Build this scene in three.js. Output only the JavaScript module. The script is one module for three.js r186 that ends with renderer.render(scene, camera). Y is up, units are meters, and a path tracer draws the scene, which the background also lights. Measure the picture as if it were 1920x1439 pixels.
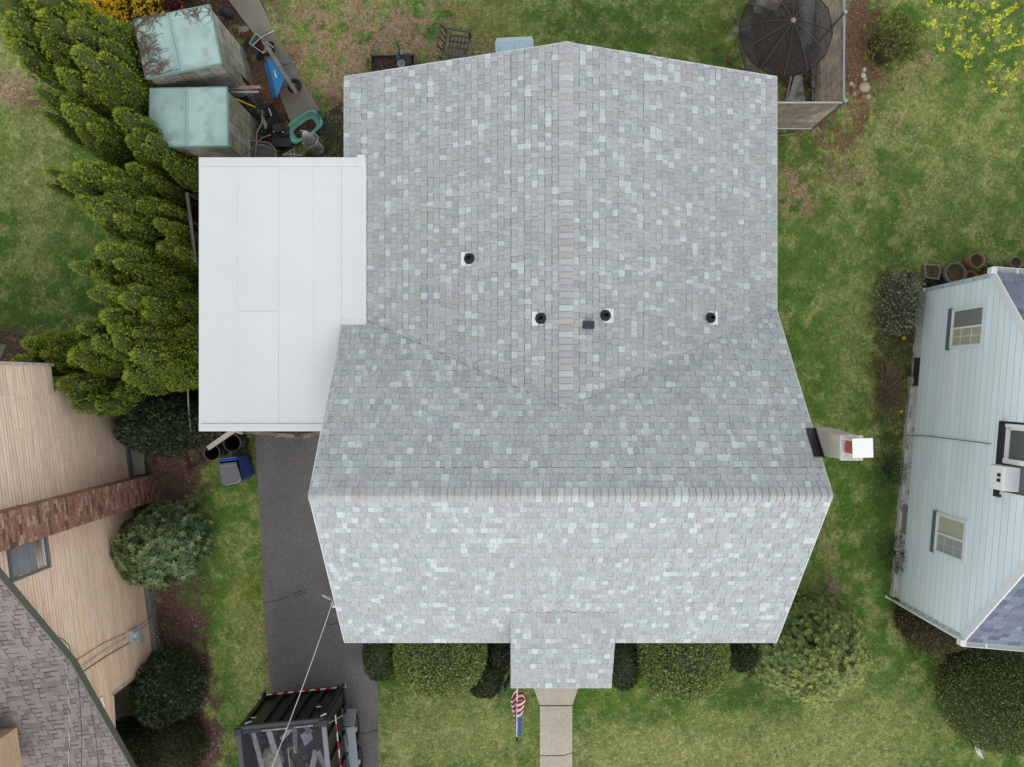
import * as THREE from 'three';
import { RoundedBoxGeometry } from 'three/addons/geometries/RoundedBoxGeometry.js';

// ---------------------------------------------------------------- camera, sky, sun, exposure
const CAM_H = 18.5, FOCAL = 1333, CX = 960, CY = 719.5;            // drone height in metres; lens in pixels of a 1920 x 1439 frame
const scene = new THREE.Scene();
const camera = new THREE.PerspectiveCamera(2 * Math.atan(719.5 / FOCAL) * 180 / Math.PI, 1024 / 767, 0.1, 400);
camera.position.set(0, CAM_H, 0); camera.up.set(0, 0, -1); camera.lookAt(0, 0, 0);
const renderer = new THREE.WebGLRenderer({ antialias: true });
renderer.toneMapping = THREE.LinearToneMapping; renderer.toneMappingExposure = 1.06;
renderer.shadowMap.enabled = true;

const SUN = new THREE.Vector3(0.12, 0.72, 0.68).normalize();
{ // thin bright overcast: luminous haze all round the horizon and round the veiled sun
  const w = 256, h = 128, d = new Float32Array(w * h * 4), v = new THREE.Vector3();
  for (let j = 0; j < h; j++) for (let i = 0; i < w; i++) {
    const el = ((j + 0.5) / h - 0.5) * Math.PI, az = ((i + 0.5) / w - 0.5) * 2 * Math.PI;
    v.set(Math.cos(el) * Math.cos(az), Math.sin(el), Math.cos(el) * Math.sin(az));
    const s = Math.max(0, v.dot(SUN)), up = Math.max(0, v.y);
    let L = 0.46 + 2.9 * Math.pow(1 - up, 3) * (0.92 + 0.26 * v.z) + 0.22 * Math.pow(s, 3) + 0.4 * Math.pow(s, 14);
    let c = [0.96 * L, 0.99 * L, 1.025 * L];
    if (v.y < 0) { const g = Math.min(1, -v.y * 8); c = [c[0] * (1 - g) + 0.10 * g, c[1] * (1 - g) + 0.115 * g, c[2] * (1 - g) + 0.08 * g]; }
    d.set([...c, 1], (j * w + i) * 4);
  }
  const t = new THREE.DataTexture(d, w, h, THREE.RGBAFormat, THREE.FloatType);
  t.mapping = THREE.EquirectangularReflectionMapping; t.magFilter = t.minFilter = THREE.LinearFilter; t.needsUpdate = true;
  scene.background = t; scene.environment = t;
}
const sun = new THREE.DirectionalLight(0xfff4e6, 0.6);
sun.position.copy(SUN).multiplyScalar(40); sun.target.position.set(0, 0, 0);
sun.castShadow = true; sun.shadow.radius = 34; sun.shadow.mapSize.set(4096, 4096);
Object.assign(sun.shadow.camera, { left: -18, right: 18, top: 18, bottom: -18, near: 1, far: 90 });
scene.add(sun, sun.target);

// ---------------------------------------------------------------- helpers
const V3 = (x, y, z) => new THREE.Vector3(x, y, z);
const W = (px, py, h = 0) => V3((px - CX) * (CAM_H - h) / FOCAL, h, (py - CY) * (CAM_H - h) / FOCAL);   // the point of the place at height h seen at a pixel of the photograph
const lin = (v) => { v /= 255; return v <= 0.04045 ? v / 12.92 : Math.pow((v + 0.055) / 1.055, 2.4); };
const C = (r, g, b, k = 1) => [lin(r) * k, lin(g) * k, lin(b) * k];
const mixc = (a, b, t) => [a[0] + (b[0] - a[0]) * t, a[1] + (b[1] - a[1]) * t, a[2] + (b[2] - a[2]) * t];
const mul = (a, k) => [a[0] * k, a[1] * k, a[2] * k];
const clamp = (x, a = 0, b = 1) => Math.min(b, Math.max(a, x)), smooth = (a, b, x) => { const t = clamp((x - a) / (b - a)); return t * t * (3 - 2 * t); };
function rng(seed) { let s = seed | 0; const f = () => { s = (s + 0x6d2b79f5) | 0; let t = Math.imul(s ^ (s >>> 15), 1 | s); t = (t + Math.imul(t ^ (t >>> 7), 61 | t)) ^ t; return ((t ^ (t >>> 14)) >>> 0) / 4294967296; };
  f.r = (a, b) => a + (b - a) * f(); f.pick = (l) => l[Math.floor(f() * l.length)]; return f; }
function hash(x, y, s) { let n = Math.imul(x, 374761393) + Math.imul(y, 668265263) + Math.imul(s, 1442695041); n = Math.imul(n ^ (n >>> 13), 1274126177); n ^= n >>> 16; return (n >>> 0) / 4294967296; }
function vn(x, y, s, P = 0) { // smooth value noise, periodic when P is given
  const xi = Math.floor(x), yi = Math.floor(y), fx = x - xi, fy = y - yi, u = fx * fx * (3 - 2 * fx), v = fy * fy * (3 - 2 * fy);
  const m = P ? (k) => ((k % P) + P) % P : (k) => k, x0 = m(xi), x1 = m(xi + 1), y0 = m(yi), y1 = m(yi + 1);
  const a = hash(x0, y0, s), b = hash(x1, y0, s), c = hash(x0, y1, s), d = hash(x1, y1, s);
  return a + (b - a) * u + (c - a) * v + (a - b - c + d) * u * v;
}
function fbm(x, y, s, o = 4, P = 0) { let a = 0, w = 0.5, n = 0; for (let i = 0; i < o; i++) { a += w * vn(x, y, s + i, P); n += w; x *= 2; y *= 2; P *= 2; w *= 0.5; } return a / n; }
const inPoly = (x, y, p) => { let r = false; for (let i = 0, j = p.length - 1; i < p.length; j = i++) if ((p[i][1] > y) !== (p[j][1] > y) && x < (p[j][0] - p[i][0]) * (y - p[i][1]) / (p[j][1] - p[i][1]) + p[i][0]) r = !r; return r; };

function tex(n, fn, scale = 1, srgb = true, m = n) { // a tiling texture covering scale metres
  const d = new Uint8Array(n * m * 4);
  for (let y = 0; y < m; y++) for (let x = 0; x < n; x++) { const c = fn(x / n, y / m), o = (y * n + x) * 4; for (let k = 0; k < 3; k++) d[o + k] = clamp(Array.isArray(c) ? c[k] : c) * 255; d[o + 3] = 255; }
  const t = new THREE.DataTexture(d, n, m); t.wrapS = t.wrapT = THREE.RepeatWrapping; t.magFilter = THREE.LinearFilter; t.minFilter = THREE.LinearMipmapLinearFilter; t.generateMipmaps = true;
  if (srgb) t.colorSpace = THREE.SRGBColorSpace; t.repeat.set(1 / scale, 1 / scale); t.needsUpdate = true; return t;
}
function canvasTex(w, h, draw) { const c = document.createElement('canvas'); c.width = w; c.height = h; draw(c.getContext('2d'), w, h); const t = new THREE.CanvasTexture(c); t.colorSpace = THREE.SRGBColorSpace; return t; }
const mat = (o = {}) => new THREE.MeshStandardMaterial({ vertexColors: true, roughness: 0.85, side: THREE.DoubleSide, ...o });

// textures shared by several materials
const speckle = tex(512, (u, v) => 0.9 + 0.2 * (hash(Math.floor(u * 512), Math.floor(v * 512), 3) - 0.5) + 0.16 * (vn(u * 128, v * 128, 4, 128) - 0.5), 1.6);
const mottle = tex(512, (u, v) => 0.9 + 0.22 * (fbm(u * 4, v * 4, 11, 5, 4) - 0.5) + 0.06 * (hash(Math.floor(u * 512), Math.floor(v * 512), 8) - 0.5), 2.3);
const woodGrain = tex(1024, (u, v) => { const s = vn(u * 6, v * 128, 21, 128) * 0.5 + vn(u * 14, v * 256, 22, 256) * 0.35 + vn(u * 3, v * 32, 23, 32) * 0.35; const g = 0.95 + 0.22 * (s - 0.6); return [g, g * 0.985, g * 0.965]; }, 1.5);
const greyGrain = tex(512, (u, v) => { const s = vn(u * 5, v * 96, 31, 96) * 0.6 + fbm(u * 6, v * 6, 33, 4, 6) * 0.7; return 0.8 + 0.5 * (s - 0.6); }, 1.3);
const rough = tex(256, (u, v) => 0.82 + 0.36 * (fbm(u * 16, v * 16, 41, 4, 16) - 0.5), 0.8);

class MB { // collects faces with colours into one geometry
  constructor() { this.p = []; this.n = []; this.c = []; this.u = []; this.i = []; }
  vert(p, n, c, u = 0, v = 0) { this.p.push(p.x, p.y, p.z); this.n.push(n.x, n.y, n.z); this.c.push(c[0], c[1], c[2]); this.u.push(u, v); return this.p.length / 3 - 1; }
  face(pts, c = [1, 1, 1], uv) {
    const n = V3(0, 0, 0), a = pts[0], e = V3(), f = V3();
    for (let k = 1; k < pts.length - 1; k++) { e.subVectors(pts[k], a); f.subVectors(pts[k + 1], a); n.add(e.cross(f)); }
    n.normalize();
    const ax = Math.abs(n.x), ay = Math.abs(n.y), az = Math.abs(n.z), o = this.p.length / 3;
    pts.forEach((p, k) => { let u, v; if (uv) [u, v] = uv[k]; else if (ay >= ax && ay >= az) { u = p.x; v = p.z; } else if (ax >= az) { u = p.z; v = p.y; } else { u = p.x; v = p.y; } this.vert(p, n, c, u, v); });
    for (let k = 1; k < pts.length - 1; k++) this.i.push(o, o + k, o + k + 1);
    return this;
  }
  hex(q, c, top = c) { // 8 corners: q[0..3] lower ring, q[4..7] upper ring
    this.face([q[4], q[7], q[6], q[5]], top); this.face([q[0], q[1], q[2], q[3]], c);
    for (let k = 0; k < 4; k++) { const l = (k + 1) % 4; this.face([q[k], q[k + 4], q[l + 4], q[l]], c); }
    return this;
  }
  box(x0, y0, z0, x1, y1, z1, c = [1, 1, 1], top) { const q = []; for (const y of [y0, y1]) q.push(V3(x0, y, z0), V3(x1, y, z0), V3(x1, y, z1), V3(x0, y, z1)); return this.hex(q, c, top); }
  bar(a, b, w, h, c = [1, 1, 1], up = V3(0, 1, 0)) { // box of width w, height h along a-b
    const d = b.clone().sub(a).normalize(); let s = d.clone().cross(up); if (s.lengthSq() < 1e-6) s = d.clone().cross(V3(1, 0, 0)); s.normalize(); const t = s.clone().cross(d).normalize();
    s.multiplyScalar(w / 2); t.multiplyScalar(h / 2); const q = [];
    for (const k of [-1, 1]) q.push(a.clone().sub(s).addScaledVector(t, k), a.clone().add(s).addScaledVector(t, k), b.clone().add(s).addScaledVector(t, k), b.clone().sub(s).addScaledVector(t, k));
    return this.hex(q, c);
  }
  tube(path, r, sides = 6, c = [1, 1, 1], cap = true) {
    const N = path.length, o0 = this.p.length / 3, d = V3(), s = V3(), t = V3(), n = V3(), ref = V3(0.31, 0.83, 0.47);
    for (let k = 0; k < N; k++) {
      d.subVectors(path[Math.min(N - 1, k + 1)], path[Math.max(0, k - 1)]).normalize(); s.crossVectors(d, ref).normalize(); t.crossVectors(s, d);
      const rr = typeof r === 'function' ? r(k / (N - 1)) : r;
      for (let j = 0; j < sides; j++) { const a = j / sides * Math.PI * 2; n.copy(s).multiplyScalar(Math.cos(a)).addScaledVector(t, Math.sin(a)); this.vert(path[k].clone().addScaledVector(n, rr), n, c, j / sides * 0.1, k * 0.05); }
    }
    for (let k = 0; k < N - 1; k++) for (let j = 0; j < sides; j++) { const a = o0 + k * sides + j, b = o0 + k * sides + (j + 1) % sides; this.i.push(a, a + sides, b, b, a + sides, b + sides); }
    if (cap) for (const k of [0, N - 1]) { const ring = []; for (let j = 0; j < sides; j++) { const q = (o0 + k * sides + j) * 3; ring.push(V3(this.p[q], this.p[q + 1], this.p[q + 2])); } this.face(k ? ring : ring.reverse(), c); }
    return this;
  }
  add(g, m4, c = [1, 1, 1]) { // any three.js geometry
    const q = g.clone(); if (m4) q.applyMatrix4(m4); const P = q.attributes.position, Nn = q.attributes.normal, U = q.attributes.uv, o = this.p.length / 3;
    for (let k = 0; k < P.count; k++) this.vert(V3(P.getX(k), P.getY(k), P.getZ(k)), V3(Nn.getX(k), Nn.getY(k), Nn.getZ(k)), c, U ? U.getX(k) : 0, U ? U.getY(k) : 0);
    if (q.index) for (let k = 0; k < q.index.count; k++) this.i.push(o + q.index.getX(k)); else for (let k = 0; k < P.count; k++) this.i.push(o + k);
    return this;
  }
  leaf(p, d, s, n, len, wid, c) { // a folded diamond
    const o = this.p.length / 3, m = 0.45 * len, f = wid * 0.18;
    const ax = p.x + d.x * m - n.x * f, ay = p.y + d.y * m - n.y * f, az = p.z + d.z * m - n.z * f, w = wid / 2;
    this.p.push(p.x, p.y, p.z, ax + s.x * w, ay + s.y * w, az + s.z * w, p.x + d.x * len, p.y + d.y * len, p.z + d.z * len, ax - s.x * w, ay - s.y * w, az - s.z * w);
    for (let k = 0; k < 4; k++) { this.n.push(n.x, n.y, n.z); this.c.push(c[0], c[1], c[2]); this.u.push(0, 0); }
    const t = n.x * (s.y * d.z - s.z * d.y) + n.y * (s.z * d.x - s.x * d.z) + n.z * (s.x * d.y - s.y * d.x);
    if (t > 0) this.i.push(o, o + 1, o + 2, o, o + 2, o + 3); else this.i.push(o, o + 2, o + 1, o, o + 3, o + 2);
  }
  geom() {
    const g = new THREE.BufferGeometry(), f = (a, n) => new THREE.BufferAttribute(new Float32Array(a), n);
    g.setAttribute('position', f(this.p, 3)); g.setAttribute('normal', f(this.n, 3)); g.setAttribute('color', f(this.c, 3)); g.setAttribute('uv', f(this.u, 2)); g.setIndex(this.i.length > 65535 * 3 || this.p.length / 3 > 65535 ? new THREE.BufferAttribute(new Uint32Array(this.i), 1) : this.i); return g;
  }
  build(name, m, parent) { return mesh(name, this.geom(), m, parent); }
}
const used = new Map();
function numbered(n) { const k = used.get(n) || 0; used.set(n, k + 1); return k ? n + '_' + String(k).padStart(3, '0') : n; }
function mesh(name, g, m, parent) { // parts of an unturned thing are given in world coordinates
  const o = new THREE.Mesh(g, m); o.castShadow = o.receiveShadow = true; o.name = parent ? name : numbered(name);
  if (parent) { parent.add(o); if (parent.userData_world) o.position.copy(parent.position).negate(); } else scene.add(o);
  return o;
}
const tag = (o, label, category, group, kind) => { Object.assign(o.userData, { label, category }); if (group) o.userData.group = group; if (kind) o.userData.kind = kind; return o; };
function thing(name, label, category, p, { turn, group, local } = {}) {
  const o = new THREE.Group(); o.name = numbered(name); scene.add(o); o.position.copy(p); if (turn) o.rotation.y = turn;
  if (!turn && !local) Object.defineProperty(o, 'userData_world', { value: true, enumerable: false });
  return tag(o, label, category, group);
}
const structure = (o) => { o.userData.kind = 'structure'; return o; };
const stuff = (o) => { o.userData.kind = 'stuff'; return o; };
const M4 = (p, rx = 0, ry = 0, rz = 0, s = V3(1, 1, 1)) => new THREE.Matrix4().compose(p, new THREE.Quaternion().setFromEuler(new THREE.Euler(rx, ry, rz)), s);

// materials
const MAT = {
  shingle: mat({ map: speckle, roughness: 0.95 }), plain: mat({ map: rough }), smoothp: mat({ roughness: 0.45 }), metal: mat({ roughness: 0.38, metalness: 0.7 }), gloss: mat({ roughness: 0.28 }),
  mottled: mat({ map: mottle, roughness: 0.8 }), siding: mat({ map: woodGrain, roughness: 0.8 }), weathered: mat({ map: greyGrain, roughness: 0.95 }), leaf: mat({ roughness: 0.7 }), waxy: mat({ roughness: 0.5 }),
  bark: mat({ map: rough, roughness: 0.95 }), rubber: mat({ roughness: 0.7 }), concrete: mat({ map: mottle, roughness: 0.95 }), painted: mat({ roughness: 0.6 }),
};
const WHITE = C(226, 228, 230);
// ---------------------------------------------------------------- ground
const GP = FOCAL / CAM_H;                                                    // photograph pixels per metre at ground level
const gx = (x) => x * GP + CX, gz = (z) => z * GP + CY;
const drivewayPx = [[478, 812], [487, 960], [495, 1100], [502, 1218], [510, 1307], [519, 1460], [711, 1460], [708, 1268], [686, 1252], [684, 1100], [720, 1100], [720, 812]];
const walkPx = [[993, 1283], [1090, 1283], [1073, 1323], [1073, 1460], [1012, 1460], [1012, 1323]];
const stripPx = [[419, -12], [481, -12], [600.6, 208.7], [546, 232]];
const patioPx = [[612, 210], [660, 190], [720, 190], [720, 320], [560, 320], [590, 250]];
const insidePx = [[716, 230], [1376, 230], [1376, 1100], [716, 1100]];
// patches: centre, radii (photograph pixels at ground level), kind, strength
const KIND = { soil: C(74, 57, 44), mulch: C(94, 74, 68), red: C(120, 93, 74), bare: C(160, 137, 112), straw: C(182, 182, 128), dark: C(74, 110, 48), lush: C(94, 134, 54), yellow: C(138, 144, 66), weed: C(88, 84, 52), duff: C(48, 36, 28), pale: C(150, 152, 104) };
const PATCH = [
  [700, 70, 260, 130, 'bare', 0.72], [600, 150, 90, 90, 'bare', 0.6], [625, 235, 40, 40, 'soil', 0.9], [930, 60, 80, 60, 'yellow', 0.6], [880, 90, 90, 30, 'bare', 0.6], [1180, 50, 210, 80, 'dark', 0.45], [1100, 40, 60, 50, 'dark', 0.5],
  [1420, 110, 50, 50, 'red', 0.8], [1340, 60, 60, 60, 'yellow', 0.3], [1490, 90, 105, 110, 'soil', 1.2], [1605, 100, 42, 150, 'red', 1.0], [1600, 20, 60, 60, 'red', 0.9], [1555, 270, 85, 65, 'red', 0.62], [1600, 330, 60, 40, 'bare', 0.45], [1498, 372, 36, 45, 'bare', 0.95], [1480, 330, 30, 30, 'bare', 0.4],
  [1700, 150, 40, 30, 'bare', 0.5], [1750, 115, 30, 30, 'bare', 0.5], [1680, 240, 40, 30, 'bare', 0.4], [1800, 260, 120, 110, 'straw', 0.25], [1560, 480, 80, 120, 'lush', 0.35], [1600, 620, 60, 150, 'straw', 0.3], [1800, 400, 110, 60, 'straw', 0.22],
  [1680, 640, 46, 130, 'weed', 1.0], [1668, 790, 40, 110, 'weed', 0.95], [1660, 900, 36, 70, 'dark', 0.8], [1650, 1020, 40, 80, 'dark', 0.6], [1690, 580, 40, 50, 'weed', 0.8], [1560, 900, 60, 200, 'lush', 0.35], [1560, 1085, 12, 70, 'bare', 0.75], [1545, 1010, 20, 30, 'bare', 0.4],
  [1420, 1180, 60, 50, 'mulch', 0.9], [1420, 1300, 120, 50, 'dark', 0.5], [1350, 1420, 300, 60, 'straw', 0.6], [1620, 1370, 130, 80, 'straw', 0.5], [1200, 1400, 120, 50, 'straw', 0.42], [1130, 1310, 60, 35, 'lush', 0.5], [1780, 1280, 18, 62, 'bare', 1.1], [1776, 1240, 26, 20, 'mulch', 0.7], [1640, 1240, 100, 60, 'lush', 0.3],
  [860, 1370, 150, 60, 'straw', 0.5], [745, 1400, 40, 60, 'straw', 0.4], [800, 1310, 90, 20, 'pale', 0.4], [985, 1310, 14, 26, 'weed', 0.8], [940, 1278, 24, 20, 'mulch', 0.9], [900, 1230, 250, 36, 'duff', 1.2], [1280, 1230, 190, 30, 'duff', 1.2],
  [440, 980, 60, 80, 'lush', 0.4], [455, 1130, 40, 80, 'yellow', 0.45], [470, 1260, 30, 90, 'straw', 0.45], [415, 1240, 25, 110, 'lush', 0.5], [497, 1260, 9, 200, 'bare', 0.55], [490, 940, 8, 120, 'bare', 0.3],
  [320, 890, 62, 62, 'mulch', 1.25], [330, 870, 40, 40, 'red', 0.5], [300, 1000, 70, 90, 'mulch', 1.2], [325, 1170, 56, 100, 'mulch', 1.25], [352, 1290, 48, 110, 'mulch', 1.2], [375, 1400, 44, 70, 'mulch', 1.2], [250, 1330, 90, 160, 'duff', 1.1], [260, 1130, 40, 40, 'mulch', 1.0], [352, 1120, 18, 20, 'lush', 0.5],
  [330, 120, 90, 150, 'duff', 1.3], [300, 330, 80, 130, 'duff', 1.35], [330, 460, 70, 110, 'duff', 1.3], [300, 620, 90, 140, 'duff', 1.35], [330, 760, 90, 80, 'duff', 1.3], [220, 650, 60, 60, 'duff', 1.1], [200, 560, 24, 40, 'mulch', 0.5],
  [30, 650, 70, 36, 'mulch', 1.0], [30, 168, 60, 34, 'bare', 1.0], [60, 110, 100, 50, 'pale', 0.9], [90, 190, 60, 30, 'weed', 0.7], [110, 230, 60, 40, 'straw', 0.5], [80, 420, 40, 130, 'straw', 0.35], [40, 310, 60, 90, 'straw', 0.25], [140, 480, 50, 90, 'lush', 0.4], [90, 580, 120, 60, 'dark', 0.45],
  [360, 20, 130, 40, 'soil', 1.0], [490, 170, 60, 90, 'red', 1.1], [520, 250, 60, 40, 'soil', 1.1], [470, 90, 40, 60, 'mulch', 0.9], [405, 40, 40, 60, 'soil', 1.0], [440, 230, 60, 60, 'soil', 1.0], [600, 300, 70, 40, 'soil', 0.9], [420, 835, 70, 26, 'soil', 0.8], [1760, 1180, 70, 50, 'duff', 0.9], [1840, 1260, 60, 60, 'duff', 0.8], [1780, 520, 70, 26, 'weed', 0.7], [1500, 200, 60, 10, 'soil', 0.6],
];
function groundAt(X, Y) { // -> { c: colour, g: grass cover 0..1, d: dryness 0..1 } at a ground pixel
  const n1 = clamp(0.5 + 1.5 * (fbm(X / 24, Y / 24, 101, 4) - 0.5)), n2 = fbm(X / 13, Y / 13, 131, 3), n3 = vn(X / 5, Y / 5, 151), n4 = vn(X / 120, Y / 120, 171);
  let c = mixc(C(92, 128, 52), C(138, 154, 84), smooth(0.25, 0.8, n1)), d = smooth(0.42, 0.68, n1 * 0.55 + n2 * 0.45 + (n4 - 0.5) * 0.2) * 0.56, g = 1;
  c = mixc(c, C(78, 120, 44), smooth(0.5, 0.68, n2) * 0.75);
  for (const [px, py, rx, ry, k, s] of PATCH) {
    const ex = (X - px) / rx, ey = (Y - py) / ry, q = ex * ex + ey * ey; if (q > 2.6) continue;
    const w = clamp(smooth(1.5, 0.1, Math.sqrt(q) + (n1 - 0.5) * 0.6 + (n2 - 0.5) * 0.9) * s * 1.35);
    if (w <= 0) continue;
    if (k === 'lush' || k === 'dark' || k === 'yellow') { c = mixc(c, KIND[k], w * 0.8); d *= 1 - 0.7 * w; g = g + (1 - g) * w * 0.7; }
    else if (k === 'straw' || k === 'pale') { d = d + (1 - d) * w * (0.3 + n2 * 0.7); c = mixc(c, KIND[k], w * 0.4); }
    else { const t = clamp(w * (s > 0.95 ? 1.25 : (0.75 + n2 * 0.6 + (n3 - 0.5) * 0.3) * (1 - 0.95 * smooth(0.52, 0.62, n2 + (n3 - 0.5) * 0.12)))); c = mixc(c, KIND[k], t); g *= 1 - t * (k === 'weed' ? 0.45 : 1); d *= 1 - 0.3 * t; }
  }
  return { c, g: clamp(g), d: clamp(d), n2, n3 };
}
const GX0 = -14.2, GX1 = 14.2, GZ0 = -10.8, GZ1 = 10.8;
{
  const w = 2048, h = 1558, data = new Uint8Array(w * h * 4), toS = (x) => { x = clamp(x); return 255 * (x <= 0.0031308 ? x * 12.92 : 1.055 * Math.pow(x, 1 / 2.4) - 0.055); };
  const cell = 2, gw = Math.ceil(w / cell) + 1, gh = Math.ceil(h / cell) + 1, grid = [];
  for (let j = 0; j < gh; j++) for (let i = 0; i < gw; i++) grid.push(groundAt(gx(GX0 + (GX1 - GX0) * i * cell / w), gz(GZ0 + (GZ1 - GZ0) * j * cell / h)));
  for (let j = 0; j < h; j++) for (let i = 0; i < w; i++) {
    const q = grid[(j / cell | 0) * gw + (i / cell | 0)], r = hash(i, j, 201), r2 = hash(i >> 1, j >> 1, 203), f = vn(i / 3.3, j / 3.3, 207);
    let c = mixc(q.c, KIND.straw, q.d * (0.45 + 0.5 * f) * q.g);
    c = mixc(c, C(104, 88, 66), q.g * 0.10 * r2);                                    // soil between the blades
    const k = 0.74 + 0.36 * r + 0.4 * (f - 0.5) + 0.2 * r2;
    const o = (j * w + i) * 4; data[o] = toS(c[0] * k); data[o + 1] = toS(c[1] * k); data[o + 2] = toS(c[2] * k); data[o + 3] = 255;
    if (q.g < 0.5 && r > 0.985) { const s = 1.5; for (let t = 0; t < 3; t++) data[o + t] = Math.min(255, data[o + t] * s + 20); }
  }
  const t = new THREE.DataTexture(data, w, h); t.colorSpace = THREE.SRGBColorSpace; t.magFilter = THREE.LinearFilter; t.minFilter = THREE.LinearMipmapLinearFilter; t.generateMipmaps = true; t.needsUpdate = true;
  const wide = tex(512, (u, v) => { const n = fbm(u * 6, v * 6, 61, 4, 6), f = hash(Math.floor(u * 512), Math.floor(v * 512), 62), c = mixc([0.27, 0.37, 0.15], [0.52, 0.52, 0.33], n); return c.map((x) => x * (0.8 + 0.35 * f)); }, 6);
  const m = new MB(); for (let i = 0; i < 12; i++) for (let j = 0; j < 12; j++) { const s = 25; m.face([V3((i - 6) * s, -0.004, (j - 6) * s), V3((i - 6) * s, -0.004, (j - 5) * s), V3((i - 5) * s, -0.004, (j - 5) * s), V3((i - 5) * s, -0.004, (j - 6) * s)]); }
  structure(m.build('ground', mat({ map: wide, roughness: 1 })));
  const L = new MB(), nx = 120, nz = 90;                                            // the lawn is not quite level
  const P = (i, j) => { const x = GX0 + (GX1 - GX0) * i / nx, z = GZ0 + (GZ1 - GZ0) * j / nz; return V3(x, 0.004 * vn(x * 1.3, z * 1.3, 5), z); };
  for (let i = 0; i < nx; i++) for (let j = 0; j < nz; j++) L.face([P(i, j), P(i, j + 1), P(i + 1, j + 1), P(i + 1, j)], [1, 1, 1], [[i / nx, j / nz], [i / nx, (j + 1) / nz], [(i + 1) / nx, (j + 1) / nz], [(i + 1) / nx, j / nz]]);
  structure(L.build('lawn', mat({ map: t, roughness: 1 })));
}
{ // driveway
  const asphalt = tex(1024, (u, v) => { const r = hash(Math.floor(u * 1024), Math.floor(v * 1024), 71), b = hash(Math.floor(u * 512), Math.floor(v * 512), 72), n = fbm(u * 4, v * 4, 73, 4, 4); const g2 = hash(Math.floor(u * 170), Math.floor(v * 170), 74); let k = 0.445 + 0.10 * (n - 0.5) + 0.14 * (r - 0.5) + 0.08 * (b - 0.5) + 0.07 * (g2 - 0.5); if (b > 0.993) k += 0.25; return [k * 1.0, k * 0.985, k * 0.985]; }, 4);
  const m = new MB(), D = drivewayPx.map(([x, y]) => W(x, y)); const sh = new THREE.Shape(D.map((p) => new THREE.Vector2(p.x, -p.z)));
  const g = new THREE.ExtrudeGeometry(sh, { depth: 0.03, bevelEnabled: false }); g.rotateX(-Math.PI / 2); g.translate(0, 0.012, 0);
  const uv = g.attributes.uv, ps = g.attributes.position; for (let i = 0; i < uv.count; i++) uv.setXY(i, ps.getX(i), ps.getZ(i));
  m.add(g); const drive = structure(m.build('driveway', mat({ map: asphalt, roughness: 0.95 })));
  const k = new MB(), R = rng(77);                                                   // cracks: thin tar-dark ribbons with ragged edges
  for (const line of [[[672, 1378], [690, 1375], [703, 1371], [708, 1370]], [[497, 1131], [520, 1127], [545, 1117], [575, 1112]], [[607, 1168], [622, 1172], [640, 1168]], [[552, 1113], [575, 1105]]]) {
    for (let i = 0; i < line.length - 1; i++) { const n = 7; for (let j = 0; j < n; j++) { const a = W(line[i][0] + (line[i + 1][0] - line[i][0]) * j / n, line[i][1] + (line[i + 1][1] - line[i][1]) * j / n + R.r(-1, 1), 0.046), b = W(line[i][0] + (line[i + 1][0] - line[i][0]) * (j + 1) / n, line[i][1] + (line[i + 1][1] - line[i][1]) * (j + 1) / n + R.r(-1, 1), 0.046); k.bar(a, b, R.r(0.006, 0.014), 0.002, C(28, 26, 25)); } }
  }
  k.build('crack', MAT.plain, drive);
}
{ // front walk of exposed aggregate, three slabs
  const agg = tex(512, (u, v) => { const a = hash(Math.floor(u * 170), Math.floor(v * 170), 81), b = hash(Math.floor(u * 340), Math.floor(v * 340), 82), n = fbm(u * 3, v * 3, 83, 3, 3); const k = 0.76 + 0.26 * (a - 0.5) + 0.24 * (b - 0.5) + 0.12 * (n - 0.5), w = hash(Math.floor(u * 170), Math.floor(v * 170), 84); return [k, k * (0.935 + 0.03 * w), k * (0.83 + 0.09 * w)]; }, 1.4);
  const am = mat({ map: agg, roughness: 0.95 });
  const f = thing('front_walk', 'tan exposed aggregate walk from the porch to the bottom edge', 'path', W(1042, 1360));
  f.userData.kind = 'structure'; delete f.userData.category; delete f.userData.label;
  for (const q of [[[993, 1270], [1091, 1270], [1073, 1321.5], [1012, 1321.5]], [[1012, 1323.5], [1073, 1323.5], [1073, 1410], [1056, 1415], [1012, 1415.5]], [[1012, 1417], [1056, 1416.5], [1073, 1411.5], [1073, 1480], [1012, 1480]]]) {
    const m = new MB(), lo = q.map(([x, y]) => W(x, y).setY(0.0)), hi = q.map(([x, y]) => W(x, y).setY(0.045));
    m.face(hi.slice().reverse()); for (let k = 0; k < q.length; k++) { const l = (k + 1) % q.length; m.face([lo[k], lo[l], hi[l], hi[k]], C(120, 110, 98)); }
    m.build('paving_slab', am, f);
  }
}
{ // concrete strip beside the sheds, two slabs, and the dark patio behind the garage
  const f = thing('concrete_path', '', '', W(510, 110)); f.userData = { kind: 'structure' };
  for (const q of [[[419, -12], [481, -12], [513.5, 57], [482, 72]], [[482.5, 73.5], [514, 58.5], [600.6, 208.7], [546, 232]]]) {
    const m = new MB(), lo = q.map(([x, y]) => W(x, y).setY(0)), hi = q.map(([x, y]) => W(x, y).setY(0.05));
    m.face(hi.slice().reverse(), C(152, 147, 132)); for (let k = 0; k < 4; k++) { const l = (k + 1) % 4; m.face([lo[k], lo[l], hi[l], hi[k]], C(140, 132, 118)); }
    m.build('paving_slab', MAT.concrete, f);
  }
  const p = new MB(); p.face(patioPx.map(([x, y]) => W(x, y).setY(0.012)).reverse(), C(70, 66, 58)); structure(p.build('patio', MAT.concrete));
}
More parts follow.
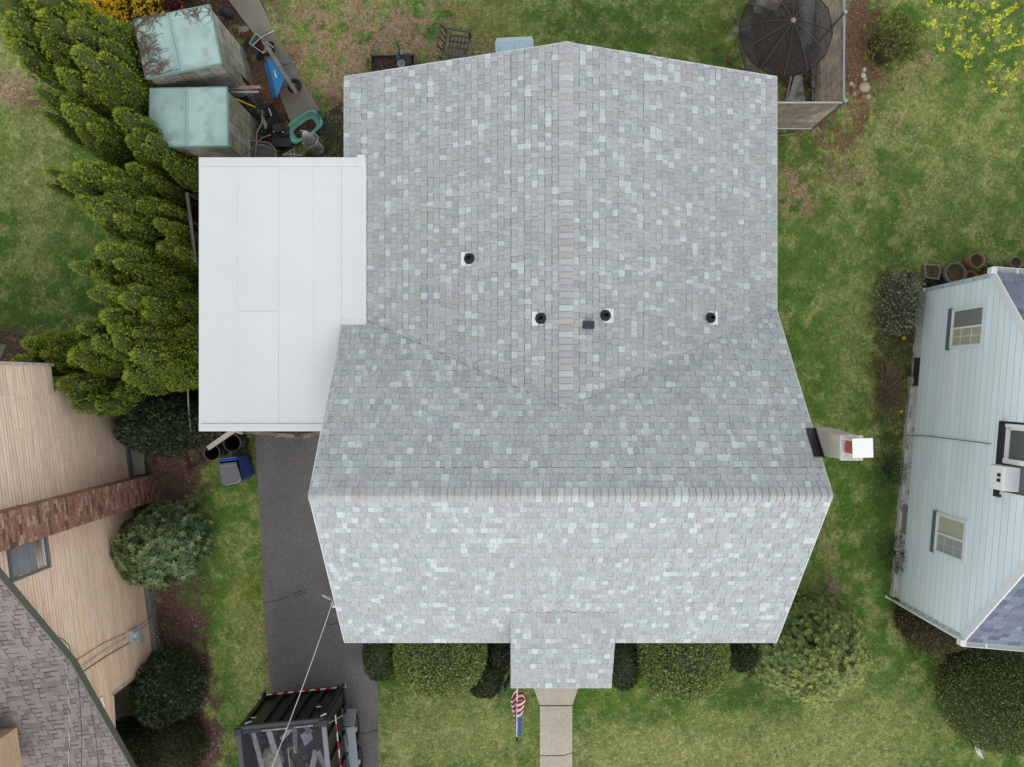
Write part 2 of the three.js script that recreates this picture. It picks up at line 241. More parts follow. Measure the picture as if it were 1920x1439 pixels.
{ // grass blades, fallen leaves and mulch: nobody could count them
  const tuft = (seed, flat) => { const m = new MB(), R = rng(seed); for (let i = 0; i < 7; i++) { const a = R.r(0, 6.283), l = R.r(0.022, 0.044), t = R.r(0.25, 0.8) + flat, w = R.r(0.0025, 0.0045), o = V3(R.r(-0.035, 0.035), 0, R.r(-0.035, 0.035)), d = V3(Math.cos(a), 0, Math.sin(a)), s = V3(-d.z, 0, d.x).multiplyScalar(w);
    const mid = o.clone().addScaledVector(d, l * 0.45 * Math.sin(t)).add(V3(0, l * 0.55 * Math.cos(t * 0.7), 0)), tip = o.clone().addScaledVector(d, l * Math.sin(t + 0.3)).add(V3(0, l * 0.85 * Math.max(0.12, Math.cos(t + 0.3)), 0)), k = [0.8 + 0.4 * R(), 0.8 + 0.4 * R(), 0.8];
    m.face([o.clone().sub(s), o.clone().add(s), mid.clone().add(s), mid.clone().sub(s)], k); m.face([mid.clone().sub(s), mid.clone().add(s), tip], k); } return m.geom(); };
  const R = rng(900), gm = mat({ roughness: 0.8 }), lists = [[], [], []], litter = [], bark = [], area = (GX1 - GX0) * (GZ1 - GZ0), N = 520000;
  const skip = (X, Y) => X < -12 || X > 1932 || Y < -12 || Y > 1451 || inPoly(X, Y, insidePx) || inPoly(X, Y, drivewayPx) || inPoly(X, Y, walkPx) || inPoly(X, Y, stripPx) || (X > 1760 && Y > 545 && Y < 1140) || (X < 190 && Y > 740) || (X > 480 && X < 720 && Y > 300 && Y < 812);
  for (let i = 0; i < N; i++) {
    const x = R.r(GX0, GX1), z = R.r(GZ0, GZ1), X = gx(x), Y = gz(z); if (skip(X, Y)) continue;
    const q = groundAt(X, Y), r = R();
    if (r < q.g * (0.82 - 0.25 * q.d)) { const dry = R() < q.d * 0.55 + 0.02, c = dry ? mixc(KIND.straw, C(168, 150, 108), R()) : mixc(q.c, R() < 0.3 ? C(158, 170, 92) : C(80, 122, 48), R.r(0, 0.5)); lists[dry ? 2 : i % 2].push([x, z, R.r(0, 6.28), R.r(0.7, 1.25), mul(c, R.r(1.0, 1.6))]); }
    else if (q.g < 0.5 && R() < 0.3) (R() < 0.5 ? litter : bark).push([x, z, R.r(0, 6.28), R.r(0.5, 1.3), q.c]);
    else if (R() < 0.016) litter.push([x, z, R.r(0, 6.28), R.r(0.5, 1), C(170, 140, 100)]);
  }
  const q4 = new THREE.Quaternion(), up = V3(0, 1, 0), m4 = new THREE.Matrix4(), col = new THREE.Color();
  const inst = (name, g, list, label, cat, y0, tilt) => { const o = new THREE.InstancedMesh(g, gm, list.length); list.forEach(([x, z, a, s, c], i) => { q4.setFromEuler(new THREE.Euler(tilt ? R.r(-tilt, tilt) : 0, a, tilt ? R.r(-tilt, tilt) : 0)); m4.compose(V3(x, y0, z), q4, V3(s, s, s)); o.setMatrixAt(i, m4); o.setColorAt(i, col.setRGB(clamp(c[0]), clamp(c[1]), clamp(c[2]))); }); o.name = numbered(name); o.castShadow = o.receiveShadow = true; scene.add(o); return tag(o, label, cat, null, 'stuff'); };
  inst('grass', tuft(11, 0), lists[0], 'short green blades of the lawns round the houses', 'grass', 0.002);
  inst('grass', tuft(23, 0.25), lists[1], 'leaning green blades mixed through the lawns', 'grass', 0.002);
  inst('dead_grass', tuft(37, 0.75), lists[2], 'straw coloured dead blades lying flat in the lawns', 'dead grass', 0.003);
  const lf = new MB(); lf.leaf(V3(-0.03, 0, 0), V3(1, 0, 0), V3(0, 0, 1), V3(0, 1, 0), 0.06, 0.035, [1, 1, 1]);
  for (const l of litter) { const c = l[4]; l[4] = mul(mixc(c, R.pick([C(150, 112, 78), C(120, 76, 54), C(176, 150, 118)]), R.r(0.3, 1)), R.r(0.7, 1.3)); }
  for (const l of bark) l[4] = mul(mixc(l[4], R.pick([C(100, 70, 58), C(70, 50, 42), C(140, 110, 92)]), R.r(0.2, 0.8)), R.r(0.7, 1.4));
  inst('leaf_litter', lf.geom(), litter, 'dry brown fallen leaves scattered on the bare beds', 'leaf litter', 0.014, 0.35);
  const bk = new MB(); bk.box(-0.03, -0.004, -0.007, 0.03, 0.004, 0.007);
  inst('bark_mulch', bk.geom(), bark, 'brown bark chips spread over the planting beds', 'mulch', 0.008, 0.4);
}
// ---------------------------------------------------------------- shingle fields
function clipPoly(p, q) { // convex clip of p by q (counter-clockwise)
  for (let i = 0; i < q.length && p.length; i++) {
    const a = q[i], b = q[(i + 1) % q.length], out = [], side = (c) => (b[0] - a[0]) * (c[1] - a[1]) - (b[1] - a[1]) * (c[0] - a[0]);
    for (let k = 0; k < p.length; k++) { const c = p[k], d = p[(k + 1) % p.length], sc = side(c), sd = side(d); if (sc >= 0) out.push(c); if ((sc > 0 && sd < 0) || (sc < 0 && sd > 0)) { const t = sc / (sc - sd); out.push([c[0] + (d[0] - c[0]) * t, c[1] + (d[1] - c[1]) * t]); } }
    p = out;
  }
  return p;
}
const area2 = (p) => { let a = 0; for (let i = 0; i < p.length; i++) { const q = p[(i + 1) % p.length]; a += p[i][0] * q[1] - p[i][1] * q[0]; } return Math.abs(a) / 2; };
function shingleTabs({ O, U, V, polys, exp, wid, pal, thick, seed, step = 0, band = 0, bandC }) { // O + u U + v V, v runs up the slope
  const N = U.clone().cross(V).normalize(); if (N.y < 0) N.negate();
  const R = rng(seed), tabs = []; let u0 = 1e9, u1 = -1e9, v0 = 1e9, v1 = -1e9;
  for (const p of polys) for (const [u, v] of p) { u0 = Math.min(u0, u); u1 = Math.max(u1, u); v0 = Math.min(v0, v); v1 = Math.max(v1, v); }
  for (let j = 0, v = v0 - step; v < v1; j++, v += exp) {
    let u = u0 - R() * wid[1], raised = R() < 0.5, last = null; const jit = R.r(-0.003, 0.003);
    while (u < u1) {
      const w = R.r(wid[0], wid[1]), col = last && last[1] < 0.62 && R() < 0.08 ? last : pal(R); last = col; raised = R() < 0.82 ? !raised : raised;
      const gp = 0.0004 + 0.0009 * R(), vt = v + exp + jit - (raised ? 0.0035 : 0.005), rect = [[u + gp, v + jit], [u + w - gp, v + jit], [u + w - gp, vt], [u + gp, vt]];
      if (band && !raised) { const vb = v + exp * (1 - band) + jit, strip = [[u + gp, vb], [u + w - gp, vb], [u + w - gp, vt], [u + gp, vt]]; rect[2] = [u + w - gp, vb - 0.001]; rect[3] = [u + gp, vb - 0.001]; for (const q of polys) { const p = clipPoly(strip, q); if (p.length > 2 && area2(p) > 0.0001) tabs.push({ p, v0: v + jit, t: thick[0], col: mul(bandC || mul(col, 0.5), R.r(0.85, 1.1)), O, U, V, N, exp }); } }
      for (const q of polys) { const p = clipPoly(rect, q); if (p.length > 2 && area2(p) > 0.0004) tabs.push({ p, v0: v + jit, t: raised ? thick[1] : thick[0] + R() * 0.002, col, O, U, V, N, exp }); }
      u += w;
    }
  }
  return tabs;
}
const tabPoint = (t, [u, v], z) => t.O.clone().addScaledVector(t.U, u).addScaledVector(t.V, v).addScaledVector(t.N, z);
function emitTab(m, t) {
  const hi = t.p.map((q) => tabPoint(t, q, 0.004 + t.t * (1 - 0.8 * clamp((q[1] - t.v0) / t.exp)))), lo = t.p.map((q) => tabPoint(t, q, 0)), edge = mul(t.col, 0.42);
  const flip = V3().crossVectors(hi[1].clone().sub(hi[0]), hi[2].clone().sub(hi[0])).dot(t.N) < 0;
  m.face(flip ? hi.slice().reverse() : hi, t.col);
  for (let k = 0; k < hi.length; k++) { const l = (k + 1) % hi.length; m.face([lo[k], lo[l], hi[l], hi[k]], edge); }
}
function tabSize(t) { const c = V3(); t.p.forEach((q) => c.add(tabPoint(t, q, 0))); c.multiplyScalar(1 / t.p.length); const X = c.x * FOCAL / (CAM_H - c.y), Y = c.z * FOCAL / (CAM_H - c.y); return Math.abs(X) > 962 || Math.abs(Y) > 722 ? 0 : area2(t.p) * (c.y < CAM_H ? V3(-c.x, CAM_H - c.y, -c.z).normalize().dot(t.N) : 0) / (c.distanceToSquared(camera.position)); }
function layShingles(list, thingGroup, singles, worldParent) { // list: [deck mesh, tabs]; the singles largest in view become parts, the rest one part
  const all = []; for (const [deck, tabs, inv] of list) for (const t of tabs) all.push([tabSize(t), t, deck, inv]);
  all.sort((a, b) => b[0] - a[0]); const rest = new MB();
  all.forEach(([, t, deck, inv], i) => { if (i < singles) { const m = new MB(); emitTab(m, t); m.build('shingle', MAT.shingle, deck); } else emitTab(rest, t); });
  const r = rest.build('shingles', MAT.shingle, thingGroup); stuff(r); return r;
}
// ---------------------------------------------------------------- the house in the middle
const RX0 = -3.71, RX1 = 5.86, RCX = 1.08, RIDGE_Z = 2.0475, RIDGE_H = 5.5, EAVE_H = 2.73, FRONT_Z = 5.74, BACK_Z = -1.646, REAR_Z = -6.79, REAR_H = 4.346, REAR_EAVE = 2.76;
const lightPal = (R) => { const r = R(), k = R.r(0.94, 1.06); let c = C(192, 198, 201);
  if (r < 0.105) c = C(216, 225, 227); else if (r < 0.20) c = C(191, 191, 190); else if (r < 0.35) c = C(184, 191, 196); else if (r < 0.55) c = C(200, 207, 208); else if (r < 0.68) c = C(195, 198, 198);
  return mul(c, 1.04 * k); };
{
  const house = thing('house', 'long house in the middle under pale grey patchwork shingle roofs with white flat extension', 'house', V3(RCX, 0, 0));
  const walls = new MB(), wc = C(214, 214, 208);                                      // walls under the eaves
  const gable = (x0, x1, z0, z1, zr, he, hr) => { const f = (x) => [V3(x, 0, z0), V3(x, 0, z1), V3(x, he, z1), V3(x, hr, zr), V3(x, he, z0)]; const a = f(x0), b = f(x1); walls.face(a.slice().reverse(), wc); walls.face(b, wc); for (let k = 0; k < 5; k++) { const l = (k + 1) % 5; if (k === 2 || k === 3) continue; walls.face([a[k], a[l], b[l], b[k]], wc); } };
  gable(RX0 + 0.32, RX1 - 0.14, -1.3, 5.42, RIDGE_Z, 2.62, RIDGE_H - 0.36);
  walls.box(RX0 + 0.4, 0, -6.5, RX1 - 0.4, 2.5, -1.3, wc);
  walls.face([V3(RX0 + 0.4, 2.5, -6.5), V3(RX1 - 0.4, 2.5, -6.5), V3(RCX, 4.1, -6.5)], wc);
  walls.build('wall', MAT.mottled, house);
  const deck = (name, top) => { const m = new MB(), lo = top.map((p) => p.clone().add(V3(0, -0.14, 0))), n = top.length; m.face(top, C(84, 87, 90)); m.face(lo.slice().reverse(), WHITE); for (let k = 0; k < n; k++) { const l = (k + 1) % n; m.face([top[k], lo[k], lo[l], top[l]], WHITE); } return m.build(name, MAT.plain, house); };
  const sF = V3(0, RIDGE_H - EAVE_H, RIDGE_Z - FRONT_Z).normalize(), sB = V3(0, RIDGE_H - EAVE_H, RIDGE_Z - BACK_Z).normalize(), LF = Math.hypot(RIDGE_H - EAVE_H, FRONT_Z - RIDGE_Z), LB = Math.hypot(RIDGE_H - EAVE_H, RIDGE_Z - BACK_Z);
  const wid = RX1 - RX0, apexV = LB * (0.5085 - BACK_Z) / (RIDGE_Z - BACK_Z), X = V3(1, 0, 0), Z = V3(0, 0, 1), ap = RCX - RX0;
  const front = deck('front_roof', [V3(RX0, EAVE_H, FRONT_Z), V3(RX1, EAVE_H, FRONT_Z), V3(RX1, RIDGE_H, RIDGE_Z), V3(RX0, RIDGE_H, RIDGE_Z)]);
  const back = deck('back_roof', [V3(RX1, EAVE_H, BACK_Z), V3(RX0, EAVE_H, BACK_Z), V3(RX0, RIDGE_H, RIDGE_Z), V3(RX1, RIDGE_H, RIDGE_Z)]);
  const pal = lightPal, tabs = [];
  const EXP = 0.1442, wr = [0.085, 0.165], th = [0.005, 0.018];
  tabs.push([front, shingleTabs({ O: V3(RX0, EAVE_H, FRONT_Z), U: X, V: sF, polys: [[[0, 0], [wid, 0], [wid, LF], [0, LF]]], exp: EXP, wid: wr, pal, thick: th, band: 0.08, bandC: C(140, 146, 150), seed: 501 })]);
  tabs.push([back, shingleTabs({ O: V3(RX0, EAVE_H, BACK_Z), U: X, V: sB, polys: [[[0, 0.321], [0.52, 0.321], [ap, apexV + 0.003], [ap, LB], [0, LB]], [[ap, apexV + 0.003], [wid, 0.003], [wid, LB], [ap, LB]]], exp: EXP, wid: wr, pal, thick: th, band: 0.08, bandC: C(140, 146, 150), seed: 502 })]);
  const LR = Math.hypot(RCX - RX0, REAR_H - REAR_EAVE), valleyEnd = -1.62, zl = 0.509 - REAR_Z, zv = valleyEnd - REAR_Z;
  for (const [name, xe, seed] of [['left_rear_roof', RX0, 503], ['right_rear_roof', RX1, 504]]) {
    const Vv = V3(RCX - xe, REAR_H - REAR_EAVE, 0).normalize(), L = Math.hypot(RCX - xe, REAR_H - REAR_EAVE);
    const top = [V3(xe, REAR_EAVE, REAR_Z), V3(xe, REAR_EAVE, valleyEnd), V3(RCX, REAR_H, 0.509), V3(RCX, REAR_H, REAR_Z)];
    const d = deck(name, xe < 0 ? top.slice().reverse().reverse() : top.slice().reverse());
    tabs.push([d, shingleTabs({ O: V3(xe, REAR_EAVE, REAR_Z), U: Z, V: Vv, polys: xe < 0 ? [[[0, 0], [1.85, 0], [1.85, L], [0, L]], [[1.85, 0.548], [-1.389 - REAR_Z - 0.007, 0.548], [zl - 0.007, L], [1.85, L]]] : [[[0, 0], [zv - 0.003, 0], [zl - 0.003, L], [0, L]]], exp: EXP, wid: wr, pal, thick: th, band: 0.08, bandC: C(140, 146, 150), seed })]);
  }
  // porch roof
  const pz0 = 4.83, pz1 = 6.83, ph0 = RIDGE_H - (pz0 - RIDGE_Z) * 0.75 + 0.008, ph1 = 2.53, px0 = -0.03, px1 = 2.235, sP = V3(0, ph0 - ph1, pz0 - pz1).normalize(), LP = Math.hypot(ph0 - ph1, pz1 - pz0);
  const porch = deck('porch_roof', [V3(px0, ph1, pz1), V3(px1, ph1, pz1), V3(px1, ph0, pz0), V3(px0, ph0, pz0)]);
  tabs.push([porch, shingleTabs({ O: V3(px0, ph1, pz1), U: X, V: sP, polys: [[[0, 0], [px1 - px0, 0], [px1 - px0, LP + 0.03], [0, LP + 0.03]]], exp: EXP, wid: wr, pal, thick: th, band: 0.08, bandC: C(140, 146, 150), seed: 505 })]);
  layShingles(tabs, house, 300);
  const posts = [[px0 + 0.15, 6.6], [px1 - 0.15, 6.6]]; for (const [x, z] of posts) { const m = new MB(); m.box(x - 0.06, 0, z - 0.06, x + 0.06, ph1 - 0.14, z + 0.06, WHITE); m.build('porch_post', MAT.smoothp, house); }
  { const m = new MB(); m.box(px0 + 0.1, 0, 5.42, px1 - 0.1, 0.18, 6.66, C(150, 145, 138)); m.build('porch_floor', MAT.concrete, house); }
  // drip edges: thin white metal along the eaves and rakes
  const drip = (a, b) => { const m = new MB(); m.bar(a, b, 0.018, 0.045, C(214, 218, 220)); m.build('drip_edge', MAT.smoothp, house); };
  const dy = -0.014, e = 0.007;
  drip(V3(RX0, EAVE_H + dy, FRONT_Z + e), V3(px0, EAVE_H + dy, FRONT_Z + e)); drip(V3(px1, EAVE_H + dy, FRONT_Z + e), V3(RX1, EAVE_H + dy, FRONT_Z + e)); drip(V3(px0, ph1 + dy, pz1 + e), V3(px1, ph1 + dy, pz1 + e));
  for (const [x, s] of [[RX0, -1], [RX1, 1]]) { drip(V3(x + s * e, EAVE_H + dy, FRONT_Z), V3(x + s * e, RIDGE_H + dy, RIDGE_Z)); drip(V3(x + s * e, RIDGE_H + dy, RIDGE_Z), V3(x + s * e, EAVE_H + dy, BACK_Z)); drip(V3(x + s * e, REAR_EAVE + dy, valleyEnd), V3(x + s * e, REAR_EAVE + dy, REAR_Z)); drip(V3(x, REAR_EAVE + dy, REAR_Z - e), V3(RCX, REAR_H + dy, REAR_Z - e)); }
  // ridge caps, each a folded shingle lapped over the next
  const R = rng(610), capPal = (R2) => { const r = R2(), k = R2.r(0.93, 1.07); return mul(r < 0.1 ? C(210, 217, 220) : r < 0.25 ? C(196, 194, 191) : r < 0.5 ? C(192, 197, 199) : C(198, 201, 202), 1.03 * k); };
  function cap(parent, p, along, downA, downB, len, half) { // p: point on the ridge at the butt end; along: direction towards the lapped end
    const m = new MB(), c = capPal(R), ed = mul(c, 0.6), NS = 8, w = 0.55;
    const prof = (z, s) => { const o = p.clone().addScaledVector(along, s), out = []; for (let k = 0; k <= NS; k++) { const q = k / NS * 2 - 1, a = Math.abs(q), d = q < 0 ? downA : downB, r = a < w ? a * a / (2 * w) + w / 2 : a, v = o.clone().addScaledVector(V3(d.x, 0, d.z), a * half); v.y += d.y * r * half + 0.034 * (1 - a) + 0.017 * a + z + 0.006; out.push(v); } return out; };
    const a = prof(0.013, 0), b = prof(0.0, len - 0.005), dn = V3(0, -0.02, 0);
    for (let k = 0; k < NS; k++) { m.face([a[k], a[k + 1], b[k + 1], b[k]], c); m.face([a[k], a[k].clone().add(dn), a[k + 1].clone().add(dn), a[k + 1]], ed); }
    for (const k of [0, NS]) m.face([a[k], b[k], b[k].clone().add(dn), a[k].clone().add(dn)], ed);
    return m.build('ridge_shingle', MAT.shingle, parent);
  }
  const ridgeA = new MB(); ridgeA.bar(V3(RX0, RIDGE_H - 0.03, RIDGE_Z), V3(RX1, RIDGE_H - 0.03, RIDGE_Z), 0.08, 0.05, C(112, 115, 118)); const rA = ridgeA.build('front_ridge', MAT.plain, house);
  const dF = V3(0, -0.6, 0.8), dB = V3(0, -0.6, -0.8);
  for (let x = RX0 - 0.015; x < RX1 - 0.05; x += 0.134) cap(rA, V3(x, RIDGE_H + 0.008, RIDGE_Z), X, dB, dF, Math.min(0.134, RX1 + 0.015 - x), 0.168);
  const ridgeB = new MB(); ridgeB.bar(V3(RCX, REAR_H - 0.03, REAR_Z), V3(RCX, REAR_H - 0.03, 0.5), 0.08, 0.05, C(112, 115, 118)); const rB = ridgeB.build('rear_ridge', MAT.plain, house);
  const dl = V3(-1, -0.333, 0).normalize(), dr = V3(1, -0.333, 0).normalize();
  for (let z = REAR_Z - 0.01; z < 0.40; z += 0.131) cap(rB, V3(RCX, REAR_H + 0.006, z), Z, dl, dr, 0.131, 0.152);
  // pipe vents
  const rearAt = (px, py) => { let D = 15; for (let i = 0; i < 30; i++) { const x = (px - CX) * D / FOCAL; D = CAM_H - (REAR_H - Math.abs(x - RCX) * 0.333); } return W(px, py, CAM_H - D); };
  for (const [px, py, s] of [[880, 485.5, -1], [1014, 597.5, -1], [1135, 592, 1], [1332, 596.5, 1]]) {
    const b = rearAt(px, py), sl = Math.atan(0.333), v = new MB(), q = V3(s, -0.333, 0).normalize();
    v.tube([b.clone(), b.clone().add(V3(0, 0.17, 0))], 0.036, 12, C(30, 31, 33), false); v.tube([b.clone().add(V3(0, 0.17, 0)), b.clone().add(V3(0, 0.1, 0))], 0.029, 12, C(18, 18, 20), false);
    const pipe = v.build('vent_pipe', MAT.smoothp, house);
    const f = new MB(), c0 = b.clone().addScaledVector(q, 0.075), zz = V3(0, 0, 1); f.bar(c0.clone().addScaledVector(q, -0.115).add(V3(0, 0.016, 0)), c0.clone().addScaledVector(q, 0.105).add(V3(0, 0.02, 0)), 0.285, 0.006, C(240, 242, 244)); f.build('flashing', MAT.smoothp, pipe);
    const k = new MB(); k.add(new THREE.LatheGeometry([[0.118, 0], [0.112, 0.03], [0.1, 0.045], [0.085, 0.05], [0.075, 0.075], [0.05, 0.1], [0.037, 0.115]].map(([x, y]) => new THREE.Vector2(x, y)), 24), M4(b.clone().add(V3(0, 0.012, 0)), 0, 0, -s * sl * 0.9), C(34, 36, 38)); k.build('collar', MAT.rubber, pipe);
  }
  { const b = rearAt(1103, 610), m = new MB(); m.add(new RoundedBoxGeometry(0.225, 0.1, 0.155, 2, 0.012), M4(b.clone().add(V3(0, 0.06, 0)), 0, 0, -0.32), C(52, 55, 66)); m.build('box_vent', MAT.smoothp, house); }
  // chimney at the right gable
  const ch = new MB(), cc = C(178, 170, 156), lo = [[5.885, 0.87], [6.27, 0.87], [6.27, 1.385], [5.885, 1.385]], up = [[5.885, 0.945], [6.23, 0.945], [6.23, 1.35], [5.885, 1.35]], q8 = (y, l) => l.map(([x, z]) => V3(x, y, z));
  ch.hex([...q8(0, lo), ...q8(4.75, lo)], cc); ch.hex([...q8(4.75, lo), ...q8(5.8, up)], cc);
  const chim = ch.build('chimney', MAT.mottled, house);
  const cr = new MB(); cr.add(new RoundedBoxGeometry(0.40, 0.07, 0.45, 2, 0.02), M4(V3(6.055, 5.82, 1.148)), C(236, 236, 234)); cr.build('crown', MAT.plain, chim);
  const fl = new MB(); fl.add(new RoundedBoxGeometry(0.24, 0.26, 0.215, 3, 0.05), M4(V3(6.04, 5.95, 1.13)), C(176, 92, 62)); fl.build('flue', MAT.plain, chim);
  const cp = new MB(); cp.add(new RoundedBoxGeometry(0.355, 0.025, 0.335, 2, 0.012), M4(V3(6.055, 6.235, 1.112), 0, 0.03, 0), C(250, 250, 250)); for (const [a, b] of [[-1, -1], [1, -1], [-1, 1], [1, 1]]) cp.bar(V3(6.055 + a * 0.13, 5.86, 1.112 + b * 0.12), V3(6.055 + a * 0.13, 6.23, 1.112 + b * 0.12), 0.012, 0.012, C(200, 200, 200)); cp.build('chimney_cap', MAT.smoothp, chim);
  const fb = new MB(), fy = (z) => RIDGE_H - (RIDGE_Z - z) * 0.75 + 0.035; for (let i = 0; i < 4; i++) { const za = 0.865 + i * 0.13, zb = za + 0.132; fb.hex([V3(5.725, fy(za) - 0.02, za), V3(5.89, fy(za) - 0.02, za), V3(5.89, fy(zb) - 0.02, zb), V3(5.725, fy(zb) - 0.02, zb), V3(5.725, fy(za), za), V3(5.89, fy(za), za), V3(5.89, fy(zb), zb), V3(5.725, fy(zb), zb)], C(24, 24, 27)); }
  fb.hex([V3(5.876, fy(0.86) - 0.02, 0.86), V3(5.9, fy(0.86) - 0.02, 0.86), V3(5.9, fy(1.39) - 0.02, 1.39), V3(5.876, fy(1.39) - 0.02, 1.39), V3(5.876, fy(0.86) + 0.1, 0.86), V3(5.9, fy(0.86) + 0.1, 0.86), V3(5.9, fy(1.39) + 0.1, 1.39), V3(5.876, fy(1.39) + 0.1, 1.39)], C(22, 22, 25));
  fb.build('flashing', MAT.smoothp, chim);
  // service drop bracket on the left rake
  { const m = new MB(), p = W(623, 1132, 3.5); m.tube([p.clone().add(V3(0.1, -0.12, 0)), p.clone().add(V3(-0.02, 0.02, 0))], 0.02, 8, C(190, 192, 194)); m.add(new THREE.SphereGeometry(0.035, 10, 8), M4(p.clone().add(V3(0.03, 0.0, 0.06))), C(220, 220, 220)); m.build('wire_bracket', MAT.smoothp, house); }
}
{ // the flat roofed extension on the left: sheets of white membrane
  const g = thing('garage', 'white flat-roofed extension left of the grey shingle roof', 'garage', V3(-5, 0, -2));
  const x0 = -6.85, x1 = -3.0, z0 = -4.945, z1 = 1.035, h = 2.916;
  const w = new MB(); w.box(x0 + 0.22, 0, z0 + 0.2, -3.4, h - 0.14, z1 - 0.18, C(205, 204, 198)); w.build('wall', MAT.mottled, g);
  const d = new MB(); d.box(x0, h - 0.14, z0, x1, h - 0.012, z1, C(226, 230, 234)); const roof = d.build('flat_roof', MAT.plain, g);
  const memb = mat({ map: tex(512, (u, v) => 0.975 + 0.05 * (fbm(u * 3, v * 3, 91, 5, 3) - 0.5) - 0.0 - (hash(Math.floor(u * 260), Math.floor(v * 260), 92) > 0.9988 ? 0.2 : 0), 3), roughness: 0.55 });
  const mc = C(236, 241, 244), xs = [x0 + 0.03, -6.02, -5.12, -4.35, -3.74, x1];
  for (let i = 0; i < 5; i++) { const a = xs[i] + (i ? 0.003 : 0), b = xs[i + 1]; const parts = i === 1 ? [[z0 + 0.182, -1.59], [-1.585, z1 - 0.165]] : [[z0 + 0.182, z1 - 0.165]]; parts.forEach(([za, zb], k) => { const m = new MB(), y = h + 0.004 + (i % 2) * 0.004 + k * 0.002; m.box(a, h - 0.02, za, b, y, zb, mc); m.build('membrane_sheet', memb, roof); }); }
  for (const [za, zb] of [[z0 - 0.012, z0 + 0.175], [z1 - 0.155, z1 + 0.012]]) { const m = new MB(); m.add(new RoundedBoxGeometry(x1 - x0 + 0.03, 0.16, zb - za, 2, 0.012), M4(V3((x0 + x1) / 2, h - 0.055, (za + zb) / 2)), C(236, 240, 243)); m.build('edge_trim', memb, roof); }
  { const m = new MB(); m.add(new RoundedBoxGeometry(0.05, 0.15, z1 - z0 + 0.02, 2, 0.012), M4(V3(x0 + 0.008, h - 0.06, (z0 + z1) / 2)), C(236, 240, 243)); m.build('edge_trim', memb, roof); }
  { const m = new MB(), s1 = (x) => REAR_H - (RCX - x) * 0.333 + 0.028, s2 = (z) => RIDGE_H - (RIDGE_Z - z) * 0.75 + 0.03; const q = (x, z, y) => V3(x, y, z), xa = -3.3, xb = -3.19; m.hex([q(xa, z0, s1(xa) - 0.03), q(xb, z0, s1(xb) - 0.03), q(xb, -1.3, s1(xb) - 0.03), q(xa, -1.3, s1(xa) - 0.03), q(xa, z0, s1(xa)), q(xb, z0, s1(xb)), q(xb, -1.3, s1(xb)), q(xa, -1.3, s1(xa))], C(236, 241, 244)); m.hex([q(-3.72, -1.45, s2(-1.45) - 0.03), q(-3.18, -1.45, s2(-1.45) - 0.03), q(-3.18, -1.28, s2(-1.28) - 0.03), q(-3.72, -1.28, s2(-1.28) - 0.03), q(-3.72, -1.45, s2(-1.45)), q(-3.18, -1.45, s2(-1.45)), q(-3.18, -1.28, s2(-1.28)), q(-3.72, -1.28, s2(-1.28))], C(236, 241, 244)); m.build('wall_flashing', memb, roof); }
  { const m = new MB(); m.add(new RoundedBoxGeometry(0.17, 0.06, 0.2, 2, 0.015), M4(V3(-3.29, 2.965, -4.9)), C(238, 240, 243)); m.build('corner_flashing', memb, roof); }
  { const m = new MB(), c = C(205, 201, 192); m.bar(W(606, 812, 2.2).setX(-6.2), V3(-6.2, 2.6, 1.05), 0.06, 0.06, c); const a = W(444, 803, 2.75), b = W(391, 840, 1.25); m.bar(a, b, 0.1, 0.075, c); m.build('downspout', MAT.smoothp, g); }
  { const m = new MB(); for (const [a, b] of [[[462, 811], [552, 818]], [[568, 818], [610, 811]]]) m.bar(W(...a, 0.25), W(...b, 0.25), 0.09, 0.06, C(170, 164, 154)); m.build('sill_board', MAT.weathered, g); }
}
